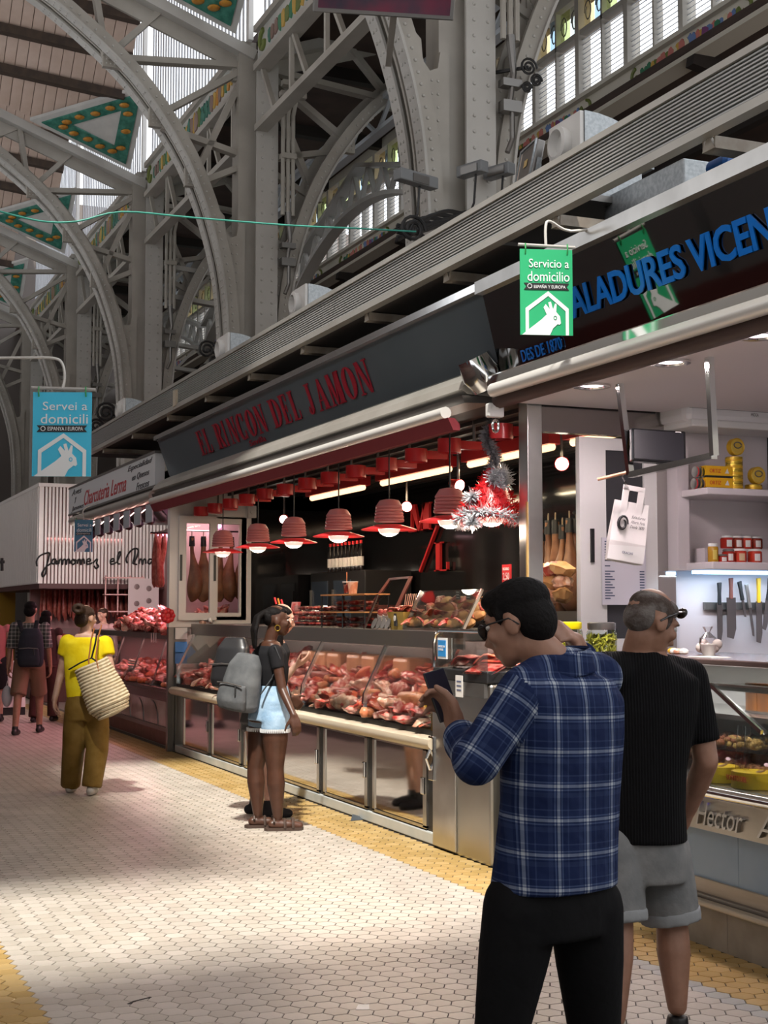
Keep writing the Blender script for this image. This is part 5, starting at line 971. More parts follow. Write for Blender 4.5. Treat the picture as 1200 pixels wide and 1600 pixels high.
aw = thing('awning_bar', 'pale rolled awning under the white Charcuteria sign', 'awning', (4.1, 19.5, 3.0)); MB().tube([(-.02, -2.7, 0), (-.02, 2.6, 0)], .07, 12).build('roll', paleal, aw, True); MB().box((0, -2.7, .05), (.2, 2.7, .1)).build('housing', darksteel, aw)
LC = thing('butcher_counter', 'marble fronted butcher counter with sloping glass, far from the camera', 'counter', (4.2, 19, 0))
def lb(name, x0, x1, z0, z1, m, y0=16.15, y1=22.2, bev=0): return MB().box((x0 - 4.2, y0 - 19, z0), (x1 - 4.2, y1 - 19, z1)).build(name, m, LC, bevel=bev)
lb('plinth', 4.22, 4.9, 0, .17, mat('red_granite', (.16, .07, .06), .4, var=(.22, .1, .09), vs=8)); lb('channel', 4.18, 4.9, .17, .22, darksteel)
mrb = mat('beige_marble', (.42, .33, .29), .15, var=(.32, .23, .2), vs=2.5, coat=.3)
for k in range(8): lb('marble_panel', 4.2, 4.9, .22, .52, mrb, 16.18 + k * .75, 16.18 + k * .75 + .74, .004)
for k in range(8):   # thin arc inlays on each panel
    y = 16.18 + k * .75 - 19; MB().tube([(-.004, y + .02 + .3 * (1 - math.cos(t)), .22 + .28 * math.sin(t)) for t in [i * PI / 20 for i in range(11)]], .008, 5).build('arc_inlay', darksteel, LC)
lb('upper_band', 4.2, 4.9, .52, .64, mat('brown_band', (.1, .04, .035), .25)); lb('rail', 4.14, 4.25, .64, .68, mat('rail_dark', (.12, .08, .075), .3, .6)); lb('deck', 4.2, 4.9, .66, .69, steel); lb('back', 4.88, 4.9, .69, 1.25, mat('pinkish_back', (.4, .22, .22), .5)); lb('top_shelf', 4.36, 4.95, 1.25, 1.32, darksteel)
MB().loft([[(x, 16.2 - 19, z), (x, 22.2 - 19, z), (x + .006, 22.2 - 19, z), (x + .006, 16.2 - 19, z)] for x, z in ((-.03, .69), (-.02, .8), (.16, 1.25))]).build('front_pane', glass, LC)
for y in (17.2, 18.4, 19.6, 20.8): MB().beam((-.03, y - 19, .69), (.16, y - 19, 1.25), .02, .02).build('pane_strip', darksteel, LC)
MB().box((-.06, -2.87, 0), (.75, -2.84, 1.3)).build('end_frame', steel, LC)
for k in range(3): lamp('butcher_light', 'AREA', (4.42, 17.2 + k * 2, 1.23), 13, (1, .42, .42), size=.06, sy=1.9)
for i in range(26):
    for j, x in enumerate((4.3, 4.45, 4.6, 4.76)):
        c = rnd.random(); kind = 'cut' if c < .6 else 'slab' if c < .85 else 'sausage'
        food(kind, rnd.choice([0, 1, 3]) if kind != 'sausage' else rnd.randrange(3), (x, 16.3 + i * .165 + rnd.uniform(-.05, .05), .695 + .05 * j), 'behind the glass of the far butcher counter', 'meat in the butcher counter: ' + kind, sc=rnd.uniform(.9, 1.3), rx=rnd.uniform(-.3, .3))
for i in range(30):
    for j in range(4):
        food('slab' if (i + j) % 2 else 'cut', rnd.choice([1, 0, 5, 1]), (4.45 + .11 * j, 16.35 + i * .14, 1.325 + .055 * j + rnd.uniform(0, .06)), 'heaped on top of the far butcher counter', 'meat heaped on the butcher counter: ' + ('slab' if (i + j) % 2 else 'cut'), sc=rnd.uniform(.9, 1.3), rx=rnd.uniform(-.7, .7))
for k in range(9): tag(MB().box((-.004, -.025, -.12), (0, .025, 0)).build('price_slip', mat('pink_slip', (.7, .5, .48), .5), loc=(4.35, 16.5 + (.12 * k if k < 6 else .12 * k + .5), 1.32)), 'pink-lit price slip on the far butcher counter edge', 'price slip', 'slips on the butcher counter')
bx_ = thing('strip_tag_stack', 'white striped price block inside the butcher counter beside the straw bag', 'price block', at(208, 1046, X=4.28))
for k in range(4): MB().box((-.02, -.22, .035 * k), (.03, .22, .035 * k + .018)).build('bar', mat('tag_cream', (.8, .75, .6), .4), bx_)  # bars in one flat cream colour
# hanging sausages, spots, ceiling tubes, back
pinktube = mat('magenta_tube', (1, .6, .85), .4, emit=5, ecol=(1, .4, .75))
for k in range(3):
    o = thing('pink_tube', ['pink fluorescent tube nearest the ham stall', 'pink fluorescent tube in the middle of the butcher stall', 'pink fluorescent tube at the far end of the butcher stall'][k], 'light', (4.9 + .2 * k, 16.8 + 1.7 * k, 2.75 - .1 * (k == 0)), 0, 'pink tubes'); MB().tube([(0, 0, 0), (0, 1.4, 0)], .03, 8).build('tube', pinktube, o, True); MB().box((-.05, 0, .03), (.05, 1.4, .08)).build('housing', white, o); MB().tube([(0, .7, .08), (0, .7, .4)], .01, 5).build('hanger', darksteel, o)
    lamp('pink_glow', 'AREA', o.location + Vector((0, .7, -.05)), 55, (1, .42, .5), size=.15, sy=1.4)
for k in range(8):
    p = Vector((4.18, 16.9 + .62 * k, 2.78)); o = thing('track_spot', 'grey track spotlight with barn doors under the white Charcuteria sign', 'spotlight', p, 0, 'track spots of the butcher stall')
    MB().box((-.14, -.17, -.1), (-.125, .17, .12)).build('barn_door', mat('spot_grey', (.4, .44, .48), .4), o); MB().lathe([(.06, -.1), (.06, .06), (.03, .1)], n=12, M=Matrix.Rotation(2.4, 4, 'Y')).build('can', black, o, True); MB().lathe([(.05, -.102), (.02, -.105)], n=12, M=Matrix.Rotation(2.4, 4, 'Y')).build('lens', mat('spot_lens', (1, .7, .6), .4, emit=8, ecol=(1, .6, .5)), o); MB().tube([(0, 0, .05), (0, 0, .2)], .015, 6).build('stem', darksteel, o)
for k in range(2): lamp('kiosk_fill', 'AREA', (4.25 + .6 * k, 21.6, 2.9), 60, (1, .86, .8), size=.4, rot=(math.radians(75), 0, 0))  # fill lamps added to brighten the kiosk front, apart from the spots
tag(MB().tube([(4.18, 16.3, 2.98), (4.18, 22.1, 2.98)], .03, 8).build('spot_track', darksteel), 'dark track carrying the grey spotlights', 'track')
saus0 = None
for k in range(7):
    o = tag(MB().tube(interp([(0, 0, 0), (.02, 0, -.2), (.01, .01, -.45), (.0, 0, -.66)], 3), [.01] + [.03] * 8 + [.008], 8).build('hanging_sausage', sausm[1], smooth=True), 'long dark sausage hanging at the corner of the ham stall', 'sausage', 'sausages at the corner') if saus0 is None else dup(saus0); saus0 = saus0 or o; o.location = (4.15 + .02 * k, 17.0 + .05 * (k % 3), 2.55); o.rotation_euler = (0, .05 * (k - 3), k)
tag(MB().tube([(4.1, 17.05, 2.56), (4.9, 17.05, 2.56)], .015, 6).build('hook_rail', chrome), 'short chrome rail with the dark sausages', 'rail')
# rows of sausages on the back wall of the next stall block (Y ~ 26)
bw = mat('butcher_wall', (.36, .2, .2), .6)
struct(MB().box((4.2, 26.9, 0), (8, 27.0, 3.2)).build('wall_far', bw)); struct(MB().box((6.35, 16.6, 0), (6.4, 26.9, 3.1)).build('wall_back_butcher', mat('butcher_back', (.3, .16, .16), .6)))
for k in range(46):
    x = 4.35 + k * .045; me_ = saus0.copy(); COL.objects.link(me_); me_.location = (x, 26.6 - .1 * (k % 2), 2.15 + .06 * (k % 3)); me_.scale = (1.1, 1.1, 1.0 + .3 * ((k * 5) % 3) / 3); me_.rotation_euler = (0, 0, k); me_['label'] = 'long sausage hanging in the row under the white slatted front'; me_['group'] = 'sausages under the slatted front'
    if k % 3 == 0: me_.data = me_.data.copy() if False else me_.data
tag(MB().tube([(4.2, 26.6, 2.2), (6.5, 26.6, 2.2)], .015, 6).build('hook_rail', chrome), 'chrome rail carrying the long row of sausages', 'rail')
lamp('far_pink', 'AREA', (4.9, 26.0, 2.9), 60, (1, .42, .42), size=1.4)
sh = thing('pink_rack', 'white rack with shelves beneath the slatted front', 'rack', at(190, 930, Y=25.0))
for k in range(4): MB().box((-.3 + k * .22, -.02, -.35), (-.28 + k * .22, .02, .35)).build('upright', mat('rack_pink', (.65, .4, .38), .5), sh)
for z in (-.3, 0, .3): MB().box((-.32, -.1, z), (.4, .1, z + .02)).build('shelf', MATS['rack_pink'], sh)
poster = tag(MB().box((-.25, -.01, -.35), (.3, .01, .3)).build('wall_chart', mat('chart', (.55, .5, .5), .6), loc=at(222, 930, Y=24.9)), 'pale wall chart with dark emblems near the dark sausages', 'poster')
for k, (x, z) in enumerate(((-.1, .15), (-.1, -.15), (.12, .12), (.12, -.1))): MB().lathe([(.05, 0), (.05, .004), (.03, .006)], n=14, M=Matrix.Translation((x, -.012, z)) @ Matrix.Rotation(PI / 2, 4, 'X')).build('emblem', darksteel, poster)
FC = thing('far_counter', 'far meat counter under the slatted front, behind the woman in yellow', 'counter', (4.15, 25.2, 0)); MB().box((0, .1, .0), (2.4, .7, .95)).build('base', MATS['brown_band'], FC); MB().box((-.02, .05, .95), (2.4, .75, 1.0)).build('top', darksteel, FC); MB().box((0, .06, 1.0), (2.4, .066, 1.3)).build('guard_pane', glass, FC)
for i in range(24): food(('cut', 'slab', 'slices')[i % 3], (0, 1, 3, 1)[i % 4], (4.3 + .09 * i, 25.55 + .1 * (i % 2), 1.0 + .03 * (i % 3)), 'on the far counter under the slatted front', 'meat on the far counter: ' + ('cut', 'slab', 'slices')[i % 3], sc=1.5)
# ================================================================== FAR KIOSK with slatted front
KY, KX = 25.3, 4.1; kw = mat('kiosk_white', (.8, .77, .75), .5)
KS = thing('slatted_kiosk', 'white kiosk front of vertical slats with black script reading Jamones el Ana', 'kiosk', (KX, KY, 2.09))
MB().box((.02, .06, 0), (2.6, .12, 1.72)).build('backing', mat('kiosk_backing', (.16, .06, .05), .5), KS)
src = None
for k in range(40):
    o = MB().box((0, 0, 0), (.038, .07, 1.72)).build('slat', kw, KS) if src is None else child('slat', src, KS); src = src or o; o.location = (.02 + k * .063, 0, 0)
MB().box((-.02, 0, 0), (.02, 6.2, 1.74)).build('side_cladding', kw, KS); src = None
for k in range(52):
    o = MB().box((-.035, 0, .02), (-.02, .06, 1.72)).build('side_slat', kw, KS) if src is None else child('side_slat', src, KS); src = src or o; o.location = (0, .1 + k * .117, 0)
MB().box((-.04, -.03, 1.72), (2.6, 6.2, 1.78)).build('cap', kw, KS)
def scr(pts): return [at(x, y, Y=KY - .03) - Vector(KS.location) for x, y in pts]
def script_line(parts):
    for P in parts: MB().tube(interp([tuple(p) for p in scr(P)], 5), .016, 6).build('script_letter', black, KS, True)
J = [(58, 885), (57, 877), (62, 869), (70, 865), (77, 864), (76, 872), (73, 884), (71, 896), (67, 901), (66, 895), (72, 886), (80, 880)]
def a_(x): return [[(x + 8, 874), (x + 3, 874), (x + 1, 879), (x + 4, 881), (x + 8, 876), (x + 8, 881), (x + 11, 880)]]
def m_(x, n): return [sum([[(x + i * 6, 881), (x + i * 6 + 1, 875), (x + i * 6 + 4, 874), (x + i * 6 + 5, 881)] for i in range(n)], [])]
def e_(x): return [[(x, 878), (x + 6, 876), (x + 5, 873), (x + 1, 875), (x + 1, 881), (x + 6, 881), (x + 9, 879)]]
def o_(x): return [[(x + 4, 874), (x + 1, 878), (x + 4, 882), (x + 8, 878), (x + 4, 874), (x + 10, 876)]]
script_line([J] + a_(80) + m_(92, 3) + o_(110) + m_(121, 2) + e_(135) + [[(145, 880), (152, 873), (151, 880), (154, 885), (150, 888), (147, 884)]] + e_(172) + [[(182, 880), (188, 866), (187, 862), (184, 868), (184, 880), (188, 881)]] + [[(199, 880), (197, 873), (203, 862), (211, 857), (216, 860), (213, 872), (208, 880), (214, 882)], [(211, 857), (210, 870), (207, 881)]] + m_(217, 2) + a_(230))
MB().tube(scr([(0, 878), (7, 878)]), .03, 6).build('script_letter', black, KS); MB().tube(scr([(3, 872), (3, 892)]), .03, 6).build('script_letter', black, KS)
struct(MB().box((4.1, 25.3, 2.0), (6.4, 31, 2.09)).build('ceiling_kiosk', mat('kiosk_soffit', (.08, .03, .03), .6)))
yl = thing('yellow_cabinet', 'yellow wooden cabinet beneath the far kiosk at the picture edge', 'cabinet', (4.3, 31.5, 0)); MB().box((-1.2, 0, 0), (.3, .3, 2.1)).build('body', mat('ochre', (.4, .22, .02), .5), yl); MB().box((-1.1, -.03, 1.3), (-.5, 0, 1.9)).build('door', mat('ochre_dark', (.2, .1, .01), .5), yl)  # flat ochre, the cabinet's own colour
for k in range(9):
    o = tag(MB().box((0, 0, 0), (.4, .4, .9)).build('far_crate', mat('crate_%d' % (k % 3), ((.3, .14, .05), (.45, .12, .1), (.3, .25, .2))[k % 3], .6), loc=(2.6 + .5 * (k % 3), 33 + .9 * (k // 3), 0), bevel=.02), 'dark crate at the far end of the aisle', 'crate', 'far crates')
wc = tag(MB().box((-.3, -.2, 0), (.3, .2, .7)).build('white_bin', mat('fluted_white', (.7, .66, .66), .4), loc=(3.15, 22.6, .12)), 'white fluted bin on a black base beyond the woman in yellow', 'bin')
MB().box((-.3, -.2, -.12), (.3, .2, 0)).build('base', black, wc); src = None
for k in range(9): o = MB().box((-.02, -.215, 0), (.02, -.2, .7)).build('flute', MATS['fluted_white'], wc) if src is None else child('flute', src, wc); src = src or o; o.location = (-.26 + .065 * k, 0, 0)
# ================================================================== LOUVRE DUCT OVER THE STALLS
LV = thing('louvre_duct', 'long pale louvred air duct running above the stall signs', 'duct', (3.98, 12, 3.86)); L0, L1 = 3.4 - 12, 20.6 - 12
MB().box((.0, L0, 0), (.02, L1, .29)).build('backing', mat('duct_dark', (.02, .02, .02), .6), LV)
MB().box((-.05, L0, -.01), (.02, L1, .035)).build('bottom_flange', paleal, LV); MB().box((-.05, L0, .255), (.02, L1, .29)).build('top_flange', paleal, LV); src = None
for k in range(11):
    o = MB().box((-.035, L0, 0), (.0, L1, .0085)).build('slat', mat('duct_slat', (.5, .5, .49), .4, .3), LV) if src is None else child('slat', src, LV); src = src or o; o.location = (0, 0, .045 + k * .0195)
MB().box((-.06, 15.2 - 12, .02), (-.03, 15.32 - 12, .2)).build('end_cap', cream, LV); MB().box((.0, 7.3 - 12, .25), (.8, L1, .29)).build('top_plate', darksteel, LV)
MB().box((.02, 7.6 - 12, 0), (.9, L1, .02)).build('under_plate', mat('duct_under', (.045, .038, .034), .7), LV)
bsrc = None
for bi, y in enumerate((5.45, 6.9, 8.35, 9.75, 11.2, 12.7, 14.2, 15.8, 17.6, 19.4)):
    if bsrc is None:
        bsrc = thing('angle_bracket', 'x', 'bracket', (3.99, y, 3.79), 0, 'brackets under the louvred duct'); MB().box((0, -.05, .0), (1.0, .05, .012)).box((0, -.05, 0), (1.0, -.04, .06)).box((0, .04, 0), (1.0, .05, .06)).build('channel', mat('bracket_paint', (.42, .38, .32), .5, var=(.3, .25, .2), vs=9), bsrc); MB().prism([(-.05, 0), (.05, 0), (0, .08)], (-.004, 0, 0), (0, 1, 0), (0, 0, 1), (.02, 0, 0)).build('end_plate', MATS['bracket_paint'], bsrc); o = bsrc
    else: o = dup(bsrc, (3.99, y, 3.79))
    o['label'] = 'painted angle bracket under the louvred duct, %s counted from the picture edge at right' % 'first second third fourth fifth sixth seventh eighth ninth tenth'.split()[bi]
# fan boxes: white face with round port, galvanised quarter-round duct behind
fsrc = None
for i, (y, lab) in enumerate(((7.5, 'fan box with round white port nearest, beside the floodlight'), (12.48, 'fan box with white port left of the largest column foot'), (15.0, 'small fan box with white port on the duct beside the iron scroll'), (20.2, 'farthest fan box with white port, beside the blue banner'))):
    if fsrc is None:
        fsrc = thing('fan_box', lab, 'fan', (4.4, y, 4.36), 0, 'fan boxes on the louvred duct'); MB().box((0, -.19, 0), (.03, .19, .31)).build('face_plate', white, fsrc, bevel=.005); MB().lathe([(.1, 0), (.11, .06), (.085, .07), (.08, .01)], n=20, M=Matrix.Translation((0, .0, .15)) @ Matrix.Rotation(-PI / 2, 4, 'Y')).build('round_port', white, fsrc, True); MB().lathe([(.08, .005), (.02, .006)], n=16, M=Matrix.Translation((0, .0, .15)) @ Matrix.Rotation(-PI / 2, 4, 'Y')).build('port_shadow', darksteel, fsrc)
        MB().prism([(.03, 0), (.03, .31)] + [(.03 + .5 * math.sin(t), .31 * math.cos(t)) for t in [i_ * PI / 16 for i_ in range(1, 9)]], (0, -.2, 0), (1, 0, 0), (0, 0, 1), (0, .4, 0)).build('elbow_duct', galv, fsrc); MB().box((.05, -.18, -.21), (.45, .18, 0)).build('stub', galv, fsrc); o = fsrc
    else: o = dup(fsrc, (4.4, y, 4.36), label=lab)
for i, (y0, y1, z1, lab) in enumerate(((6.55, 7.4, 4.17, 'galvanised trunk box behind the duct above the blue lettered fascia'), (13.6, 14.9, 4.0, 'galvanised trunk box below the duct above the ham sign'))): tag(MB().box((4.62, y0, 3.36), (5.1, y1, z1)).build('trunk_box', galv, bevel=.01), lab, 'duct box')
tag(MB().box((4.35, 7.86, 4.16), (4.75, 8.85, 4.4)).build('stone_ledge', mat('speckled_stone', (.46, .43, .38), .7, var=(.36, .33, .29), vs=60, detail=1)), 'speckled stone-like ledge under the floodlight', 'ledge')
fl = thing('floodlight', 'square led floodlight with grey frame beside the fan box', 'floodlight', at(822, 256, X=4.42)); fl.rotation_euler = (0, .2, -.15)
MB().box((0, -.15, -.13), (.06, .15, .13)).build('housing', darksteel, fl, bevel=.01); MB().box((-.012, -.15, -.13), (0, .15, -.115)).box((-.012, -.15, .115), (0, .15, .13)).box((-.012, -.15, -.115), (0, -.135, .115)).box((-.012, .135, -.115), (0, .15, .115)).build('frame', galv, fl)
MB().add([(-.004, -.13, -.11), (-.004, .13, -.11), (-.004, .13, .11), (-.004, -.13, .11), (.04, -.04, -.03), (.04, .04, -.03), (.04, .04, .03), (.04, -.04, .03)], [(0, 1, 5, 4), (1, 2, 6, 5), (2, 3, 7, 6), (3, 0, 4, 7), (4, 5, 6, 7)]).build('reflector', chrome, fl); MB().box((-.006, -.028, -.025), (-.003, .028, .025)).build('led_chip', mat('chip', (.7, .5, .2), .5), fl)
MB().box((.06, -.02, -.1), (.1, .02, .02)).box((.02, -.17, -.22), (.05, .17, -.2)).box((.02, -.17, -.2), (.05, -.16, 0)).box((.02, .16, -.2), (.05, .17, 0)).build('yoke', galv, fl)
for i, (x, y, rz, lab) in enumerate(((650, 280, .35, 'long grey batten lamp clamped at the foot of the massive column'), (738, 265, -1.2, 'grey box lamp on the flat front of the massive column'), (780, 268, -1.2, 'grey lamp partly hidden behind the floodlight'))):
    o = thing('box_lamp', lab, 'lamp', at(x, y, Y=12.55), rz); MB().box((-.17 if i else -.26, -.06, -.06), (.17 if i else .26, .06, .06)).build('case', mat('lamp_grey', (.2, .21, .22), .45), o, bevel=.012); MB().box((-.1, -.07, -.05), (.12, -.06, .03)).build('lens', darksteel, o); MB().tube([(.05, 0, -.05), (.02, 0, -.35), (-.1, 0, -.55)], .012, 6).build('cable', black, o)
# cable bundle and iron scrolls
o = tag(bpy.data.objects.new('cable_bundle', None), 'tangled black cable bundle around the foot of the massive column', 'cables'); COL.objects.link(o); o.location = (6.0, 12.6, 5.2)
for k in range(9): MB().tube(interp([tuple(at(620 + j * 20, 352 - j * 4 + 7 * math.sin(j * 1.3 + k) + k * 2, Y=12.55) - o.location) for j in range(8)], 3), .022, 6).build('cable', black, o, True)
def scroll(name, lab, c, r, Y, flip=1):
    o = thing(name, lab, 'ironwork', at(*c, Y=Y)); 
    for q, (dx, dz, rr) in enumerate(((0, 0, r), (r * .9 * flip, -r * 1.3, r * .7), (-.2 * r, -r * 2.2, r * .6))):
        P = [(dx + rr * math.cos(t) * (1 - t / 16), 0, dz + rr * math.sin(t) * (1 - t / 16)) for t in [i * .45 for i in range(30)]]; MB().tube(P, r * .13, 6).build('scroll', black, o, True)
    fy = min(FY, key=lambda v: abs(v - Y)); MB().beam((0, 0, 0), V3(CX + (.25 if o.location.x > CX else -.25), fy - .16, o.location.z) - o.location, .03, .03).build('bracket_arm', black, o)
    return o
V3 = lambda *p: Vector(p)
scroll('iron_scroll', 'black wrought iron scroll beside the near column, right side', (826, 105), .1, 12.6); scroll('iron_scroll', 'black wrought iron scroll at the left foot of the massive column', (645, 358), .14, 12.3); scroll('iron_scroll', 'black wrought iron spiral behind the small fan box', (323, 546), .13, 19.0); scroll('iron_scroll', 'black wrought iron spiral right of the blue banner', (165, 645), .2, 26.0, -1)
# hanging screen under the roof
o = thing('hanging_screen', 'big dark screen hanging from the roof, cut off at the top edge', 'screen', at(600, 10, Y=11)); o.rotation_euler = (.5, .0, -.25); MB().box((-.62, -.04, -.08), (.62, .06, .7)).build('casing', darksteel, o, bevel=.01); MB().box((-.58, -.045, -.04), (.58, -.04, .66)).build('display', mat('screen_pic', (.03, .04, .06), .15, var=(.2, .03, .06), vs=2), o)
MB().beam((.1, .05, .0), (.35, 1.9, -.7), .06, .06).build('bracket_arm', iron, o); MB().tube([(0, 0, .7), (0, 0, 3)], .02, 6).build('hanger', darksteel, o)
tag(MB().tube(interp([tuple(at(x, y, Y=10.0)) for x, y in ((-20, 325), (60, 345), (120, 346), (190, 331), (300, 340), (450, 352), (560, 357), (650, 362))], 4), .007, 6).build('green_cable', mat('cable_green', (.03, .26, .2), .5), smooth=True), 'thin green cable strung across the hall', 'cable')
# ---- banners
def banner(lab, p, rz, m, l1, l2, l3, rod, W=.292, H=.475):
    o = thing('hanging_banner', lab, 'banner', p, rz); wm = mat('print_white', (.8, .82, .82), .5)
    MB().box((-W / 2, -.004, -H), (W / 2, .004, 0)).build('sheet', m, o); MB().tube([(-W * .53, 0, .025), (W * .56, 0, .015)], .009, 8).build('rod', mat('rod_grey', (.4, .38, .36), .5), o)
    for x in (-W * .4, W * .4): MB().tube([(x, -.012, .03), (x, -.016, .0), (x, -.006, -.025)], .004, 5).build('clip', mat('clip_green', (.05, .35, .1), .4), o)
    f = -.006
    def fl(poly, mm, nm, d=f): return MB().prism([(x * W, z * H) for x, z in poly], (0, d, 0), (1, 0, 0), (0, 0, 1), (0, -.0015, 0)).build(nm, mm, o)
    bm_ = wmat(o); ax_ = bm_.to_3x3() @ Vector((1, 0, 0))
    def tx(s, x0, z0, w, h, mm, nm='lettering', d=-.007): text(nm, s, mm, o, bm_ @ Vector((x0 * W, d, z0 * H)), ax_, (0, 0, 1), w * W, h * H, .0015)
    tx(l1, -.33, -.215, .76, .1, wm); tx(l2, -.36, -.375, .8, .115, wm)
    fl([(-.43, -.395), (.43, -.395), (.38, -.435), (.43, -.475), (-.43, -.475), (-.38, -.435)], black, 'ribbon', f); tx(l3, -.24, -.458, .6, .045, wm, d=-.009)
    MB().tube([(-.32 * W + .012 * math.cos(t), -.009, -.435 * H + .012 * math.sin(t)) for t in [i * PI / 6 for i in range(13)]], .002, 4).build('star_ring', wm, o)
    fl([(-.4, -1), (-.34, -1), (-.34, -.72), (.03, -.545), (.36, -.72), (.36, -1), (.42, -1), (.42, -.69), (.03, -.49), (-.4, -.69)], wm, 'house_outline')
    fl([(-.47, -1), (-.1, -.82), (.0, -.76), (-.06, -.68), (-.02, -.64), (.06, -.7), (.03, -.62), (.08, -.61), (.12, -.7), (.16, -.63), (.19, -.64), (.18, -.73), (.25, -.78), (.27, -.86), (.24, -.88), (.21, -.87), (.12, -.92), (.06, -1)], wm, 'bird_head', f - .0005)
    MB().tube([(.16 * W + .008 * math.cos(t), -.0095, -.8 * H + .01 * math.sin(t)) for t in [i * PI / 6 for i in range(13)]], .002, 4).build('eye_ring', m, o)
    inv = bm_.inverted(); MB().tube(interp([tuple(inv @ Vector(q)) for q in rod], 4), .008, 8).build('hook_pipe', mat('pipe_white', (.62, .6, .56), .4, .3), o, True); return o
G0 = at(853, 390, D=7.6); B0 = at(98, 613, D=7.6)
banner('green hanging banner reading Servicio a domicilio', G0, -PS * .75, mat('banner_green', (.01, .36, .14), .5), 'Servicio a', 'domicilio', 'ESPAÑA Y EUROPA', [G0 + Vector((0, 0, .02)), G0 + Vector((0, 0, .13)), G0 + Vector((.03, 0, .16)), G0 + Vector((.16, 0, .12)), (4.1, 6.45, 3.7)])
banner('sky blue hanging banner reading Servei a domicili', B0, -PS * .75 - .08, mat('banner_blue', (.05, .52, .76), .5), 'Servei a', 'domicili', 'ESPANYA I EUROPA', [B0 + Vector((0, 0, .02)), at(101, 590, D=7.6), at(98, 570, D=7.6), at(85, 560, D=7.6), at(40, 559, D=7.6), at(-60, 560, D=7.6)], .318, .46)
p = at(131, 812, D=20.0); banner('small dim blue banner hanging under the white Charcuteria sign', p, -PS, mat('banner_dim', (.06, .2, .32), .5), 'Servei a', 'domicili', 'ESPANYA', [p, p + Vector((0, 0, .15)), p + Vector((.2, .0, .25))], .26, .46)
o = tag(MB().lathe([(.05, 0), (.05, .14), (.03, .16)], n=14, M=Matrix.Translation(at(1115, 266, X=4.4)) @ Matrix.Rotation(PI / 2, 4, 'X')).build('blue_canister', mat('can_blue', (.02, .12, .4), .3), smooth=True), 'blue gas canister lying on the trim above the lettered fascia', 'canister')
# ================================================================== PEOPLE
V = Vector
def blob(name, mb, vox, m, parent, it=4, fac=.5, disp=0):
    me = mb.mesh(name); o = bpy.data.objects.new('tmp', me); 
    r = o.modifiers.new('r', 'REMESH'); r.mode = 'VOXEL'; r.voxel_size = vox; r.adaptivity = 0
    s = o.modifiers.new('s', 'SMOOTH'); s.iterations = it; s.factor = fac
    nm = evaluated_mesh(o); bpy.data.meshes.remove(me)
    nm.materials.clear(); nm.materials.append(m)
    for p in nm.polygons: p.use_smooth = True
    nm.name = name; ob = bpy.data.objects.new(name, nm); COL.objects.link(ob); ob.parent = parent; return ob
def limb(mb, P, R, n=14, ends=(1, 1)):
    for i in range(len(P) - 1): mb.tube([P[i], P[i + 1]], [R[i], R[i + 1]], n)
    for i, (p, r) in enumerate(zip(P, R)):
        if (i == 0 and not ends[0]) or (i == len(P) - 1 and not ends[1]): continue
        mb.ball(p, r, n, 8)
def rings(mb, L, n=24):           # (centre, half width, half depth, facing angle)
    out = []
    for c, a, b, t in L:
        c = V(c); e = V((math.cos(t), math.sin(t), 0)); f = V((-math.sin(t), math.cos(t), 0))
        out.append([c + e * (a * math.copysign(abs(math.cos(k)) ** .85, math.cos(k))) + f * (b * math.copysign(abs(math.sin(k)) ** .85, math.sin(k))) for k in [2 * PI * j / n for j in range(n)]])
    mb.loft(out)
def hand(mb, wr, d, n, thumb, curl=.5, sc=1, tcurl=.3, spread=.0):
    wr = V(wr); d = V(d).normalized(); n = V(n); n = (n - d * n.dot(d)).normalized(); s = d.cross(n) * thumb
    for k in (-1, -.33, .33, 1): limb(mb, [wr + s * (.012 * k), wr + d * .05 * sc + s * (.026 * k * sc), wr + d * .088 * sc + s * (.029 * k * sc)], [.019 * sc, .016 * sc, .0125 * sc], 8)
    for k, (o, l) in enumerate(((.031, .95), (.0105, 1.06), (-.0105, 1.0), (-.031, .8))):
        p = wr + d * (.086 - .004 * (k == 3)) * sc + s * (o * sc); a = curl * .75; P = [p]
        for q, ln in enumerate((.04, .026, .021)):
            dd = d * math.cos(a) + n * math.sin(a) + s * (o * spread * 8); p = p + dd * (ln * l * sc); P.append(p); a += curl * (1.1 if q == 0 else .8)
        limb(mb, P, [.0098 * sc, .009 * sc, .0082 * sc, .007 * sc], 8)
    p = wr + d * .022 * sc + s * .026 * sc; P = [p]; dd = (d * .62 + s * .72 + n * .25).normalized()
    for q, ln in enumerate((.042, .034, .026)): p = p + dd * (ln * sc); P.append(p); dd = (dd + d * .35 + n * tcurl * .6 - s * .25 * tcurl).normalized()
    limb(mb, P, [.0145 * sc, .0125 * sc, .011 * sc, .009 * sc], 8)
def hframe(f, up=(0, 0, 1)):
    f = V(f).normalized(); r = f.cross(V(up)).normalized(); u = r.cross(f); return Matrix((r, f, u)).transposed()
def head_geo(mb, c, M, s=1, nose=1):
    q = lambda x, y, z: V(c) + M @ (V((x, y, z)) * s)
    E = lambda p, r: mb.ball(q(*p), tuple(x * s for x in r), 16, 10, M)
    E((0, -.012, .03), (.074, .094, .088)); E((0, .03, -.02), (.064, .066, .078)); E((0, .04, -.06), (.05, .052, .05)); E((0, .062, -.093), (.026, .026, .022)); E((0, .08, .03), (.05, .016, .018))
    E((0, .086, -.062), (.026, .016, .008)); E((0, .085, -.075), (.023, .015, .008))
    mb.tube([q(0, .086, .02), q(0, .098, -.01), q(0, .112 * nose, -.034), q(0, .09, -.042)], [.008 * s, .011 * s, .016 * s, .014 * s], 10)
    for e in (-1, 1):
        E((e * .074, -.005, -.008), (.011, .024, .034)); E((e * .042, .07, -.02), (.024, .02, .022))
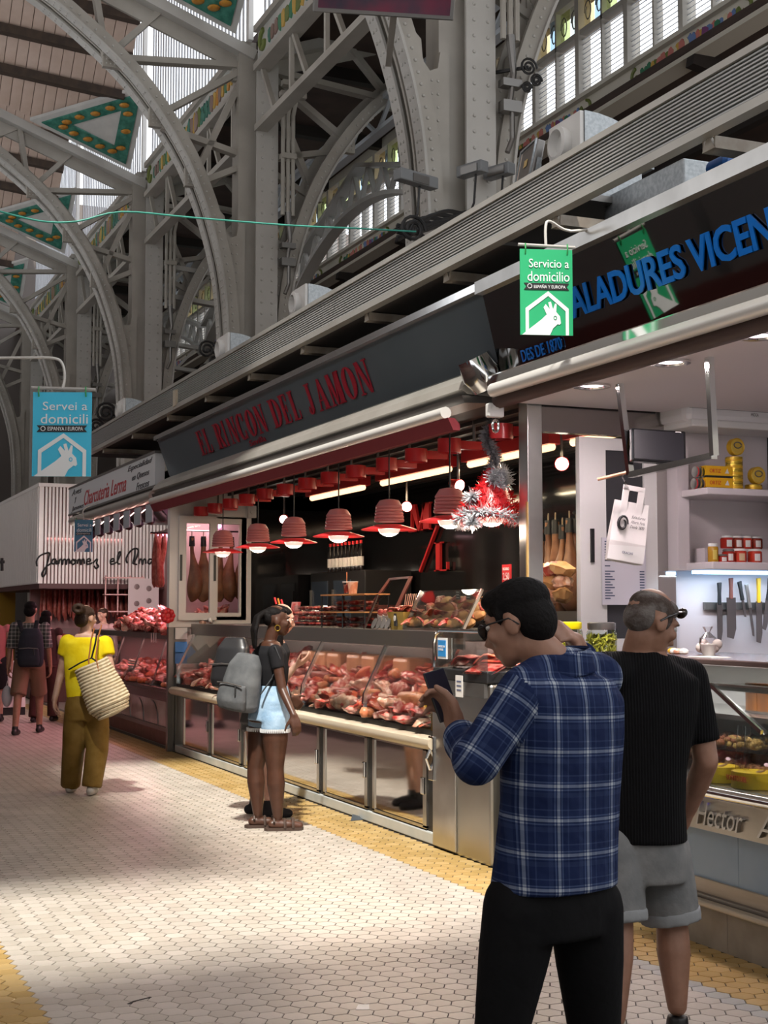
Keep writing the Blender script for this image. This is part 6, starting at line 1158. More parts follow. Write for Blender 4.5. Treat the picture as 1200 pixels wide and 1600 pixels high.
def face_bits(parent, c, M, s=1, brow=None):
    q = lambda x, y, z: V(c) + M @ (V((x, y, z)) * s)
    for e in (-1, 1):
        ey = MB().ball(q(e * .031, .083, .008), (.0135 * s, .009 * s, .008 * s), 10, 6, M).build('eye', mat('eye_white', (.6, .57, .54), .3), parent, True)
        MB().ball(q(e * .031, .0905, .008), (.0055 * s, .003 * s, .006 * s), 8, 5, M).build('iris', mat('iris', (.02, .012, .01), .2), ey, True)
        if brow: MB().tube([q(e * .014, .094, .026), q(e * .032, .096, .032), q(e * .05, .082, .027)], [.003 * s, .0045 * s, .002 * s], 6).build('eyebrow', brow, parent, True)
def uv_planar(o, segs):           # per-polygon part choice: (origin, axis u, axis v, p, q, radius)
    me = o.data; ul = me.uv_layers.new(name='UVMap')
    for p in me.polygons:
        c = p.center; best = None
        for sg in segs:
            a, b = sg[3], sg[4]; ab = b - a; t = max(0, min(1, (c - a).dot(ab) / ab.length_squared)); d = (c - a - ab * t).length / sg[5]
            if best is None or d < best[0]: best = (d, sg)
        og, u, v = best[1][:3]
        for li in p.loop_indices:
            w_ = me.vertices[me.loops[li].vertex_index].co - og; ul.data[li].uv = (w_.dot(u), w_.dot(v))
def plaid(name, base, mid, light, per, stops, rough=.8):
    m = bpy.data.materials.new(name); m.use_nodes = True; N = m.node_tree.nodes; L = m.node_tree.links; b = N['Principled BSDF']; b.inputs['Roughness'].default_value = rough; b.inputs['Specular IOR Level'].default_value = .15
    uv = N.new('ShaderNodeUVMap'); sp = N.new('ShaderNodeSeparateXYZ'); L.new(uv.outputs[0], sp.inputs[0]); outs = []
    for ch in (0, 1):
        dv = N.new('ShaderNodeMath'); dv.operation = 'MULTIPLY'; dv.inputs[1].default_value = 1 / per; L.new(sp.outputs[ch], dv.inputs[0])
        fr = N.new('ShaderNodeMath'); fr.operation = 'FRACT'; L.new(dv.outputs[0], fr.inputs[0]); rp = N.new('ShaderNodeValToRGB'); rp.color_ramp.interpolation = 'CONSTANT'; el = rp.color_ramp.elements
        while len(el) > 1: el.remove(el[-1])
        el[0].position = 0; el[0].color = (stops[0][1],) * 3 + (1,)
        for ps, v in stops[1:]: e = el.new(ps); e.color = (v, v, v, 1)
        L.new(fr.outputs[0], rp.inputs[0]); outs.append(rp)
    ad = N.new('ShaderNodeMath'); ad.operation = 'ADD'; L.new(outs[0].outputs[0], ad.inputs[0]); L.new(outs[1].outputs[0], ad.inputs[1]); hf = N.new('ShaderNodeMath'); hf.operation = 'MULTIPLY'; hf.inputs[1].default_value = .5; L.new(ad.outputs[0], hf.inputs[0])
    r2 = N.new('ShaderNodeValToRGB'); r2.color_ramp.elements[0].color = (*base, 1); r2.color_ramp.elements[1].color = (*light, 1); e = r2.color_ramp.elements.new(.35); e.color = (*mid, 1); L.new(hf.outputs[0], r2.inputs[0]); L.new(r2.outputs[0], b.inputs['Base Color'])
    tc = N.new('ShaderNodeTexCoord'); n = N.new('ShaderNodeTexNoise'); n.inputs['Scale'].default_value = 14; L.new(tc.outputs['Object'], n.inputs[0]); bp = N.new('ShaderNodeBump'); bp.inputs['Strength'].default_value = .55; bp.inputs['Distance'].default_value = .03; L.new(n.outputs[0], bp.inputs['Height']); L.new(bp.outputs[0], b.inputs['Normal'])
    return m
def cloth(name, c, bump=.5, bs=14, var=None, rough=.85): return mat(name, c, rough, var=var, vs=10, bump=bump, bs=bs, spec=.15)
skinA = mat('skin_tan', (.36, .19, .125), .5, var=(.3, .15, .1), vs=20, sss=.08); skinB = mat('skin_light', (.52, .32, .24), .5, var=(.46, .26, .19), vs=20, sss=.08); skinC = mat('skin_deep', (.055, .023, .014), .4, var=(.072, .031, .019), vs=12, sss=.04, spec=.35); skinD = mat('skin_brown', (.34, .175, .115), .5, var=(.28, .14, .09), vs=20, sss=.08)
hairblk = mat('hair_black', (.007, .006, .006), .65, bump=.5, bs=70, spec=.1); hairbrn = mat('hair_brown', (.035, .018, .011), .55, bump=.5, bs=70, spec=.25); hairgry = mat('hair_grey', (.07, .05, .042), .7, var=(.2, .18, .17), vs=16, bump=.6, bs=90, spec=.2)
def person_root(lab, x, D, grp=None):
    p = at(x, 1200, D=D); p.z = 0; o = thing('person', lab, 'person', p, -PS, grp)
    def K(px_, py_, d=D): w_ = at(px_, py_, D=d) - p; return V((w_.dot(_r), w_.dot(_fh), w_.z))
    return o, K
def shoe(mb, a, toe, L=.26, w=.045, h=.07):
    a = V(a); t = V(toe); t.z = 0; t.normalize(); g = V((a.x, a.y, 0)); limb(mb, [g - t * .05 + V((0, 0, .042)), g + t * .08 + V((0, 0, .04)), g + t * (L - .09) + V((0, 0, .03))], [w * .85, w, w * .75], 12); mb.tube([g + V((0, 0, .03)), g + V((0, 0, h + .05))], [w, w * .9], 12)
def feet_geo(mb, a, toe):
    a = V(a); t = V(toe); t.z = 0; t.normalize(); g = V((a.x, a.y, 0)); limb(mb, [g - t * .04 + V((0, 0, .045)), g + t * .08 + V((0, 0, .04)), g + t * .16 + V((0, 0, .03))], [.034, .036, .03], 10)
# ---------------------------------------------------------------- man in the plaid shirt
o, K = person_root('man in a blue plaid shirt and black trousers holding up a phone', 868, 4.0)
TH_ = math.radians(38); fdir = V((-math.sin(TH_), math.cos(TH_), 0)); rdir = V((math.cos(TH_), math.sin(TH_), 0))
hc = K(812, 972, 4.0); HM = hframe((-.84, .46, -.30)); nb = K(868, 1035, 4.0)
shL, shR = K(818, 1078, 3.88), K(938, 1058, 4.13); elL, wrL = K(744, 1190, 3.83), K(718, 1143, 4.02); elR, wrR = K(920, 1062, 4.36), K(898, 1003, 4.2)
hipL, hipR = K(818, 1400, 3.94), K(914, 1400, 4.06); knL, knR = K(785, 1600, 3.95), K(928, 1600, 4.12); anL, anR = K(766, 1795, 3.9), K(948, 1795, 4.22)
body = MB(); head_geo(body, hc, HM, 1.0); limb(body, [hc + V((.035, -.01, -.06)), nb + V((-.01, 0, 0)), nb + V((.01, 0, -.06))], [.058, .06, .07], 16)
rings(body, [(nb + V((0, 0, -.02)), .09, .07, TH_), (K(880, 1090), .17, .1, TH_), (K(876, 1250), .15, .1, TH_), (K(866, 1400), .16, .11, TH_)])
for P, R in (([shL, elL, wrL], [.05, .042, .03]), ([shR, elR, wrR], [.05, .04, .03]), ([hipL, knL, anL], [.085, .055, .04]), ([hipR, knR, anR], [.085, .055, .04])): limb(body, P, R)
hd = (K(699, 1104, 4.08) - wrL); hand(body, wrL, hd, (-.55, .1, .25), 1, .85, 1.12, .8); hand(body, wrR, K(876, 980, 4.1) - wrR, (-.5, .3, -.6), 1, .9, 1.05)
for a in (anL, anR): feet_geo(body, a, fdir)
blob('body', body, .0065, skinD, o, 3)
mb = MB(); q = lambda x, y, z: hc + HM @ V((x, y, z))
for p, r in (((0, -.012, .055), (.08, .098, .07)), ((0, -.05, .0), (.074, .06, .08)), ((0, .045, .078), (.062, .05, .035)), ((0, -.02, .02), (.0795, .06, .06))): mb.ball(q(*p), r, 18, 10, HM)
for e in (-1, 1): mb.ball(q(e * .07, .03, .028), (.009, .012, .03), 10, 6, HM)
blob('hair', mb, .006, hairblk, o, 2); face_bits(o, hc, HM, 1.0, hairblk)
gl = MB()
for e in (-1, 1):
    gl.tube([q(e * .034 + .026 * math.cos(t), .104, .002 + .02 * math.sin(t)) for t in [i * PI / 8 for i in range(17)]], .0025, 6); gl.tube([q(e * .06, .102, .01), q(e * .078, .06, .012), q(e * .082, -.005, .01), q(e * .08, -.03, -.015)], .0025, 6)
gl.tube([q(-.008, .106, .004), q(.008, .106, .004)], .0025, 6); g_ = gl.build('glasses', black, o, True)
for e in (-1, 1): MB().lathe([(.025, 0), (.012, .001)], n=16, M=Matrix.Translation(q(e * .034, .104, .002)) @ HM.to_4x4() @ Matrix.Rotation(-PI / 2, 4, 'X')).build('lens', mat('lens_dark', (.06, .05, .045), .1), g_)
sh = MB(); rings(sh, [(nb + V((.01, 0, .005)), .075, .07, TH_), (nb + V((.01, 0, -.035)), .1, .085, TH_), (K(880, 1062), .165, .1, TH_), (K(881, 1095), .2, .122, TH_), (K(879, 1150), .2, .13, TH_), (K(876, 1250), .188, .128, TH_), (K(870, 1330), .19, .135, TH_), (K(866, 1385), .195, .142, TH_)])
limb(sh, [shL, elL, elL.lerp(wrL, .78)], [.068, .066, .052], 16, (1, 0)); limb(sh, [shR, elR, elR.lerp(wrR, .7)], [.068, .06, .05], 16, (1, 0))
limb(sh, [K(818, 1066, 3.9), K(870, 1040, 4.0), K(935, 1048, 4.13)], [.05, .06, .055], 14)
pl = plaid('navy_plaid', (.008, .016, .06), (.05, .075, .16), (.46, .5, .55), .092, [(0, .0), (.1, .12), (.24, 0), (.3, .55), (.34, .05), (.39, .9), (.48, .1), (.52, .5), (.56, 0), (.72, .22), (.76, 0)])
so = blob('shirt', sh, .009, pl, o, 5)
ax1 = (elL - shL).normalized(); ax2 = (wrL - elL).normalized(); cv = V((0, -1, 0))
uv_planar(so, [(nb, V((math.cos(.25), math.sin(.25), 0)), V((.04, 0, 1)), K(880, 1080), K(868, 1390), .17), (shL, ax1.cross(cv).normalized(), ax1, shL.lerp(elL, .2), elL, .065), (elL, ax2.cross(cv).normalized(), ax2, elL, wrL, .06), (shR, V((1, 0, 0)), V((0, 0, 1)), shR.lerp(elR, .3), elR, .065)])
cf = MB(); cb_ = elL.lerp(wrL, .6); cf.tube([cb_, elL.lerp(wrL, .86)], [.056, .05], 18); limb(cf, [cb_ + V((-.005, 0, -.005)), cb_ + V((-.01, .01, .01))], [.056, .056], 14); co = blob('cuff', cf, .008, pl, o, 3); uv_planar(co, [(elL, ax2.cross(cv).normalized(), ax2, elL, wrL, .06)])
cl_ = MB(); cl_.loft([[nb + V((.018, 0, z + .03 * math.cos(t) * .5)) + rdir * (r * math.cos(t)) + fdir * (r * .95 * math.sin(t)) for t in [i * PI / 12 for i in range(24)]] for r, z in ((.1, -.035), (.084, .035), (.076, .035), (.086, -.03))]); c2 = blob('collar', cl_, .006, pl, o, 2); uv_planar(c2, [(nb, V((1, .2, 0)).normalized(), V((.1, 0, 1)), nb, nb + V((0, 0, .1)), .1)])
tr = MB(); rings(tr, [(K(868, 1340), .17, .115, TH_), (K(866, 1400), .18, .125, TH_), (K(866, 1460), .165, .12, TH_)])
for h, k, a in ((hipL, knL, anL), (hipR, knR, anR)): limb(tr, [h.lerp(k, .08), h.lerp(k, .5), k, a.lerp(k, .1)], [.108, .098, .078, .075], 18, (1, 0))
to = blob('trousers', tr, .01, cloth('black_denim', (.006, .006, .007), .5, 20), o, 5)
sb = MB(); [shoe(sb, a, fdir) for a in (anL, anR)]; blob('shoes', sb, .01, black, o, 3)
# the phone he holds: a thing of its own
pc = K(690, 1086, 4.1); wpc = wmat(o) if False else None
up = V((-.33, .12, .94)).normalized(); nn = V((.45, -.78, .2)); nn = (nn - up * nn.dot(up)).normalized(); rr = up.cross(nn).normalized()
ph = thing('phone', 'black smartphone in the hand of the man in plaid', 'phone', o.location + Matrix.Rotation(-PS, 3, 'Z') @ pc); ph.rotation_euler = (Matrix.Rotation(-PS, 3, 'Z') @ Matrix((rr, up, nn)).transposed()).to_euler()
MB().box((-.037, -.075, -.004), (.037, .075, .004)).build('case', black, ph, bevel=.003); MB().box((-.034, -.072, .004), (.034, .072, .0045)).build('display', mat('phone_glass', (.02, .02, .035), .12), ph)
# ---------------------------------------------------------------- man in the black t-shirt
o, K = person_root('man in a black ribbed t-shirt and grey denim shorts, sunglasses on his head', 1000, 5.3)
TB = math.radians(-12); hc = K(1017, 972, 5.27); HM = hframe((.80, .42, -.42)); nb = K(1000, 1018, 5.3); q = lambda x, y, z: hc + HM @ (V((x, y, z)) * 1.04)
shL, shR = K(925, 1050, 5.22), K(1083, 1060, 5.36); elR, wrR = K(1103, 1190, 5.32), K(1074, 1268, 5.46); elL, wrL = K(905, 1180, 5.3), K(920, 1270, 5.45)
hipL, hipR = K(955, 1330, 5.25), K(1032, 1330, 5.36); knL, knR = K(965, 1445, 5.22), K(1050, 1445, 5.36); anL, anR = K(962, 1590, 5.1), K(1058, 1572, 5.28); fb = V((.2, .98, 0))
body = MB(); head_geo(body, hc, HM, 1.04); limb(body, [hc + V((-.03, 0, -.05)), nb, nb + V((0, 0, -.05))], [.062, .068, .075], 16)
rings(body, [(nb + V((0, 0, -.01)), .1, .075, TB), (K(1003, 1080), .17, .1, TB), (K(995, 1200), .15, .11, TB), (K(994, 1320), .16, .11, TB)])
for P, R in (([shL, elL, wrL], [.05, .042, .03]), ([shR, elR, elR.lerp(wrR, .4), wrR], [.05, .047, .045, .031]), ([hipL, knL, knL.lerp(anL, .35), anL], [.09, .058, .06, .036]), ([hipR, knR, knR.lerp(anR, .35), anR], [.09, .06, .063, .037])): limb(body, P, R)
hand(body, wrR, (-.5, .1, -.8), (-.3, .9, 0), -1, .6); hand(body, wrL, (.4, .2, -.8), (.3, .9, 0), 1, .6)
for a in (anL, anR): feet_geo(body, a, fb)
blob('body', body, .007, skinD, o, 3)
mb = MB()
for p, r in (((0, -.014, .046), (.077, .093, .062)), ((0, -.055, .0), (.071, .052, .062)), ((0, .03, .066), (.064, .056, .038))): mb.ball(q(*p), tuple(x * 1.04 for x in r), 18, 10, HM)
for e in (-1, 1): mb.ball(q(e * .068, .02, .02), (.012, .018, .045), 10, 6, HM)
blob('hair', mb, .007, hairgry, o, 2); face_bits(o, hc, HM, 1.04, hairgry)
gl = MB()
for e in (-1, 1): gl.ball(q(e * .036, .088, .075), (.03, .012, .022), 14, 8, HM); gl.tube([q(e * .064, .082, .078), q(e * .083, .04, .055), q(e * .084, .0, .02), q(e * .08, -.022, -.005)], .0042, 8)
gl.tube([q(-.01, .096, .078), q(.01, .096, .078)], .005, 6); gl.build('sunglasses', mat('tortoise', (.02, .012, .008), .15), o, True)
rib = mat('ribbed_black', (.006, .006, .007), .85, spec=.15)
if True:
    nt = rib.node_tree; wv = nt.nodes.new('ShaderNodeTexWave'); wv.inputs['Scale'].default_value = 30; tc = nt.nodes.new('ShaderNodeTexCoord'); nt.links.new(tc.outputs['Object'], wv.inputs[0]); bp = nt.nodes.new('ShaderNodeBump'); bp.inputs['Strength'].default_value = .5; bp.inputs['Distance'].default_value = .01; nt.links.new(wv.outputs['Fac'], bp.inputs['Height']); nt.links.new(bp.outputs[0], nt.nodes['Principled BSDF'].inputs['Normal'])
sh = MB(); rings(sh, [(nb + V((0, 0, .0)), .085, .075, TB), (nb + V((0, 0, -.035)), .125, .09, TB), (K(1004, 1062), .21, .11, TB), (K(1003, 1110), .205, .135, TB), (K(997, 1200), .178, .14, TB), (K(992, 1260), .185, .145, TB), (K(993, 1312), .19, .145, TB)])
limb(sh, [shR + V((-.02, 0, .0)), shR.lerp(elR, .78)], [.078, .066], 16, (1, 0)); limb(sh, [shL, shL.lerp(elL, .75)], [.078, .066], 16, (1, 0))
limb(sh, [K(1018, 1052), shR + V((-.03, 0, -.005))], [.085, .082], 16); limb(sh, [K(985, 1052), shL + V((.03, 0, -.005))], [.085, .082], 16)
blob('t_shirt', sh, .009, rib, o, 5)
dn = cloth('grey_denim', (.25, .25, .25), .6, 18, (.18, .185, .19)); st = MB(); rings(st, [(K(993, 1290), .17, .125, TB), (K(994, 1335), .187, .132, TB), (K(995, 1375), .18, .128, TB)])
for h, k in ((hipL, knL), (hipR, knR)): limb(st, [h.lerp(k, -.05), h.lerp(k, .5), h.lerp(k, .93)], [.112, .112, .108], 20, (1, 0))
so = blob('shorts', st, .01, dn, o, 4); cu = MB()
for h, k in ((hipL, knL), (hipR, knR)): cu.tube([h.lerp(k, .78), h.lerp(k, .95)], [.114, .114], 22)
blob('turned_up_hem', cu, .009, cloth('hem_denim', (.30, .31, .32), .4, 18), so, 2)
sb = MB(); [shoe(sb, a, fb) for a in (anL, anR)]; blob('shoes', sb, .01, black, o, 3)
# ---------------------------------------------------------------- woman with the grey backpack
def pack_obj(lab, root, K, c, D, w, h, d, m, yaw, strap=None):
    p = root.location + Matrix.Rotation(-PS, 3, 'Z') @ K(*c, D); b = thing('backpack', lab, 'backpack', p, yaw - PS)
    mb = MB(); rings(mb, [(V((0, 0, -h / 2)), w * .42, d * .42, 0), (V((0, 0, -h * .4)), w * .5, d * .5, 0), (V((0, 0, 0)), w * .5, d * .5, 0), (V((0, .02, h * .3)), w * .44, d * .4, 0), (V((0, .04, h / 2)), w * .28, d * .25, 0)]); blob('main_bag', mb, .012, m, b, 5)
    mb = MB(); rings(mb, [(V((0, -d * .45, -h * .46)), w * .38, d * .25, 0), (V((0, -d * .5, -h * .3)), w * .42, d * .3, 0), (V((0, -d * .48, -h * .02)), w * .38, d * .2, 0)]); pk_ = blob('front_pocket', mb, .012, m, b, 4)
    MB().tube([(-w * .36, -d * .7, -h * .02), (0, -d * .74, .0), (w * .36, -d * .7, -h * .02)], .006, 6).build('zip', darksteel, pk_)
    MB().tube([(w * .2, -d * .72, -h * .02), (w * .24, -d * .78, -h * .18)], .006, 6).build('zip_pull', black, pk_); return b
o, K = person_root('woman in a black crop top and pale denim shorts wearing a grey backpack', 420, 10.5)
TB = math.radians(-50); hc = K(432, 970, 10.5); HM = hframe((.93, .2, -.05)); nb = K(422, 1003, 10.5); q = lambda x, y, z: hc + HM @ (V((x, y, z)) * .96)
shN, shF = K(430, 1018, 10.36), K(415, 1016, 10.68); elN, wrN = K(441, 1078, 10.32), K(459, 1118, 10.2); elF, wrF = K(440, 1070, 10.78), K(455, 1090, 10.62)
hpL, hpR = K(411, 1122, 10.62), K(430, 1124, 10.42); knL, knR = K(399, 1200, 10.6), K(430, 1202, 10.42); anL, anR = K(403, 1272, 10.58), K(434, 1276, 10.44); fb = V((.93, .15, 0))
body = MB(); head_geo(body, hc, HM, .96); limb(body, [hc + V((-.02, 0, -.05)), nb + V((0, 0, .01)), nb + V((0, 0, -.04))], [.046, .048, .055], 14)
rings(body, [(nb, .08, .06, TB), (K(421, 1020), .15, .085, TB), (K(423, 1045), .14, .1, TB), (K(424, 1078), .12, .085, TB), (K(422, 1100), .16, .12, TB), (K(421, 1128), .17, .13, TB)])
for P, R in (([shN, elN, wrN], [.042, .036, .024]), ([shF, elF, wrF], [.042, .036, .024]), ([hpL, hpL.lerp(knL, .4), knL, knL.lerp(anL, .3), anL], [.1, .095, .062, .068, .036]), ([hpR, hpR.lerp(knR, .4), knR, knR.lerp(anR, .3), anR], [.1, .095, .062, .068, .036])): limb(body, P, R)
hand(body, wrN, K(464, 1140, 10.18) - wrN, (-.3, .9, 0), -1, .5, .95); hand(body, wrF, (.5, .3, -.5), (-.3, .9, 0), 1, .6, .95)
for a in (anL, anR): feet_geo(body, a, fb)
blob('body', body, .008, skinC, o, 3); face_bits(o, hc, HM, .96, hairblk)
mb = MB()
for p, r in (((0, -.02, .055), (.074, .085, .058)), ((0, -.06, .02), (.07, .05, .065)), ((0, .04, .075), (.05, .04, .028))): mb.ball(q(*p), tuple(x * .96 for x in r), 16, 9, HM)
for k in range(9):
    a = (k - 4) * .012; limb(mb, [q(a * .6, -.1, .06), q(a * 1.6, -.15, .02), q(a * 2.2, -.17, -.08), q(a * 2, -.16, -.2 - .012 * (k % 3))], [.02, .02, .018, .008], 8)
blob('braids', mb, .009, hairblk, o, 2)
for e in (-1, 1): MB().tube([q(e * .08 + .0, .0 + .02 * math.cos(t), -.055 + .022 * math.sin(t)) for t in [i * PI / 6 for i in range(13)]], .002, 5).build('earring', ytin2, o)
MB().tube([nb + V((.05 * math.cos(t), .05 * math.sin(t), -.01 - .02 * math.cos(t - TB))) for t in [i * PI / 10 for i in range(21)]], .006, 6).build('necklace', mat('silver', (.6, .58, .5), .3, .8), o)
sh = MB(); rings(sh, [(nb + V((0, 0, -.025)), .1, .075, TB), (K(421, 1020), .165, .098, TB), (K(423, 1046), .155, .112, TB), (K(424, 1072), .135, .098, TB)])
limb(sh, [shN, shN.lerp(elN, .45)], [.055, .05], 14, (1, 0)); limb(sh, [shF, shF.lerp(elF, .4)], [.055, .05], 14, (1, 0)); blob('crop_top', sh, .01, cloth('black_jersey', (.012, .012, .014), .2), o, 4)
dn = cloth('pale_denim', (.22, .35, .5), .5, 30, (.34, .47, .6)); st = MB(); rings(st, [(K(424, 1070), .135, .1, TB), (K(423, 1095), .17, .128, TB), (K(421, 1125), .18, .14, TB)])
for h, k in ((hpL, knL), (hpR, knR)): limb(st, [h, h.lerp(k, .2)], [.105, .108], 18, (1, 0))
so = blob('denim_shorts', st, .01, dn, o, 4); fr_ = MB()
for h, k in ((hpL, knL), (hpR, knR)):
    cth = h.lerp(k, .21)
    for i in range(46):
        t = i * .1366; fr_.tube([cth + V((.105 * math.cos(t), .105 * math.sin(t), .01)), cth + V((.108 * math.cos(t), .108 * math.sin(t), -.018))], [.008, .003], 4)
fr_.build('frayed_hem', mat('frayed_white', (.7, .72, .74), .8), so)
sb = MB()
for a in (anL, anR):
    g = V((a.x, a.y, 0)); t = fb.normalized(); s_ = V((-t.y, t.x, 0)); sb.prism([(-.08, -.04), (.1, -.048), (.17, -.04), (.19, 0), (.17, .04), (.1, .048), (-.08, .04), (-.1, 0)], g, t, s_, (0, 0, .022))
    for f_ in (.05, .11): sb.tube([g + t * f_ + s_ * (.045 * math.cos(u)) + V((0, 0, .02 + .06 * math.sin(u))) for u in [i * PI / 8 for i in range(9)]], .011, 6)
    sb.tube([g - t * .03 + s_ * (.045 * math.cos(u)) + V((0, 0, .07 + .02 * math.sin(u))) for u in [i * PI / 4 for i in range(9)]], .008, 6)
sb.build('sandals', mat('sandal_leather', (.05, .03, .022), .5), o, True)
MB().tube([shN + V((0, -.05, .04)), shN + V((.04, -.04, -.05)), K(425, 1060, 10.36), K(407, 1085, 10.3)], .014, 8, sq=.4).build('strap', cloth('strap_grey', (.05, .055, .06)), o)
gb_ = pack_obj('mid grey backpack with a front pocket worn by the woman in denim shorts', o, K, (378, 1066), 10.42, .32, .42, .2, cloth('pack_grey', (.085, .09, .095), .7, 9, (.12, .125, .13)), math.radians(-35)); gb_.rotation_euler.y = .12
# ---------------------------------------------------------------- her companion
o, K = person_root('woman with long dark hair half hidden behind the woman with the grey backpack', 412, 11.25)
TB = math.radians(-50); hc = K(441, 966, 11.2); HM = hframe((.9, .1, -.25)); nb = K(430, 1000, 11.2); q = lambda x, y, z: hc + HM @ (V((x, y, z)) * .95); hpL, hpR = K(398, 1122, 11.3), K(412, 1122, 11.1); knL, knR = K(400, 1190, 11.25), K(416, 1190, 11.1); anL, anR = K(398, 1255, 11.25), K(420, 1252, 11.05); fb = V((.9, .3, 0)); elN, wrN = K(445, 1060, 11.0), K(462, 1040, 10.95); shN = K(430, 1015, 11.05)
body = MB(); head_geo(body, hc, HM, .95); limb(body, [hc + V((-.02, 0, -.05)), nb], [.046, .05], 14); rings(body, [(nb, .08, .06, TB), (K(428, 1018, 11.2), .15, .09, TB), (K(415, 1080, 11.2), .13, .09, TB), (K(405, 1122, 11.2), .16, .12, TB)])
for P, R in (([shN, elN, wrN], [.042, .035, .024]), ([hpL, knL, anL], [.09, .055, .036]), ([hpR, knR, anR], [.09, .055, .036])): limb(body, P, R)
hand(body, wrN, (.7, -.1, .4), (0, .3, 1), 1, .35, .95); [feet_geo(body, a, fb) for a in (anL, anR)]; blob('body', body, .009, skinB, o, 3); face_bits(o, hc, HM, .95, hairblk)
mb = MB()
for p, r in (((0, -.015, .05), (.08, .09, .062)), ((0, -.06, -.02), (.08, .05, .1))): mb.ball(q(*p), tuple(x * .95 for x in r), 16, 9, HM)
for e in (-1, 1): limb(mb, [q(e * .07, -.02, .03), q(e * .085, .0, -.1), q(e * .08, .03, -.22), q(e * .07, .04, -.36)], [.03, .035, .035, .015], 10)
hb = blob('long_hair', mb, .01, hairblk, o, 2)
for k in range(3): MB().tube([q(-.02 + .02 * k, -.02 - .03 * k, .1), q(-.02 + .02 * k, -.05 - .03 * k, .15)], .008, 6).build('hair_clip', (redlac, orangem, redlac)[k], hb)
sh = MB(); rings(sh, [(nb + V((0, 0, -.02)), .1, .075, TB), (K(428, 1018, 11.2), .165, .1, TB), (K(415, 1080, 11.2), .145, .105, TB), (K(408, 1108, 11.2), .16, .12, TB)]); limb(sh, [shN, shN.lerp(elN, .5)], [.055, .05], 14, (1, 0)); blob('black_top', sh, .011, cloth('black_cotton', (.014, .014, .016), .2), o, 4)
st = MB(); rings(st, [(K(408, 1105, 11.2), .16, .12, TB), (K(405, 1130, 11.2), .175, .135, TB)]); [limb(st, [h, h.lerp(k, .3)], [.105, .11], 16, (1, 0)) for h, k in ((hpL, knL), (hpR, knR))]; blob('shorts', st, .011, cloth('charcoal_denim', (.10, .10, .105), .4, 25), o, 4)
sb = MB(); [shoe(sb, a, fb, .25, .045, .09) for a in (anL, anR)]; blob('ankle_boots', sb, .01, cloth('boot_black', (.02, .02, .022)), o, 3)
b2_ = pack_obj('glossy black backpack beside the grey one', o, K, (362, 1036), 11.0, .34, .4, .16, mat('pack_black', (.02, .02, .022), .35), math.radians(-35))
# ---------------------------------------------------------------- woman in yellow
o, K = person_root('woman in a yellow t-shirt and wide olive trousers walking away', 133, 12.5)
hc = K(134, 966, 12.5); HM = hframe((.45, .88, -.1)); nb = K(135, 990, 12.5); q = lambda x, y, z: hc + HM @ (V((x, y, z)) * .98); TB = math.radians(4)
shL, shR = K(106, 1004, 12.5), K(164, 1006, 12.5); elL, wrL = K(95, 1053, 12.52), K(85, 1094, 12.4); elR, wrR = K(174, 1050, 12.45), K(166, 1068, 12.7); hpL, hpR = K(121, 1105, 12.5), K(150, 1105, 12.5); knL, knR = K(115, 1170, 12.5), K(152, 1170, 12.45); anL, anR = K(110, 1228, 12.6), K(143, 1230, 12.4); fb = V((.0, 1, 0))
body = MB(); head_geo(body, hc, HM, .98); limb(body, [hc + V((0, 0, -.06)), nb + V((0, 0, -.02))], [.05, .055], 14); rings(body, [(nb, .09, .065, TB), (K(135, 1012), .17, .09, TB), (K(135, 1060), .14, .095, TB), (K(135, 1105), .165, .12, TB)])
for P, R in (([shL, elL, wrL], [.046, .038, .026]), ([shR, elR, wrR], [.046, .038, .026]), ([hpL, knL, anL], [.09, .055, .04]), ([hpR, knR, anR], [.09, .055, .04])): limb(body, P, R)
hand(body, wrL, K(85, 1112, 12.35) - wrL, (.9, 0, 0), -1, .45, .98); hand(body, wrR, (-.3, .8, .1), (0, 0, -1), 1, .6); [feet_geo(body, a, fb) for a in (anL, anR)]; blob('body', body, .009, skinB, o, 3)
mb = MB()
for p, r in (((0, -.016, .045), (.081, .098, .07)), ((0, -.06, -.02), (.075, .05, .07))): mb.ball(q(*p), tuple(x * .98 for x in r), 16, 9, HM)
mb.ball(K(123, 951, 12.4), (.062, .05, .05), 14, 8); mb.tube([K(123, 951, 12.36) + V((.035 * math.cos(t), -.02, .03 * math.sin(t))) for t in [i * .5 for i in range(13)]], .018, 8); blob('hair_bun', mb, .009, hairbrn, o, 2); face_bits(o, hc, HM, .98)
yel = cloth('yellow_jersey', (.66, .50, .005), .6, 16, (.74, .6, .02)); sh = MB(); rings(sh, [(nb + V((0, 0, -.03)), .13, .08, TB), (K(135, 1004), .2, .1, TB), (K(135, 1040), .195, .115, TB), (K(136, 1075), .185, .12, TB), (K(135, 1091), .17, .12, TB)]); limb(sh, [shL, shL.lerp(elL, .42)], [.075, .07], 14, (1, 0)); limb(sh, [shR, shR.lerp(elR, .42)], [.075, .07], 14, (1, 0)); blob('t_shirt', sh, .011, yel, o, 4)
ol_ = cloth('olive_satin', (.16, .095, .02), .8, 9, (.21, .13, .035), .5); tr = MB(); rings(tr, [(K(135, 1080), .16, .115, TB), (K(135, 1105), .19, .135, TB), (K(135, 1125), .19, .13, TB)])
for h, k, a in ((hpL, knL, anL), (hpR, knR, anR)): limb(tr, [h, h.lerp(k, .6), k, a + V((0, 0, .0))], [.11, .11, .1, .088], 18, (1, 0))
blob('wide_trousers', tr, .012, ol_, o, 4); sb = MB(); [shoe(sb, a, fb, .25, .045) for a in (anL, anR)]; blob('white_shoes', sb, .011, cloth('shoe_pale', (.5, .48, .45)), o, 3)
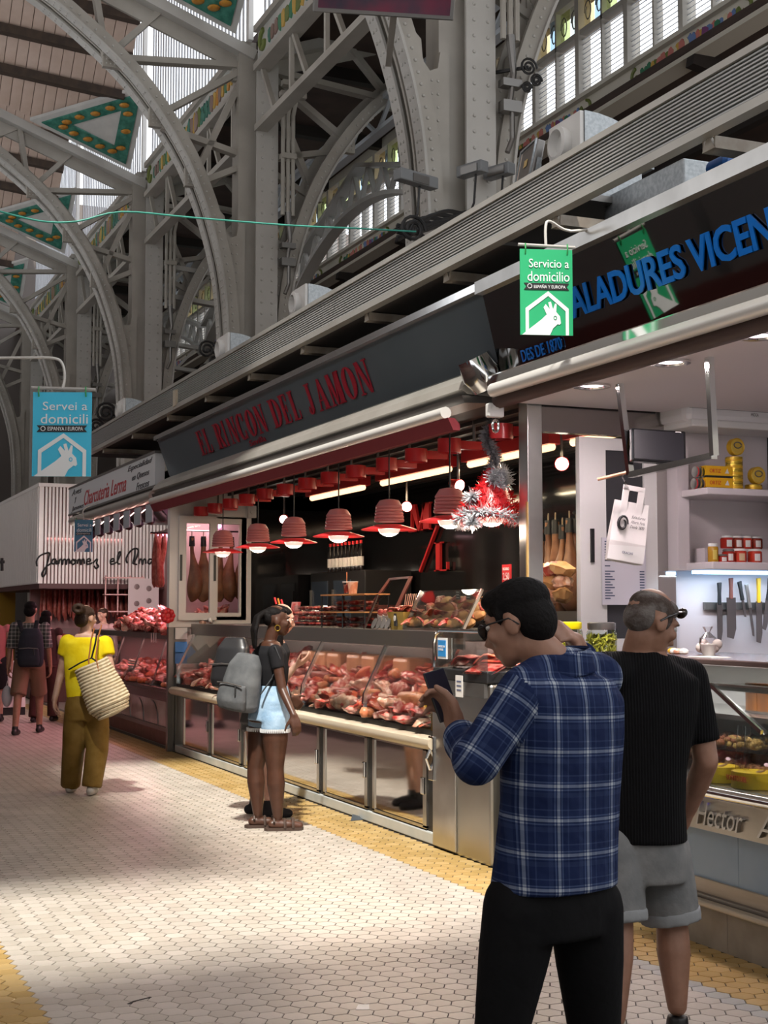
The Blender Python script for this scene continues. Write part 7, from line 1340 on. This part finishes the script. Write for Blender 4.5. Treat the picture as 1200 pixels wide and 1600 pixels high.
blk = cloth('strap_black', (.015, .018, .022)); MB().tube([K(152, 985, 12.38), K(149, 1005, 12.33), K(143, 1028, 12.33), K(125, 1036, 12.33), K(108, 1046, 12.36)], .02, 8, sq=.35).build('back_strap', blk, o); MB().tube([K(143, 1028, 12.33), K(165, 1043, 12.33)], .02, 8, sq=.35).build('back_strap', blk, o)
sbg = thing('straw_basket_bag', 'woven straw basket bag slung on the back of the woman in yellow', 'bag', o.location + Matrix.Rotation(-PS, 3, 'Z') @ K(160, 1076, 12.22), -PS); sbg.rotation_euler = (0, -.45, -PS)
straw = mat('straw', (.62, .53, .37), .8, var=(.5, .4, .25), vs=25, bump=.6, bs=40); prof_ = [(.001, -.235), (.12, -.22), (.165, -.14), (.155, 0), (.14, .12), (.13, .22)]
b = MB()
for k in range(16):
    z = -.2 + k * .028; r = next((prof_[i][0] + (prof_[i + 1][0] - prof_[i][0]) * (z - prof_[i][1]) / (prof_[i + 1][1] - prof_[i][1]) for i in range(len(prof_) - 1) if prof_[i][1] <= z <= prof_[i + 1][1]), .13)
    MB().tube([(r * math.cos(t) * 1.1, r * .75 * math.sin(t), z + .006 * math.sin(t * 2)) for t in [i * PI / 12 for i in range(25)]], .016, 6).build('woven_coil', straw, sbg, True)
MB().lathe([(r * .98, z) for r, z in prof_], n=24, M=Matrix.Diagonal((1.1, .75, 1, 1))).build('lining', straw, sbg, True)
for k in range(8): MB().tube([(.125 * (1 - k / 9) * math.cos(t) * 1.1, .125 * (1 - k / 9) * .75 * math.sin(t), -.225 - .002 * k) for t in [i * PI / 10 for i in range(21)]], .013, 6).build('base_coil', straw, sbg, True)
lea = mat('tan_leather', (.36, .13, .04), .5)
for x in (-.02, .05): MB().tube([(x, -.1, .12), (x + .03, -.09, .26), (x + .12, -.05, .42), (x + .17, .02, .5)], .012, 6, sq=.5).build('leather_handle', lea, sbg, True)
# ---------------------------------------------------------------- far figures (compact builder)
def walker(lab, x, D, hgt, yaw, skin, hair, top, bot, shorts=False, long=False, sleeve=.5, stride=.12, z0=0, shoes=black, vox=.013, apron=None):
    o, K = person_root(lab, x, D); o.rotation_euler.z += yaw; k = hgt / 1.72; s = lambda *p: V(p) * k
    body = MB(); hc = s(0, .02, 1.6); HM = hframe((0, 1, -.08)); head_geo(body, hc, HM, k); limb(body, [s(0, 0, 1.52), s(0, -.01, 1.42)], [.055 * k, .06 * k]); rings(body, [(s(0, 0, 1.44), .09, .065, 0), (s(0, 0, 1.36), .17, .09, 0), (s(0, 0, 1.1), .14, .1, 0), (s(0, 0, .92), .165, .12, 0)])
    A = [[s(e * .2, 0, 1.38), s(e * .25, -.02, 1.1), s(e * .26, .06 * e, .86)] for e in (-1, 1)]; Lg = [[s(e * .09, 0, .9), s(e * .1, stride * e, .48), s(e * .1, stride * e * 1.4 - .05, .08)] for e in (-1, 1)]
    for P in A: limb(body, P, [.048 * k, .038 * k, .027 * k])
    for P in Lg: limb(body, P, [.09 * k, .055 * k, .038 * k])
    for e, P in zip((-1, 1), A): hand(body, P[2], (0, .1, -1), (-e, 0, 0), e, .5, k)
    for P in Lg: feet_geo(body, P[2], (0, 1, 0))
    blob('body', body, vox * .8, skin, o, 3); face_bits(o, hc, HM, k); mb = MB(); q = lambda *p: hc + HM @ (V(p) * k)
    for p, r in (((0, -.016, .045), (.082, .1, .07)), ((0, -.06, -.02), (.078, .052, .08))): mb.ball(q(*p), tuple(v * k for v in r), 14, 8, HM)
    if long: rings(mb, [(q(0, -.06, .0), .08, .05, 0), (q(0, -.075, -.15), .09, .04, 0), (q(0, -.07, -.34), .08, .03, 0)])
    blob('hair', mb, vox * .8, hair, o, 2); sh = MB(); rings(sh, [(s(0, 0, 1.43), .11, .08, 0), (s(0, 0, 1.37), .19, .105, 0), (s(0, 0, 1.2), .185, .12, 0), (s(0, 0, .98), .175, .125, 0), (s(0, 0, .86), .19, .135, 0)])
    for P in A: limb(sh, [P[0], P[0].lerp(P[1], sleeve * 2 if sleeve < .5 else 1.0)] if sleeve <= .5 else [P[0], P[1], P[2]], [.066, .06] if sleeve <= .5 else [.066, .055, .045], 14, (1, 0))
    so = blob('top', sh, vox, top, o, 4); uv_planar(so, [(V((0, 0, 0)), V((1, 0, 0)), V((0, 0, 1)), V((0, 0, 0)), V((0, 0, 1)), 1)])
    tr = MB(); rings(tr, [(s(0, 0, .95), .165, .12, 0), (s(0, 0, .84), .185, .135, 0)])
    for P in Lg: limb(tr, [P[0], P[0].lerp(P[1], .95)] if shorts else [P[0], P[1], P[2]], [.115, .105] if shorts else [.105, .085, .08], 16, (1, 0))
    blob('bottoms', tr, vox, bot, o, 4); sb = MB(); [shoe(sb, P[2], (0, 1, 0)) for P in Lg]; blob('shoes', sb, vox, shoes, o, 2)
    if z0: o.location.z = z0
    return o, K
chk = plaid('grey_check', (.05, .055, .055), (.18, .18, .17), (.5, .48, .45), .05, [(0, 0), (.3, .25), (.5, 1), (.62, .2), (.8, 0)])
o, K = walker('far man in a checked shirt and beige shorts with a dark backpack', 43, 18.6, 1.74, 0, skinA, hairblk, chk, cloth('beige_cotton', (.22, .13, .09), .4), True, stride=.16)
pack_obj('dark blue-grey backpack on the far man in the checked shirt', o, K, (48, 1012), 18.35, .34, .5, .18, cloth('pack_navy', (.03, .033, .045), .4), 0)
for x in (30, 58): MB().tube([K(x, 970, 18.5), K(x + (4 if x < 40 else -3), 985, 18.38), K(46, 1000, 18.36)], .03, 8, sq=.4).build('pack_strap', blk, o)
pb = tag(MB().ball((0, 0, 0), (.07, .05, .14), 12, 8).build('plastic_bag', mat('bag_film', (.4, .42, .47), .4), smooth=True, loc=o.location + Matrix.Rotation(-PS, 3, 'Z') @ K(11, 1088, 18.5)), 'pale plastic shopping bag held low by the far man', 'bag'); MB().tube([(-.02, 0, .1), (0, 0, .2), (.02, 0, .1)], .006, 5).build('bag_handle', white, pb)
walker('far woman with long straight dark hair in brown trousers', 68, 20.6, 1.62, -.1, skinB, hairblk, cloth('top_dark', (.05, .025, .025)), cloth('brown_cotton', (.07, .03, .027), .4), False, True, .1, .1)
walker('person at the picture edge with a black bag', -14, 20.5, 1.68, .1, skinB, hairbrn, cloth('pink_top', (.45, .16, .16)), cloth('dark_skirt', (.02, .02, .022)), True, False, .1, .1)
# vendors behind the counters
def vend(lab, px_, py_, X, hgt, yaw, **kw):
    p = at(px_, py_, X=X); dd = V((p.x, p.y, 0)).dot(_fh); return walker(lab, px_, dd, hgt, yaw, **kw)
vend('dark haired vendor woman bending behind the bread case', 664, 925, 5.35, 1.66, 2.4, skin=skinA, hair=hairblk, top=cloth('vendor_black', (.02, .008, .009)), bot=black, long=True, sleeve=.9, stride=.02)
vend('vendor man seen through the glass beside the steel post', 853, 860, 5.55, 1.86, -2.6, skin=skinA, hair=hairbrn, top=cloth('vendor_dark', (.02, .015, .015)), bot=black, sleeve=.5, stride=.02)
vend('butcher in pale clothes behind the far heaped counter', 158, 955, 4.95, 1.66, 2.6, skin=skinB, hair=hairbrn, top=cloth('butcher_pale', (.5, .3, .3)), bot=black, sleeve=.9, stride=.02)

bpy.data.scenes.remove(TMP)
